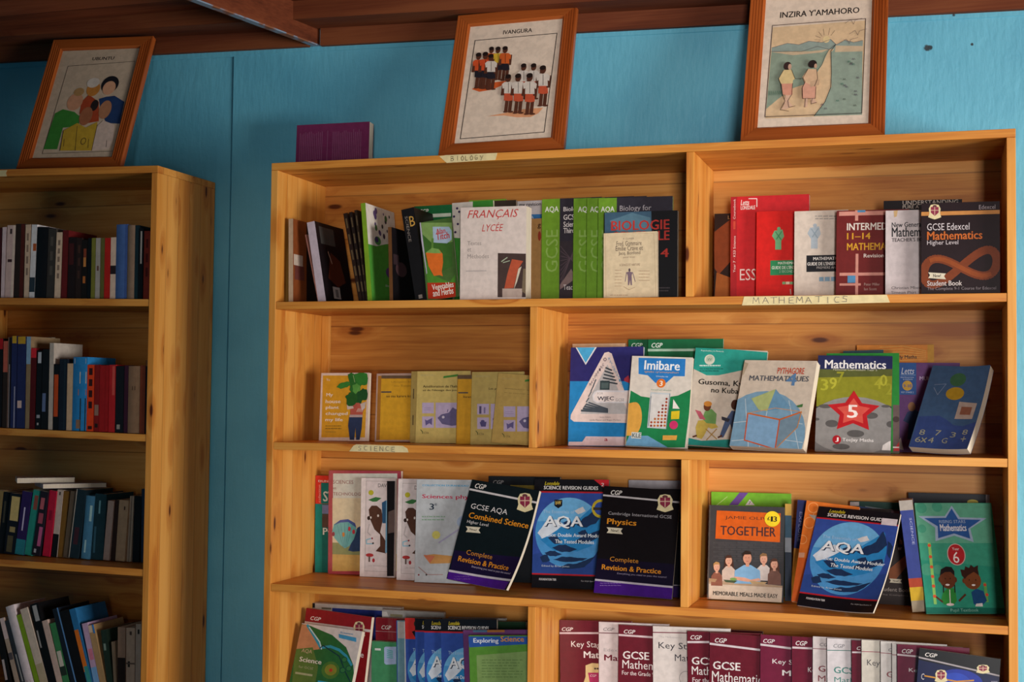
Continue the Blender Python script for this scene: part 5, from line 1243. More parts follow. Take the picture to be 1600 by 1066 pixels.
def art_t5(a):
    a.crop(*r2b)
    cx, cy = 1240, 660
    a.ell(1240, 690, 270, 270, '#7fa6c0')
    for pts in (((1160, 470), (1180, 780)), ((1310, 450), (1240, 780)), ((1420, 480), (1480, 780))): a.line(pts, 4, '#c4d4dc')
    a.line(((1090, 612), (1300, 590), (1500, 620)), 4, '#c4d4dc'); a.line(((1080, 720), (1300, 700), (1500, 730)), 4, '#c4d4dc')
    a.poly(((1196, 468), (1342, 412), (1300, 545), (1240, 535)), '#b4c080'); a.poly(((1342, 412), (1430, 520), (1290, 545)), '#6f9cbc')
    a.poly(((1176, 556), (1365, 594), (1338, 770), (1156, 716)), '#86aed0'); a.poly(((1365, 594), (1495, 548), (1470, 640), (1338, 770)), '#7a93a4')
    a.line(((1176, 556), (1365, 594), (1495, 548)), 9, '#cf6a32'); a.line(((1176, 556), (1156, 716), (1338, 770), (1365, 594)), 7, '#cf5a2c'); a.line(((1338, 770), (1470, 640), (1495, 548)), 5, '#cf8a4a'); a.line(((1176, 556), (1340, 525), (1495, 548)), 4, '#d09a6a')
    a.text('PYTHAGORE', 1356, 284, 1510, 324, '#c8482c', bold=True); a.text('MATHEMATIQUES', 1188, 330, 1536, 374, '#4f5560', bold=True); a.text('4', 1410, 318, 1462, 392, '#5f86b0', bold=True); a.poly(((1465, 512), (1505, 500), (1500, 520), (1475, 522)), '#4a7a44')
    a.poly(((1155, 250), (1180, 260), (1150, 330), (1140, 320)), '#b8a890')
book('t5', '#d8cab8', 'thick worn cream mathematics book with a blue cube outlined in orange', G_2R, art_t5, name='textbook', rough=.3)
def art_t6(a):
    a.crop(*r2c)
    a.poly(((160, 340), (690, 340), (690, 600), (155, 600)), '#8a8a2c'); a.rect(150, 235, 700, 350, '#2a3058')
    a.poly(((160, 340), (400, 352), (690, 340), (690, 390), (165, 400)), '#5a6034')
    for s, x, y, c in (('3', 190, 450, '#a8a838'), ('9', 250, 440, '#b0ae3c'), ('4', 560, 440, '#a4a236'), ('0', 600, 420, '#b0ae3c'), ('2', 640, 480, '#9a9a34'), ('7', 300, 400, '#9a9a34')): a.text(s, x, y - 40, x + 50, y + 40, c, bold=True)
    a.ell(420, 760, 340, 225, '#8f8d8b')
    a.rect(140, 720, 700, 930, '#6f6d6c'); a.ell(420, 740, 330, 190, '#8a8886')
    for x, y, rx, ry in ((265, 720, 45, 25), (220, 600, 45, 14), (540, 665, 45, 22), (675, 725, 30, 22), (430, 790, 60, 25), (160, 690, 20, 10), (640, 600, 30, 10), (330, 880, 60, 20)): a.ell(x, y, rx, ry, '#5a5857')
    # plain red star
    a.star(415, 640, 190, '#b8242a', inner=.52, ry=150); a.star(415, 640, 120, '#d4564a', inner=.56, ry=96)
    a.text('5', 374, 590, 446, 682, '#f2e6e0', bold=True)
    a.text('Mathematics', 218, 278, 642, 342, '#eceaea', bold=True); a.text('National Curriculum Year 5', 276, 336, 580, 356, '#c9c8b0')
    a.circ(300, 832, 30, '#a8202a'); a.text('J', 290, 816, 312, 848, '#f0e4e0', bold=True); a.text('TeeJay Maths', 338, 820, 555, 856, '#dedad8', bold=True); a.poly(((612, 905), (620, 870), (660, 845), (684, 840), (682, 908)), '#d8d4d0')
book('t6', '#4a4c50', 'mathematics book with a big red star numbered 5 on a grey moon', G_2R, art_t6, name='textbook', rough=.3)
book('t6b', '#2f8a3c', 'green edged copy directly behind the red star book', G_2R, lambda a: (a.crop(*r2c), a.rect(690, 590, 750, 930, '#6a5a58'), a.ell(712, 690, 24, 20, '#4a3c3c'), a.poly(((690, 910), (750, 820), (762, 910)), '#b83a3c'), a.rect(690, 880, 752, 890, '#e0d6d0')), name='textbook')
book('t7', '#33505a', 'dark teal book tilted behind the red star book', G_2R)
def art_t8(a):
    a.crop(*r2c); a.rect(930, 165, 990, 340, '#c8902c')
    for i in range(6): a.line(((600, 190 + 18 * i), (760, 182 + 20 * i), (920, 215 + 12 * i)), 4, '#e0a850')
    a.text('Early Maths', 690, 246, 856, 276, '#3a2c24', bold=True)
book('t8', '#d8842c', 'orange maths book at the back of the second row', G_2R, art_t8, name='textbook')
def art_t9(a):
    a.crop(*r2c); a.rect(735, 298, 852, 520, '#2458a0'); a.text('Letts', 748, 332, 838, 376, '#dfe6f0', shear=.25); a.rect(744, 380, 846, 384, '#9ab4d8'); a.text('MULTIPLICATION', 744, 394, 834, 404, '#c9d8ec'); a.text('& DIVISION', 760, 408, 826, 418, '#c9d8ec')
    a.circ(790, 456, 35, '#d8a838'); a.text('9-10', 762, 446, 820, 470, '#2458a0', bold=True); a.text('KEY STAGE 2', 748, 496, 834, 508, '#c9d8ec'); a.text('MULTIPLY', 875, 392, 1040, 420, '#c4aed0', bold=True)
    a.poly(((760, 700), (790, 640), (840, 620), (870, 640), (840, 830), (790, 830), (800, 720)), '#2a3a70'); a.ell(820, 602, 26, 32, '#a8744c'); a.poly(((700, 890), (744, 815), (764, 905)), '#c8b8b4')
book('t9', '#6a3a7a', 'purple maths workbook with a blue panel behind the torn blue notebook', G_2R, art_t9, name='textbook')
def bend_t10(x, y, z, w, h):
    s = max(0, x / w - .35) / .65
    return (x, y - .012 * s * s + .010 * math.sin(3.1 * z / h) * s, z)
def art_t10(a):
    a.crop(*r2c)
    a.poly(((870, 670), (1010, 665), (1060, 690), (1110, 730), (1180, 738), (1260, 715), (1330, 690), (1200, 920), (795, 910)), '#3a4f88')
    a.ell(1142, 415, 55, 48, '#3f6a4a'); a.ell(1120, 510, 62, 46, '#b8922c'); a.poly(((1150, 565), (1275, 580), (1240, 690), (1115, 685)), '#b8a498'); a.poly(((1165, 600), (1240, 605), (1225, 660), (1150, 655)), '#94604c')
    a.line(((980, 450), (1060, 445), (1000, 520), (975, 470)), 4, '#8494b0')
    for s, x, y in (('8', 880, 780), ('6', 850, 830), ('×', 890, 835), ('4', 940, 835), ('G', 1035, 840), ('7', 990, 785), ('+', 1170, 835), ('8', 1180, 785), ('3', 1095, 800)): a.text(s, x, y - 20, x + 28, y + 20, '#a4a48c')
book('t10', '#436084', 'worn blue exercise book with a yellow and green blob, pages curling right', G_2R, art_t10, name='exercise_book', cat='notebook', bend=bend_t10)

# ---- third row, left compartment
def art_u1(a):
    a.crop(480, 725, 5.611); a.rect(60, 100, 200, 352, '#d63a2c'); a.rect(122, 165, 300, 352, '#177a76'); a.rect(60, 352, 130, 970, '#1f8a80'); a.text('DUNOD', 98, 142, 250, 162, '#ecd8d0', bold=True); a.text('collection', 98, 184, 116, 338, '#e4b4a4', rot=-90); a.text('SVT', 140, 240, 300, 332, '#cfe0dc', bold=True); a.rect(132, 360, 300, 440, '#7a86b4'); a.rect(132, 440, 300, 560, '#5a4a44'); a.text('PC', 138, 560, 240, 625, '#e0ece8', bold=True)
book('u1', '#17706c', 'teal and red science book at the left end of its row', G_3L, art_u1, name='textbook')
def art_u2(a):
    a.crop(480, 725, 5.611)
    a.poly(((228, 84), (790, 84), (785, 940), (220, 940)), '#cfd3c8'); a.poly(((222, 300), (470, 300), (470, 800), (222, 800)), '#d8cfae'); a.poly(((222, 790), (785, 790), (785, 940), (220, 940)), '#c9a860'); a.rect(222, 690, 480, 800, '#8a9464')
    a.poly(((440, 560), (480, 540), (560, 620), (560, 760), (400, 770), (360, 760)), '#33466a')
    a.text('SCIENCES', 228, 142, 404, 176, '#8a4a4a'); a.text('et', 228, 204, 256, 222, '#8a4a4a'); a.text('TECHNOLOGIE', 228, 248, 500, 280, '#8a4a4a')
    a.poly(((218, 600), (235, 530), (290, 492), (360, 485), (420, 520), (434, 585), (410, 660), (370, 720), (330, 740), (290, 710), (240, 650)), '#6fb4b4'); a.poly(((230, 540), (290, 492), (360, 485), (420, 520), (432, 560), (360, 510), (290, 515)), '#4a5a9a')
    for x, y, c in ((230, 615, '#8a3a4a'), (370, 570, '#c03a44'), (408, 596, '#c03a44'), (318, 620, '#c8843a')): a.ell(x, y, 13, 20, c, 12)
    for i in range(5): a.line(((260 + 35 * i, 520), (315 + 8 * i, 730)), 3, '#4a8a90')
book('u2', '#a84450', 'plastic wrapped science book with a red border and a hot air balloon', G_3L, art_u2, name='textbook', rough=.12, coat=.6)
def art_u3(dx):
    def art(a):
        a.crop(480, 725, 5.611); P = lambda x, y: (x + dx, y + (20 if dx else 0))
        a.rect(*P(476, 120), *P(500, 985), '#e8e0de'); a.frame(*P(518, 150), *P(790, 950), 3, '#a8a09c')
        a.text('DAVY', *P(622, 172), *P(720, 206), '#4a4444'); a.circ(*P(560, 252), 23, '#b4b030'); a.poly((P(535, 315), P(600, 290), P(652, 300), P(610, 330), P(575, 332)), '#3f7a44')
        a.poly((P(540, 400), P(565, 366), P(610, 366), P(650, 400), P(665, 480), P(640, 600), P(690, 680), P(690, 785), P(600, 765), P(640, 720), P(640, 620), P(590, 575), P(550, 480)), '#54382c'); a.ell(*P(540, 475), 14, 18, '#33241f', 12); a.ell(*P(558, 470), 7, 11, '#e8e0d8', 10); a.ell(*P(622, 454), 8, 12, '#d8d0c8', 10)
        a.poly((P(655, 340), P(690, 320), P(715, 325), P(700, 520), P(660, 520)), '#2f5a80'); a.poly((P(692, 320), P(716, 318), P(706, 780), P(684, 780)), '#7fb4d4')
        a.line((P(545, 530), P(530, 600), P(555, 625)), 8, '#b8b0b0'); a.line((P(575, 650), P(520, 665), P(520, 700), P(575, 700)), 9, '#8abcd0'); a.circ(*P(570, 653), 8, '#9a2a34', 10); a.circ(*P(578, 696), 8, '#34343c', 10)
        a.ell(*P(548, 800), 34, 16, '#b03a3c'); a.rect(*P(538, 810), *P(552, 860), '#6a5a54'); a.ell(*P(582, 846), 12, 18, '#a8343c', 12); a.text('LES INVENTEURS', *P(538, 885), *P(720, 905), '#b0a8a4')
        a.poly((P(700, 150), P(770, 150), P(762, 985), P(700, 985)), '#1c1a1d'); a.poly((P(712, 420), P(766, 400), P(764, 600), P(710, 610)), '#6a5c58'); a.rect(*P(772, 150), *P(800, 985), '#a89a98'); 
    return art
book('u3', '#d9d0d0', 'white picture book with brown figure and black strip, left of its copy', G_3L, art_u3(0))
book('u4', '#d9d0d0', 'second white picture book, partly covered by the grey physics book', G_3L, art_u3(320))
def art_u5(a):
    a.crop(*r3a); a.text('COLLECTION DURANDEAU', 1200, 184, 1560, 204, '#3aa0d0', bold=True); a.text('Sciences physiques', 1198, 262, 1740, 312, '#c02a50', bold=True); a.text('3', 1256, 334, 1292, 384, '#2f3a4a', bold=True); a.text('e', 1296, 332, 1314, 352, '#2f3a4a')
    lines(a, 1196, 432, 1400, 2, 24, 10, '#8aa890'); a.circ(1308, 580, 32, '#d8d070'); a.poly(((1210, 740), (1290, 730), (1440, 745), (1440, 800), (1260, 805)), '#d09a5a'); a.poly(((1210, 735), (1300, 745), (1260, 800)), '#d07a5a'); a.line(((1170, 830), (1240, 890), (1360, 890)), 4, '#a86a60'); a.line(((1330, 640), (1480, 540)), 12, '#a8a4c0'); a.ell(1560, 480, 90, 60, '#a4b4cc')
    a.circ(1172, 892, 7, '#8a2a30', 8); a.circ(1232, 892, 7, '#3a3a3a', 8)
book('u5', '#bcc2c6', 'grey French physics textbook with a raspberry title', G_3L, art_u5, name='textbook')
def bend_low(k, x0=.35, z0=.75):
    def f(x, y, z, w, h):
        s = max(0, (x / w - x0) / (1 - x0)); t = max(0, (z0 - z / h) / z0)
        return (x - k * .35 * s * s * t * t, y - k * s * s * t * t, z)
    return f
def art_u6(a):
    a.crop(*r3b)
    a.poly(((85, 690), (500, 770), (470, 840), (60, 800)), '#4a1c86'); a.poly(((120, 560), (560, 610), (520, 760), (90, 690)), '#1c1436')
    a.line(((88, 688), (540, 766)), 12, '#c8c2cc'); a.line(((214, 178), (662, 268)), 11, '#cfcacc')
    a.st('CGP', 250, 154, 318, 168, 32, '#e8e2dc', True, .25); crest(a, 510, 202, 612, 322)
    a.st('GCSE AQA', 224, 284, 452, 326, 40, '#dcd8d8'); a.st('Combined Science', 212, 336, 585, 410, 38, '#df8f26', True); a.st('Higher Level', 200, 382, 332, 406, 26, '#d4d0d0'); ribbon_new(a, 192, 410, 284, 450)
    a.st('Complete', 195, 578, 360, 606, 40, '#d08a30'); a.st('Revision & Practice', 145, 612, 478, 676, 34, '#df8f26', True); a.st('Everything you need to pass the exams!', 228, 668, 498, 712, 16, '#b4a8c0'); lines(a, 118, 722, 242, 2, 16, 5, '#8a6ab0')
book('u6', '#121c20', 'black and purple combined science revision book, lower corner curling', G_3L, art_u6, name='textbook', rough=.3, bend=bend_low(.03))
book('u7', '#1b1f24', 'black book behind the combined science revision book', G_3L, lambda a: (a.crop(*r3b), cgp(a, 362, 122, 428, 146, '#8a8a8c'), a.rect(470, 152, 800, 190, '#8a7a34')), name='textbook')
def aqa_art(a, P, glob=None):
    """blue mountain cover; P maps 0..1 to cover fractions"""
    a.uv()
    a.rect(0, 0, 1, 1, '#3550a0'); a.rect(0, 0, 1, .115, '#17151a'); a.rect(0, .112, 1, .126, '#b8242e')
    a.poly(((0, .70), (.3, .64), (.7, .66), (1, .60), (1, .9), (0, .9)), '#2f4a90')
    asp = a.w / a.h
    def cell(pts, col): a.poly(pts, col)
    circ = [(.48 + .45 * math.cos(R(i * 6)), .49 + .45 * asp * math.sin(R(i * 6))) for i in range(60)]
    a.raw(circ, '#4f98d4')
    a.raw([p for p in circ if p[1] < .42] + [], '#6fb2e2')
    # white cloud, pale snow, dark ridges
    a.rough(((.06, .50), (.16, .40), (.30, .37), (.42, .42), (.30, .50), (.12, .55)), '#dce6f2'); a.rough(((.55, .29), (.66, .25), (.70, .29), (.60, .32)), '#d8d6d8')
    a.rough(((.10, .56), (.28, .49), (.44, .40), (.52, .44), (.62, .36), (.80, .24), (.86, .20), (.92, .34), (.93, .46), (.80, .60), (.60, .66), (.30, .66)), '#2f86c4')
    for pts in (((.84, .19), (.78, .30), (.66, .36), (.58, .42), (.72, .44), (.84, .40), (.92, .32)), ((.40, .40), (.48, .38), (.54, .42), (.46, .45)), ((.20, .54), (.32, .52), (.40, .58), (.30, .60)), ((.55, .58), (.68, .52), (.90, .46), (.93, .50), (.74, .58)), ((.26, .63), (.44, .60), (.60, .64), (.40, .67)), ((.28, .74), (.50, .71), (.74, .72), (.60, .75)), ((.34, .81), (.60, .77), (.84, .70), (.70, .80)), ((.16, .68), (.30, .66), (.40, .69), (.24, .71)), ((.60, .49), (.70, .46), (.74, .50), (.66, .53)), ((.10, .72), (.20, .69), (.24, .75), (.14, .77)), ((.92, .28), (.99, .33), (.99, .45), (.94, .40))): a.rough(pts, '#22365a', .02)
    a.rect(0, .868, 1, .882, '#b8242e'); a.rect(0, .882, 1, 1, '#17151a')
    a.text('Lonsdale', .14, .022, .34, .055, '#c8b42c', bold=True, shear=.3); a.text('SCIENCE REVISION GUIDES', .13, .062, .86, .095, '#e8e4e2', bold=True)
    a.text('The Essentials of', .13, .285, .55, .315, '#a8c8e4')
    a.text('AQA', .155, .345, .685, .460, '#22304c', bold=True); a.text('AQA', .14, .338, .67, .453, '#eef2f6', bold=True)
    a.text('Science: Double Award Modular', .11, .497, .95, .530, '#e6eef4', bold=True); a.text('The Tested Modules', .30, .555, .82, .590, '#e6eef4', bold=True)
    a.text('Edited by Brian Jones', .13, .79, .50, .812, '#c4d0e0'); a.text('FOUNDATION TIER', .10, .912, .33, .932, '#e0dcdc', bold=True); a.text('For AQA Specification A', .66, .920, .94, .936, '#b8b4b4')
def art_u8(a):
    aqa_art(a, None); a.poly(((.80, 0), (1, 0), (1, .11)), '#d02c34'); a.text('2', .90, .03, .94, .06, '#f0d8d8', bold=True)
    a.poly(((.28, .19), (.385, .19), (.385, .245), (.3325, .27), (.28, .245)), '#1c1c24'); a.text('bW', .295, .20, .37, .235, '#e0c060', bold=True)
    a.circ(.90, .265, .12, '#c8b030'); a.circ(.90, .265, .085, '#3550a0'); a.rect(.80, .255, 1, .28, '#3a3430')
book('u8', '#17151a', 'blue mountain science revision guide with a red corner, between two black revision books', G_3L, art_u8, name='textbook', rough=.3)
book('u11', '#a8a2a8', 'grey book lying high behind the physics revision book', G_3L)
def art_u9(dx=0):
    def art(a):
        a.crop(*r3b)
        a.poly(((990, 740), (1500, 790), (1490, 880), (970, 850)), '#42187a'); a.poly(((1010, 610), (1530, 650), (1500, 785), (990, 740)), '#150f26')
        a.line(((996, 744), (1500, 792)), 12, '#b8b0bc'); a.line(((1050, 216), (1540, 262)), 11, '#c4bec0')
        a.st('CGP', 1098, 196, 1168, 204, 30, '#e8e2dc', True, .25); crest(a, 1384, 210, 1490, 322)
        a.st('Cambridge International GCSE', 1082, 328, 1478, 358, 26, '#a8a4a8'); a.st('Physics', 1074, 382, 1258, 396, 46, '#df8f26', True); ribbon_new(a, 1072, 416, 1172, 456)
        a.st('Complete', 1092, 618, 1270, 632, 38, '#d08a30'); a.st('Revision & Practice', 1042, 662, 1412, 694, 32, '#df8f26', True); a.st('Everything you need to pass the exams!', 1138, 706, 1446, 730, 14, '#9a8ea8'); lines(a, 1030, 764, 1170, 2, 14, 5, '#8a6ab0')
    return art
def art_u10(a):
    a.crop(*r3b); a.rect(1400, 772, 1560, 784, '#8a8290'); a.rect(1400, 784, 1560, 900, '#2a104e'); a.text('C', 1532, 358, 1552, 386, '#b8b0b4'); a.rect(1526, 250, 1545, 330, '#6a3a44')
book('u10', '#100d12', 'black copy just behind the physics revision book, beside the divider', G_3L, art_u10, name='textbook', rough=.3)
book('u9', '#141013', 'black and purple physics revision book left of the divider', G_3L, art_u9(), name='textbook', rough=.3)

# ---- third row, right compartment
def art_v1(a):
    a.crop(*r3c); a.poly(((208, 150), (262, 86), (300, 90), (250, 150)), '#6a4a9a'); a.poly(((285, 150), (306, 122), (330, 150)), '#e0dcdc'); a.text('7', 300, 132, 312, 146, '#4a4a5a'); a.line(((150, 150), (200, 110)), 3, '#b8d88a')
book('v1', '#74b82e', 'lime green book with a purple diagonal behind the cookbook', G_3R, art_v1, name='textbook')
def art_v2(a):
    a.crop(1100, 780, 6.273)
    a.poly(((60, 50), (788, 80), (770, 1030), (40, 990)), '#3f3f42')
    for j in range(9):
        for i in range(6): a.poly(((90 + i * 118 + (j % 2) * 50, 420 + j * 22), (196 + i * 118 + (j % 2) * 50, 422 + j * 22), (196 + i * 118 + (j % 2) * 50, 438 + j * 22), (90 + i * 118 + (j % 2) * 50, 436 + j * 22)), '#454548')
    a.poly(((126, 112), (752, 140), (744, 424), (112, 388)), '#cf5f1c')
    a.st('JAMIE OLIVER', 208, 180, 716, 204, 40, '#4f3226'); a.st('TOGETHER', 160, 298, 706, 332, 92, '#4a3030', True)
    a.poly(((50, 780), (770, 850), (760, 1020), (30, 985)), '#cfc2b0'); a.poly(((48, 800), (300, 806), (520, 830), (770, 850), (768, 870), (45, 830)), '#b09a80')
    # five people at a table
    def person(x, y, s, hair, skin, top, hw=1.0, longh=False):
        if longh: a.poly(((x - 45 * s, y - 20 * s), (x - 20 * s, y - 62 * s), (x + 25 * s, y - 62 * s), (x + 48 * s, y - 10 * s), (x + 62 * s, y + 110 * s), (x - 58 * s, y + 120 * s)), hair)
        a.poly(((x - 30 * s, y + 60 * s), (x + 30 * s, y + 60 * s), (x + 95 * s * hw, y + 110 * s), (x + 100 * s * hw, y + 230 * s), (x - 100 * s * hw, y + 225 * s), (x - 95 * s * hw, y + 110 * s)), top)
        a.rect(x - 14 * s, y + 40 * s, x + 16 * s, y + 75 * s, skin); a.ell(x, y, 38 * s, 52 * s, skin, 20)
        a.poly(((x - 42 * s, y - 5 * s), (x - 40 * s, y - 45 * s), (x - 10 * s, y - 68 * s), (x + 30 * s, y - 58 * s), (x + 44 * s, y - 8 * s), (x + 30 * s, y - 34 * s), (x - 25 * s, y - 32 * s)), hair)
        a.ell(x - 13 * s, y - 4 * s, 4 * s, 3 * s, '#4a3a34', 8); a.ell(x + 13 * s, y - 4 * s, 4 * s, 3 * s, '#4a3a34', 8); a.ell(x, y + 27 * s, 12 * s, 4 * s, '#b86a64', 10)
    person(586, 590, .92, '#8a6a48', '#d8a48c', '#cfc8c4', .85)
    person(244, 606, .86, '#4a3026', '#d8a890', '#cdbcb0', .8, True)
    person(126, 668, .80, '#b08a58', '#d8a890', '#8a5a4a', .7)
    person(690, 640, .88, '#5a3c30', '#dba890', '#7a5a50', .75, True)
    person(426, 580, 1.1, '#33261f', '#cf977e', '#7fb0d8', 1.18)
    a.poly(((300, 760), (400, 770), (460, 790), (540, 775), (560, 800), (430, 812), (300, 790)), '#d8a48c')
    a.poly(((190, 790), (330, 800), (300, 822), (215, 815)), '#4a5a44'); a.ell(290, 785, 34, 14, '#7aa45a'); a.poly(((440, 800), (620, 815), (590, 838), (470, 830)), '#b8a078'); a.poly(((45, 775), (130, 785), (110, 815), (50, 808)), '#a88a6a')
    a.st('MEMORABLE MEALS MADE EASY', 90, 918, 724, 954, 40, '#3a3430', True)
    a.line(((62, 60), (40, 985)), 10, '#54504e'); a.circ(671, 195, 76, '#ecd22c', 32); a.text('£', 622, 172, 648, 208, '#2a2418', bold=True); a.text('1', 656, 170, 676, 222, '#2a2418', bold=True); a.text('3', 681, 170, 717, 224, '#2a2418', bold=True)
ck = book('v2', '#3f3f42', 'grey hardback cookbook with an orange panel and a family at a table', G_3R, art_v2, name='cookbook', hard=True, rough=.3, spine_col='#b8aca8')
# ribbon marker hanging out below the cookbook
bm = bmesh.new()
rp = [(0.012, 0.012, 0.001), (0.006, 0.000, -0.0006), (-0.002, -0.008, -0.0015), (-0.012, -0.012, -0.002), (-0.020, -0.010, -0.002)]
A = [bm.verts.new((x, y, z + .0022)) for x, y, z in rp]; B = [bm.verts.new((x + .002, y - .006, z + .0022)) for x, y, z in rp]
for i in range(len(rp) - 1): bm.faces.new((A[i], A[i + 1], B[i + 1], B[i]))
o = obj('ribbon_marker', bm, mat('#e0661e', .6), ck); o['label'] = 'orange ribbon marker'
md = o.modifiers.new('thick', 'SOLIDIFY'); md.thickness = 0.0006
def sp_v3a(a): a.rect(0, 0, 1, .12, '#c8a04a'); a.rect(0, .12, 1, .35, '#3a5a70'); a.rect(0, .35, 1, .5, '#8a9098')
book('v3a', '#2a3444', 'thin spine with a yellow tip just right of the cookbook', G_3R, sp_v3a)
def sp_v3(a): a.rect(0, 0, 1, .49, '#26306e'); a.rect(0, .49, 1, 1, '#c88a2c'); a.text('EXPLORE', .3, .12, .62, .42, '#8a94c4', rot=90)
book('v3', '#c88a2c', 'spine with a navy top and amber base beside the orange patterned book', G_3R, sp_v3)
def art_v4(a):
    a.crop(1220, 770, 5.329)
    a.poly(((150, 540), (330, 560), (300, 960), (60, 940)), '#d0622a')
    for x, y, r in ((270, 125, 46), (240, 250, 50), (300, 190, 34), (180, 390, 40)): a.circ(x, y, r, '#e89a5a', 20); a.circ(x, y, r - 7, '#d8732c', 20)
    a.poly(((232, 182), (300, 190), (300, 240)), '#a8a49c'); a.poly(((150, 500), (200, 500), (195, 540), (148, 540)), '#d8a080')
book('v4', '#d8732c', 'orange book with pale circles leaning behind the blue mountain guide', G_3R, art_v4, name='textbook')
def art_v6(a):
    a.crop(1220, 770, 5.329); a.poly(((570, 78), (652, 78), (652, 110), (570, 110)), '#c4bcbc'); a.poly(((700, 110), (890, 140), (890, 175), (720, 150)), '#7a8a94'); a.poly(((650, 110), (860, 150), (860, 230), (650, 220)), '#2f4a7e')
book('v6', '#17433a', 'dark green book behind the right compartment blue mountain guide', G_3R, art_v6, name='textbook')
def art_v6b(a):
    a.crop(1220, 770, 5.329); a.poly(((900, 640), (1040, 520), (1060, 600), (960, 720), (900, 720)), '#8a4a20'); a.rect(920, 150, 990, 190, '#5a3a48'); a.text('h', 990, 378, 1010, 430, '#a8744a', bold=True); a.text('er', 975, 455, 1010, 478, '#b8aca8'); ribbon_new(a, 905, 715, 1008, 752); a.text('Student Book', 820, 785, 1085, 830, '#b0a49c'); a.text('The Complete', 830, 840, 1060, 868, '#8a7e7a')
book('v6b', '#2a1c1a', 'brown copy of the looping ribbon student book, mostly hidden in the third row', G_3R, art_v6b, name='textbook')
def art_v5(a):
    aqa_art(a, None); a.rect(.80, .062, .985, .128, '#d8ccd0')
book('v5', '#17151a', 'large blue mountain science revision guide leaning forward with a blank sticker', G_3R, art_v5, name='textbook', rough=.3, bend=bend_low(.025))
def sp_v7(a):
    a.rect(0, 0, 1, .09, '#b8aea4'); a.rect(0, .70, 1, .80, '#b8482c'); a.rect(0, .78, 1, .90, '#d8b02c'); a.rect(0, .90, 1, 1, '#a89880'); a.text('SCIENCE', .62, .16, .80, .40, '#b4b8dc', rot=90)
book('v7', '#3f4a94', 'thick blue spine with red and yellow base, plastic wrapped and leaning', G_3R, sp_v7, rough=.15, coat=.6)
book('v8', '#191a24', 'black book behind the green book with the blue star', G_3R, lambda a: (a.crop(*r3c), a.ell(1358, 135, 26, 12, '#c8b84a'), a.rect(1420, 95, 1450, 500, '#b0a8b0')), name='textbook')
def art_v9(a):
    a.crop(1420, 770, 5.328)
    a.poly(((45, 80), (680, 90), (700, 420), (80, 420)), '#63ab8e'); a.poly(((80, 420), (700, 420), (740, 620), (100, 560)), '#3f9c80')
    for x, y, r in ((104, 128, 46), (235, 118, 44), (150, 640, 50), (240, 640, 40), (110, 300, 36)): a.circ(x, y, r, '#4a9c80', 18)
    a.poly(((140, 955), (810, 960), (815, 1012), (146, 1012)), '#1b6a5a')
    # star badge
    a.shape(((356, 108), (424, 205), (648, 212), (512, 300), (540, 412), (380, 358), (222, 404), (218, 290), (78, 195), (300, 195)), '#9fb2cc'); a.shape(((356, 132), (412, 222), (600, 226), (494, 300), (512, 384), (376, 340), (244, 380), (240, 280), (128, 212), (308, 210)), '#2f5a9c')
    a.text('RISING STARS', 250, 228, 472, 254, '#a8b8d0'); a.text('Mathematics', 256, 262, 482, 320, '#e8e6ea', bold=True)
    a.ell(395, 515, 76, 92, '#cfb4ac'); a.ell(395, 515, 69, 85, '#b82a30'); a.text('Year', 358, 456, 420, 480, '#ecd8d4'); a.text('6', 362, 492, 424, 586, '#f4e8e4')
    a.line(((170, 425), (220, 922)), 24, '#8fc86a')
    for t in (0, .2, .38, .55, .72, .9): a.circ(170 + 50 * t, 440 + 470 * t, 14, '#d85a3a', 12)
    a.line(((632, 755), (652, 905)), 24, '#6aa85a'); a.circ(633, 768, 13, '#c8503a', 12); a.circ(650, 850, 13, '#c8503a', 12)
    # two pupils
    a.poly(((285, 830), (330, 790), (385, 800), (400, 900), (370, 940), (290, 930), (270, 890)), '#2f8a3c'); a.line(((340, 810), (345, 930)), 7, '#e4d8d4'); a.ell(345, 932, 32, 11, '#e4d0cc')
    a.line(((230, 870), (280, 910)), 14, '#5a3020'); a.line(((420, 900), (470, 850)), 16, '#5a3020')
    a.ell(260, 725, 14, 22, '#5a3020'); a.ell(388, 725, 12, 22, '#5a3020'); a.ell(322, 722, 66, 78, '#693a24'); a.poly(((258, 690), (265, 640), (310, 615), (355, 620), (378, 655), (380, 690), (345, 660), (300, 662)), '#1f1a1c'); a.ell(322, 768, 18, 8, '#efe6e0', 12); a.ell(302, 716, 5, 6, '#241a18', 8); a.ell(344, 716, 5, 6, '#241a18', 8)
    a.line(((288, 770), (288, 830)), 9, '#1f1a1c'); a.line(((380, 770), (384, 830)), 9, '#1f1a1c')
    a.poly(((520, 830), (560, 800), (620, 820), (650, 900), (610, 940), (540, 930)), '#1f4a7a'); a.poly(((560, 925), (612, 920), (616, 948), (552, 948)), '#e0d8d4')
    a.ell(458, 735, 14, 20, '#6a3c24'); a.ell(528, 730, 72, 76, '#7a4528'); a.shape(((440, 690), (428, 640), (462, 645), (468, 612), (500, 628), (515, 600), (540, 622), (575, 605), (574, 640), (584, 690), (540, 660), (490, 690), (465, 720)), '#3a201a'); a.ell(538, 770, 16, 8, '#efe6e0', 12); a.ell(502, 728, 5, 6, '#241a18', 8); a.ell(556, 728, 5, 6, '#241a18', 8)
    a.text('Pupil Textbook', 346, 966, 582, 1000, '#8ac0b0')
book('v9', '#2f947a', 'green mathematics textbook with a blue star badge and two smiling pupils', G_3R, art_v9, name='textbook', rough=.35)

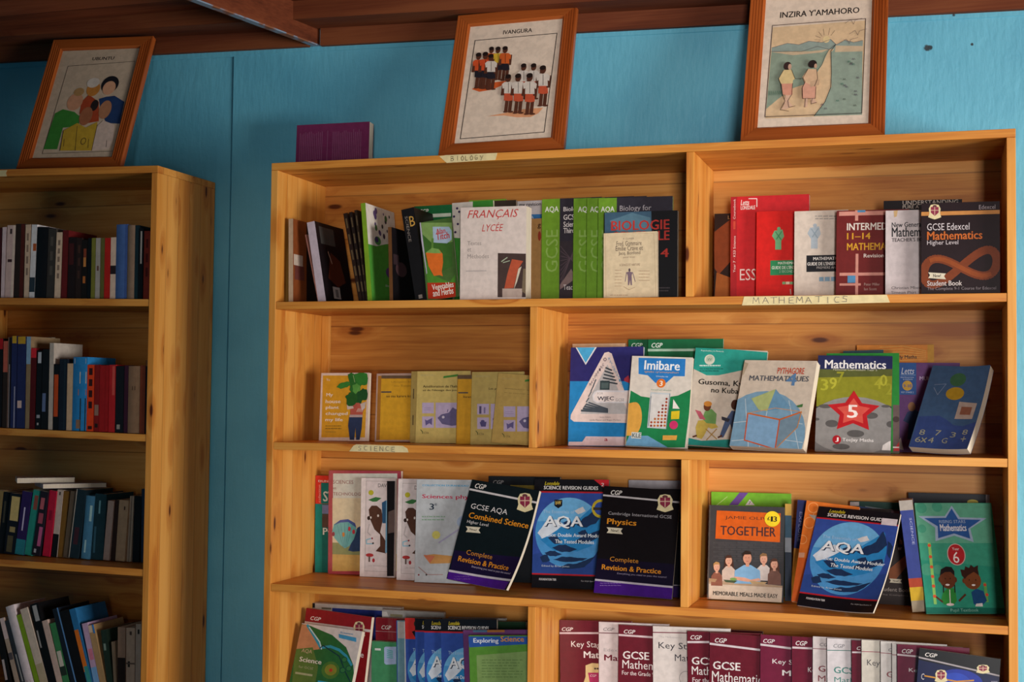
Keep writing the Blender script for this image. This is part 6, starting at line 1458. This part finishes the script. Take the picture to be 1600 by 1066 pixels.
# ---- bottom row, left compartment
book('w1', '#b9b2ac', 'pale book with a blue top band at the back of the bottom row', G_4L, lambda a: (a.crop(*r4a), a.rect(360, 146, 770, 400, '#2a3a86'), a.rect(235, 118, 262, 145, '#1c1c20'), a.rect(300, 142, 355, 156, '#6a6458')), name='textbook')
def art_w2(a):
    a.crop(*r4a); a.line(((200, 228), (585, 278)), 12, '#d8ccc8'); a.poly(((190, 240), (590, 292), (590, 700), (120, 700)), '#8a1c22'); cgp(a, 238, 192, 295, 222); crest(a, 478, 222, 548, 320); a.text('e', 522, 404, 538, 430, '#d8c8c4', bold=True)
book('w2', '#8f1f26', 'dark red revision book behind the green swirl science book', G_4L, art_w2, name='textbook', rough=.3)
def art_w3(a):
    a.crop(*r4a)
    a.poly(((180, 235), (230, 245), (360, 300), (440, 370), (480, 470), (490, 600), (100, 600)), '#2f6a38'); a.poly(((188, 240), (215, 240), (270, 330), (290, 380), (150, 400)), '#c08a64'); a.poly(((150, 380), (250, 370), (280, 480), (260, 600), (130, 600)), '#5a7a3c')
    a.ell(350, 500, 50, 50, '#4f7a34'); a.ell(352, 498, 34, 32, '#8a8a34'); a.circ(353, 500, 10, '#c0402c', 12)
    a.line(((220, 245), (260, 310), (295, 372), (350, 365), (400, 385), (440, 420), (470, 470)), 12, '#3a9ab4'); a.line(((230, 255), (290, 340), (300, 380)), 6, '#c0dce0'); a.line(((290, 375), (310, 360), (400, 420), (440, 520), (470, 580)), 5, '#1f3a44')
    for x, y in ((430, 440), (455, 490), (420, 500)): a.circ(x, y, 17, '#1f4a40', 14); a.circ(x, y, 13, '#3a7a44', 14)
    a.rect(280, 558, 400, 600, '#3aa8d0'); a.text('AQA', 190, 376, 244, 410, '#c8b494'); a.text('Science', 178, 422, 298, 468, '#e6e4da', bold=True); a.text('for GCSE', 172, 472, 252, 498, '#a8b08a'); a.rect(150, 520, 250, 524, '#a8b08a')
    a.poly(((398, 294), (498, 316), (498, 340), (400, 316)), '#4a9cc8'); a.text('Science', 408, 280, 480, 300, '#4a8cb8', bold=True)
book('w3', '#d9d0cc', 'science book with a green swirl cover at the left end of the bottom row', G_4L, art_w3, name='textbook', rough=.25)
def art_w4(a):
    a.crop(*r4a); cgp(a, 640, 244, 696, 270); a.rect(606, 278, 900, 292, '#d8ccd0')
book('w4', '#8f2732', 'dark red revision book above the plain green science book', G_4L, art_w4, name='textbook', rough=.15, coat=.5)
def art_w5(a):
    a.crop(560, 940, 8.461); a.rect(218, 618, 296, 650, '#dfe8e2'); a.poly(((340, 612), (360, 598), (500, 600), (500, 830), (365, 836), (342, 815)), '#a8bce0')
    for i in range(5): a.line(((380, 640 + 25 * i), (455, 660 + 22 * i)), 10, '#4fb4b0')
book('w5', '#4a9466', 'small green science book with a pale blue square', G_4L, art_w5, name='textbook', rough=.2)
def art_w6(a):
    a.crop(560, 940, 8.461); a.rect(480, 250, 520, 1100, '#33489a'); a.rect(520, 265, 610, 490, '#b8b0ac'); a.rect(520, 490, 620, 1100, '#6f98a8'); a.rect(606, 265, 640, 1100, '#cfd4d8')
book('w6', '#6f98a8', 'grey and pale blue book left of the blue mountain guides', G_4L, art_w6, name='textbook', rough=.15, coat=.5)
def art_w7(i):
    def art(a):
        aqa_art(a, None)
        if i == 0: a.rect(0, 0, .40, .20, '#c8302c'); a.poly(((.12, .13), (.40, .07), (.40, .14), (.20, .20)), '#1a1a1e'); a.circ(.22, .055, .06, '#3a3026'); a.text('2', .19, .035, .25, .075, '#c8c8b0', bold=True)
    return art
for i, d in enumerate(('blue mountain guide with a red corner, leftmost of the bottom row four', 'second blue mountain guide in the bottom row, a narrow strip', 'third blue mountain guide in the bottom row, showing its title', 'rightmost blue mountain guide in the bottom row, a narrow strip')):
    book(('w7', 'w7b', 'w7c', 'w7d')[i], '#17151a', d, G_4L, art_w7(i), name='textbook', rough=.2, coat=.4)
book('w8', '#aca8a4', 'silvery plastic covered book behind the blue mountain guides', G_4L, lambda a: (a.crop(*r4a), a.poly(((640, 165), (670, 168), (690, 215), (640, 215)), '#d8d4d0'), a.rect(690, 180, 760, 200, '#8a8468')), name='textbook', rough=.12, coat=.6)
book('w9', '#8f8a86', 'grey book right of the blue mountain guides', G_4L, None, name='textbook')
book('w10', '#22402a', 'dark green book leaning behind the green exploring science book', G_4L, lambda a: (a.crop(*r4a), a.rect(1075, 240, 1200, 270, '#b0aca8')), name='textbook')
book('w11b', '#6a3a6e', 'purple book with a coloured top edge behind the green exploring science book', G_4L, lambda a: (a.crop(*r4a), a.rect(1240, 262, 1340, 284, '#a86a34'), a.rect(1160, 268, 1240, 284, '#4a6a84')), name='textbook', rough=.2, coat=.4)
def art_w11(a):
    a.crop(*r4a); a.poly(((1132, 308), (1500, 308), (1500, 350), (1140, 370)), '#2f56a4'); a.text('Exploring', 1162, 318, 1306, 352, '#e4e8f0', bold=True); a.text('Science', 1316, 306, 1450, 338, '#d8902c', bold=True)
    a.poly(((1180, 415), (1500, 390), (1500, 700), (1190, 700)), '#7f9c5c'); lines(a, 1210, 440, 1450, 7, 16, 4, '#5f7a44')
book('w11', '#5a8f34', 'green exploring science book right in front of the divider', G_4L, art_w11, name='textbook', rough=.15, coat=.6)

# ---- bottom row, right compartment
MAR = '#6a1c2a'
def revision(crop, line_y, line_h, line_c, cg, cgc, words, extra=None):
    def art(a):
        a.crop(*crop)
        (lx0, ly0, lx1, ly1) = line_y
        a.line(((lx0, ly0), (lx1, ly1)), line_h, line_c)
        if cg: cgp(a, *cg, cgc)
        sl = (ly1 - ly0) / (lx1 - lx0)
        for s, x0, y0, x1, y1, c, b in words:
            ym = (y0 + min(y1, y0 + (y1 - y0) * .96)) / 2 if sl < .02 else y0 + ((y1 - y0) - sl * (x1 - x0) * .4) / 2
            hh = (y1 - y0) if sl < .02 else (y1 - y0) - sl * (x1 - x0) * .4
            a.st(s, x0, ym, x1, ym + sl * (x1 - x0), hh, c, b)
        if extra: extra(a)
    return art
zx1, zx2, zx3, zx4 = (860, 960, 8.0), (1050, 970, 8.0), (1240, 980, 8.889), (1390, 990, 7.619)
def pup(a):
    a.poly(((440, 640), (520, 610), (640, 620), (700, 700), (700, 900), (400, 900), (440, 780)), '#e0c890'); a.poly(((470, 730), (700, 730), (700, 900), (500, 900)), '#b8386a'); a.ell(560, 680, 14, 12, '#4a3a34', 10); a.ell(590, 680, 14, 12, '#4a3a34', 10); cgp(a, 496, 752, 576, 784, '#f0d0d8')
W_ = '#ece6e4'
def rb(key, base, label, art, **k): book(key, base, label, G_4R, art, name='textbook', rough=k.get('rough', .28), coat=k.get('coat', .15))
rb('x1', MAR, 'maroon revision book at the left end of the bottom row, with a cartoon puppy', revision(zx1, (100, 236, 1010, 236), 22, '#d8c4c8', (142, 162, 284, 212), W_, (('Key Stage 3', 260, 342, 760, 440, W_, False), ('Maths', 416, 468, 720, 552, W_, True)), pup))
rb('x2', '#ddd2d2', 'white revision book between two maroon ones, leftmost of the white ones', revision(zx1, (600, 232, 1500, 260), 10, '#6a2a36', (660, 165, 800, 212), '#8a8486', (('Edexcel', 668, 425, 940, 468, '#b4acae', False), ('Maths', 672, 505, 1020, 585, '#6e1c2c', True))))
rb('x3', MAR, 'maroon GCSE mathematics revision book, leftmost of the bottom row GCSE ones', revision(zx1, (845, 258, 1700, 318), 24, '#d8c4c8', (918, 190, 1062, 248), W_, (('GCSE', 905, 455, 1236, 562, W_, True), ('Mathematics', 900, 568, 1560, 690, W_, False), ('For the Grade 9-1 Course', 895, 700, 1560, 772, '#d8c8c8', True))))
def emb4(a):
    a.circ(1700, 800, 90, '#8a8486'); a.circ(1700, 800, 84, '#ddd5d0')
rb('x4', '#ddd5d0', 'white key stage revision book beside the first maroon GCSE book', revision(zx1, (1275, 226, 2200, 244), 12, '#7a3040', None, W_, (('The Mathematics', 1360, 272, 1640, 296, '#b8b0b0', False), ('Key Stage 3', 1352, 355, 1990, 460, '#2c2a34', False), ('Maths', 1556, 505, 1840, 590, '#3a3540', False)), emb4))
rb('x5', MAR, 'narrow maroon GCSE revision book, second of the bottom row GCSE ones', revision(zx2, (160, 268, 1100, 268), 26, '#d8ccd0', (230, 180, 375, 240), W_, (('GCSE', 246, 460, 590, 556, W_, True), ('Mathematics', 248, 585, 870, 690, W_, False), ('For the Grade', 255, 720, 700, 780, '#d8c8c8', True))), rough=.15, coat=.6)
rb('x6', MAR, 'maroon GCSE mathematics revision book in the middle, widest of the maroon ones', revision(zx2, (460, 286, 1400, 404), 26, '#d8ccd0', (536, 214, 685, 282), W_, (('GCSE', 512, 494, 856, 612, W_, True), ('Mathematics', 500, 612, 1180, 775, W_, False), ('For the Grade', 495, 745, 900, 830, '#d8c8c8', True))), rough=.15, coat=.6)
rb('x6b', '#4a1420', 'dark maroon book at the back with a crest peeking out', lambda a: (a.crop(*zx2), crest(a, 890, 172, 1040, 330)))
rb('x7', '#74203a', 'maroon key stage revision book with the glossiest cover', revision(zx2, (1090, 296, 1900, 400), 26, '#d8ccd0', (1140, 226, 1285, 286), W_, (('Key Stage 3', 1256, 460, 1780, 565, W_, False), ('Maths', 1378, 605, 1760, 695, W_, True))), rough=.1, coat=.9)
rb('x8', '#6e1c30', 'maroon revision book just left of the two white ones near the middle', revision(zx3, (-10, 285, 900, 330), 28, '#d8c8cc', (28, 190, 190, 262), W_, (('Key', 200, 560, 330, 650, W_, False),)), rough=.1, coat=.9)
rb('x9', '#d6cbca', 'white revision book with maroon letters, left of the teal lettered one', revision(zx3, (270, 298, 1100, 340), 9, '#7a2c3c', (362, 218, 520, 274), '#7a7476', (('GCSE', 344, 535, 700, 628, '#7a2030', True), ('Maths', 340, 672, 720, 764, '#7a2030', False))))
rb('x10', '#d9d3d6', 'white revision book with teal letters and a teal line', revision(zx3, (470, 322, 1400, 340), 11, '#3f7a72', (552, 232, 712, 294), '#8a888c', (('GCSE', 558, 556, 908, 648, '#3f857c', True), ('Maths', 566, 700, 900, 770, '#3f857c', False))))
rb('x11', '#6a1c2e', 'narrow maroon strip of a book between the white ones', revision(zx3, (820, 350, 1600, 370), 24, '#d8ccd0', (876, 268, 1040, 326), W_, ()), rough=.15, coat=.6)
rb('x12', '#d9d2c4', 'cream key stage revision book with a pink line', revision(zx3, (950, 340, 1900, 372), 10, '#a03a54', None, W_, (('Key Stage', 1020, 455, 1480, 570, '#3a363c', False),)))
rb('x13', '#d5cfca', 'white revision book with a maroon G, right of the cream one', revision(zx3, (1205, 358, 2100, 430), 10, '#8a2c40', (1316, 292, 1470, 346), '#6a666c', (('GCSE', 1290, 610, 1640, 705, '#8a3038', True),)))
rb('x14', '#dbd6d0', 'thinnest white strip of a book beside a maroon one', revision(zx3, (1370, 385, 2300, 440), 10, '#8a2c40', None, W_, ()))
rb('x15', '#70203a', 'rightmost maroon revision book, beside the black and blue one', revision(zx4, (98, 252, 900, 330), 22, '#d8c8cc', (146, 184, 280, 242), W_, (('Key Stage', 230, 404, 600, 478, W_, False),)), rough=.15, coat=.5)
def art_x16(a):
    a.crop(*zx4)
    a.poly(((290, 300), (1400, 540), (1400, 900), (280, 900)), '#131a44'); a.ell(850, 560, 260, 130, '#22359a'); a.ell(800, 560, 160, 90, '#2c48b4')
    a.line(((300, 272), (1320, 508)), 20, '#a8a0a4'); cgp(a, 424, 224, 566, 292); crest(a, 1030, 372, 1195, 480); a.line(((420, 505), (560, 530), (800, 572), (1000, 560)), 18, '#c88a30'); crest(a, 536, 432, 690, 590); a.text('C', 380, 474, 410, 552, '#cfcad0'); lines(a, 1210, 568, 1300, 1, 10, 8, '#a8a4b8')
rb('x16', '#141317', 'tilted black and blue revision book in the right corner of the bottom row', art_x16)

# ------------------------------------------------------------------ purple book on top of the large bookcase
def art_pb(a):
    rr = random.Random(11)
    for i in range(34):
        x = .05 + .86 * i / 34
        if .36 < x < .5 and i % 3: continue
        y = .16; top = rr.uniform(.14, .2); end = rr.uniform(.7, 1.0)
        a.rect(x, top, x + .006, end, '#8a5a78')
book('pb', '#6e2a52', 'purple book standing on its long edge on top of the large bookcase', 'things on top of the large bookcase', art_pb)

# ------------------------------------------------------------------ left bookcase: spines
def spine(marks):
    def art(a):
        for mk in marks:
            if len(mk) == 3: a.rect(0, mk[0], 1, mk[1], mk[2])
            else: a.rect(mk[3], mk[0], mk[4], mk[1], mk[2])
    return art
def dashes(c, n=5, y0=.12, y1=.75, x0=.32, x1=.68):
    st = (y1 - y0) / n
    return [(y0 + st * i, y0 + st * (i + .62), c, x0, x1) for i in range(n)]
def paler(h):
    """spines of the left bookcase: pale colours a little paler"""
    c = [int(h[k:k + 2], 16) for k in (1, 3, 5)]
    if min(c) > 100: c = [min(238, int(v * 1.14 + 6)) for v in c]
    elif max(c) > 110: c = [min(235, int(v * 1.10)) for v in c]
    return '#%02x%02x%02x' % tuple(c)
def row(prefix, group, items, hard=()):
    for i, it in enumerate(items):
        col, label, marks = it
        col = paler(col); marks = [(mk[0], mk[1], paler(mk[2])) + tuple(mk[3:]) for mk in marks]
        book((prefix, i), col, label, group, spine(marks) if marks else None, hard=(i in hard), rough=.45)
GL1, GL2, GL3, GL4 = ['books on the %s shelf of the left bookcase' % s for s in ('top', 'second', 'third', 'fourth')]
row('l1', GL1, [
    ('#4a1c20', 'maroon spine cut off by the left edge, top shelf of the left bookcase', []),
    ('#c4aeb0', 'pale pink spine, leftmost whole one on the top left shelf', []),
    ('#bfa39c', 'wide pinkish spine with two black marks on the top left shelf', [(.05, .12, '#4a3a3a', .35, .6), (.47, .51, '#4a3030', .2, .7), (0, 1, '#ccb8a8', .72, 1)]),
    ('#332620', 'dark brown and red spine between pale ones on the top left shelf', [(0, 1, '#5a231c', .6, 1)]),
    ('#c0a68e', 'beige spine with faint print on the top left shelf', dashes('#8a7464', 4)),
    ('#cfcacb', 'white spine with an orange square, top left shelf', [(.26, .36, '#b05a30', .4, 1), (.72, .92, '#33404a')]),
    ('#17181c', 'wide black spine on the top left shelf', []),
    ('#413c38', 'charcoal spine right of the wide black one', dashes('#5c554e', 3)),
    ('#c4ab92', 'beige spine right of the charcoal one, top left shelf', dashes('#8a7464', 5)),
    ('#6a1f20', 'dark red spine right of the beige one, top left shelf', []),
    ('#261a1a', 'black spine with a dark red panel, top left shelf', [(.1, .45, '#4a1f1e', .1, .7)]),
    ('#2f211e', 'dark brown spine in the middle of the top left shelf', dashes('#4a3028', 3)),
    ('#1e1917', 'black spine with glowing orange figures, top left shelf', [(.15, .3, '#7a3a26', .3, .8), (.3, .46, '#b87a40', .3, .75), (.62, .74, '#a8622e', .25, .7)]),
    ('#15171a', 'narrow black spine before the olive ones, top left shelf', []),
    ('#6f7030', 'left olive green spine on the top left shelf', []),
    ('#8f8a84', 'grey spine between two olive ones, top left shelf', [(.46, .54, '#6a4a44', .3, .7)]),
    ('#626030', 'right olive green spine beside a red one, top left shelf', []),
    ('#a3201c', 'red spine right of the olive ones, top left shelf', []),
    ('#b8a290', 'beige spine with a black mark right of the red one', [(.46, .60, '#2a2022')]),
    ('#3f5a8c', 'thick blue spine, tallest on the top left shelf', [(0, 1, '#34497a', .82, 1)]),
    ('#7a6656', 'taupe spine right of the thick blue one', []),
    ('#1c3038', 'narrow dark teal spine, top left shelf', []),
    ('#15161a', 'black spine with a white upper stripe, top left shelf', [(.04, .5, '#a09a94', .35, .7)]),
    ('#7c2c20', 'red-brown spine at the right end of the top left shelf', dashes('#5a1c16', 3)),
], hard=(6, 19, 20))
row('l2', GL2, [
    ('#1a1518', 'black spine with a red top cut off by the left edge, second left shelf', [(0, .12, '#a81c20')]),
    ('#2a2420', 'spine with a salmon upper half on the second left shelf', [(.0, .36, '#b05a4a'), (.36, 1, '#332620')]),
    ('#242026', 'narrow dark spine with pale stripes, second left shelf', [(0, 1, '#8a6a5a', .1, .3), (.3, 1, '#a89a9a', .5, .65)]),
    ('#2c3362', 'left navy spine with a yellow top, second left shelf', [(0, .08, '#c09a2c', .1, .9), (.55, 1, '#8a8aa0', .6, .8)]),
    ('#2a3060', 'right navy spine with a yellow top, second left shelf', [(0, .08, '#b8922c', .05, .95), (.7, .78, '#c4a8a0', .1, .6)]),
    ('#8a7458', 'tan spine with a light blue top, second left shelf', [(0, .3, '#7a9ab4')]),
    ('#5a1418', 'dark red spine with a bright red top, second left shelf', [(0, .12, '#d02c38')]),
    ('#17181c', 'black spine with white spots, second left shelf', [(.02, .16, '#a8acb4', .2, .8), (.82, .86, '#8a8a90', .2, .8), (.92, .95, '#a09a98', .3, .6)]),
    ('#191a1e', 'black spine with a pale blue patch, second left shelf', [(.55, .78, '#5f6f94', .1, .6)]),
    ('#a89e94', 'thin grey white spine on the second left shelf', []),
    ('#15171b', 'black spine with an orange label, second left shelf', [(.16, .8, '#b8481e', .1, .85)]),
    ('#1c2330', 'dark navy spine left of the beige one, second left shelf', [(0, 1, '#22303c', .6, .8)]),
    ('#b29678', 'beige spine left of the bright blue picture book', []),
    ('#2a7ab4', 'bright blue spine with a picture, tallest of its middle shelf', [(.02, .09, '#c4b8b0', .1, .9), (.2, .36, '#b8a890', .5, .95), (.44, .52, '#a86a54', .4, .95), (.56, 1, '#2a3a40', .55, .95), (.85, .97, '#8a6a54', .3, .6)]),
    ('#d0401c', 'orange spine with black print on the second left shelf', dashes('#3a1a18', 4, .05, .72, .25, .75) + [(.92, .97, '#3a1a18', .2, .8)]),
    ('#7a1a1a', 'dark red spine with a grey label, right of the orange one', [(.6, .76, '#8a6a5c', .1, .9), (.88, .94, '#2a1a18', .2, .8)]),
    ('#8f1a1c', 'wide dark red spine on the second left shelf', [(0, 1, '#7c1618', .6, .66)]),
    ('#a02024', 'brighter red spine with a pale upper streak, second left shelf', [(.02, .45, '#b84a44', .5, .9)]),
    ('#181a20', 'black spine with a small emblem near its foot, second left shelf', [(.88, .95, '#7a7670', .2, .6)]),
    ('#3a1a2c', 'narrow plum spine on the second left shelf', []),
    ('#7a604a', 'wide taupe spine on the second left shelf', [(.3, .36, '#5c4434', .35, .65)]),
    ('#7a3a26', 'red-brown spine right of the wide taupe one', []),
    ('#181619', 'black spine at the right end of the second left shelf', [(0, .08, '#7a5230', .1, .8)]),
], hard=(13, 20))
book('l2_bk', '#8f857c', 'grey book standing behind the spines of the second left shelf', GL2)
row('l3', GL3, [
    ('#8a764c', 'tan spine cut off by the left edge, third left shelf', []),
    ('#17181c', 'black leaning spine near the left edge, third left shelf', [(.15, .5, '#4a463a', .3, .6)]),
    ('#181a24', 'dark leaning spine with a beige label, third left shelf', [(.05, .45, '#b8a268', .2, .95), (.55, .64, '#9a8a5c', .3, .8), (.7, .97, '#5c543c', .2, .7)]),
    ('#33225c', 'purple spine with white script and a teal foot, third left shelf', [(.25, .62, '#b8b0cc', .4, .55), (.76, 1, '#2a7a86')]),
    ('#2a8a7c', 'turquoise spine with red letters, third left shelf', [(.08, .3, '#8a4a40', .3, .8)]),
    ('#26202c', 'dark spine with pink shapes, third left shelf', [(.1, .28, '#b05a64', .2, .7), (.34, .5, '#a04a5c', .2, .8), (.55, .85, '#b85a86', .5, .95), (.9, .96, '#9a9aa0', .2, .5)]),
    ('#b41c3a', 'crimson leaning spine on the third left shelf', [(.3, .45, '#8a1430', .3, .7)]),
    ('#b4a498', 'pale spine with a black foot, third left shelf', [(.66, 1, '#17171a'), (.03, .08, '#4a4440', .35, .6)]),
    ('#7c5824', 'brown spine right of the pale one with a black foot', []),
    ('#6a5a4a', 'taupe spine left of the dark teal one, third left shelf', []),
    ('#22343e', 'dark teal book with a thin white edge, third left shelf', [(0, 1, '#b4aa9c', 0, .08), (.55, .8, '#4a2a34', .3, .8)]),
    ('#4f86a8', 'glossy light blue spine on the third left shelf', [(.15, .4, '#a8ccd8', .6, .85), (.7, .9, '#a4c8dc', .3, .5)]),
    ('#24424c', 'glossy dark teal spine, wide, third left shelf', [(.1, .3, '#6a9aa4', .4, .55), (.5, .9, '#3f6a7c', .1, .3)]),
    ('#ad9488', 'pinkish beige spine right of the glossy dark teal one', []),
    ('#3a241c', 'dark brown spine between two beige ones, third left shelf', []),
    ('#a08468', 'wide beige spine on the third left shelf', [(.1, .16, '#4a3628', .55, .7)]),
    ('#8f8070', 'thin pale spine near the right end of the third left shelf', [(0, 1, '#5c5048', .4, .55)]),
    ('#141418', 'black spine near the right end of the third left shelf', []),
    ('#1f2c44', 'navy spine at the right end of the third left shelf', []),
], hard=(11, 12))
row('l4', GL4, [
    ('#1a1718', 'black leaning spine near the left edge, fourth left shelf', [(.6, .9, '#a89a9a', .1, .5)]),
    ('#a08c7c', 'beige leaning spine near the left edge, fourth left shelf', [(0, .3, '#c0aaa8'), (.5, .6, '#5c5458')]),
    ('#333740', 'dark grey leaning spine left of the thick white one', [(.5, .9, '#8a8a88', .4, .7)]),
    ('#c9bcc0', 'thick white leaning book, tallest of the fourth left shelf', [(.9, .95, '#a84a54', .3, .7)]),
    ('#7a9c24', 'lime green leaning spine on the fourth left shelf', []),
    ('#bfae9e', 'cream leaning spine right of the lime green one', [(.68, 1, '#a8987c')]),
    ('#141417', 'wide black leaning spine with a grey label', [(.02, .2, '#9a9898', .25, .8), (.3, .5, '#8a8684', .05, .25)]),
    ('#b49c90', 'pinkish leaning spine on the fourth left shelf', []),
    ('#3a7a4c', 'green and white leaning spine on the fourth left shelf', [(.4, .62, '#b8b0a4', .1, .8), (.62, .75, '#2a3a30')]),
    ('#1c2430', 'glossy dark leaning spine with a blue edge', [(0, 1, '#5a86b8', .75, .95)]),
    ('#161518', 'black leaning spine left of the blue and orange one', []),
    ('#2a6a9a', 'blue and orange leaning spine on the fourth left shelf', [(.24, .72, '#c86a24', .0, .7), (.66, 1, '#3a8a88', .1, .8)]),
    ('#a88ca8', 'mauve and pink leaning spine on the fourth left shelf', [(.35, .5, '#b86a80', .2, .9), (.6, 1, '#6a94c0')]),
    ('#a4845c', 'tan leaning spine with a blue corner', [(0, .1, '#c0aa94', 0, .6), (0, .12, '#2f7ac0', .7, 1)]),
    ('#27382e', 'dark green leaning spine right of the tan one', [(.2, .3, '#6a7a70', .2, .6)]),
    ('#7a6a58', 'thin taupe spine on the fourth left shelf', []),
    ('#8f7462', 'brown spine with a dark lower half, fourth left shelf', [(.42, 1, '#2a1e1a')]),
    ('#978272', 'beige spine with small emblems, fourth left shelf', [(.05, .1, '#4a3a34', .4, .65), (.46, .54, '#33302c', .2, .45), (.48, .5, '#5a4a42')]),
    ('#8a7c72', 'grey beige spine against the right side of the fourth left shelf', [(.07, .13, '#2a2624', .35, .7)]),
], hard=(3,))

# two white books lying flat on the spines of the third shelf
def flat_book(label, loc, yaw, w, d, t, tilt=0.0, base='#d0cac4'):
    M = Matrix.Rotation(R(yaw), 3, 'Z') @ Matrix.Rotation(R(tilt), 3, 'Y')
    root = thing('book', label, 'book', loc, 'books lying flat on the third shelf of the left bookcase', M)
    bm = bmesh.new(); box(bm, 0, w, 0, d, 0, .0008); box(bm, 0, w, 0, d, t - .0008, t); box(bm, 0, .0008, 0, d, 0, t); obj('cover', bm, mat(base, .5), root)
    bm = bmesh.new(); box(bm, .0008, w - .001, .001, d - .001, .0008, t - .0008); obj('page_block', bm, paper_mat(), root)
    return root
FLAT = (((-0.765, 0.055, ZT - 0.9325), 46.0, 0.185, 0.150, 0.0135, 0.0), ((-0.853, 0.050, ZT - 0.9185), 40.0, 0.165, 0.120, 0.0150, 0.0))
flat_book('white book lying flat on the shelf spines, lower of the pair', FLAT[0][0], FLAT[0][1], FLAT[0][2], FLAT[0][3], FLAT[0][4], FLAT[0][5], '#a8a0a8')
flat_book('white book lying flat on the shelf spines, on top of the pair', FLAT[1][0], FLAT[1][1], FLAT[1][2], FLAT[1][3], FLAT[1][4], FLAT[1][5], '#cfc8c0')
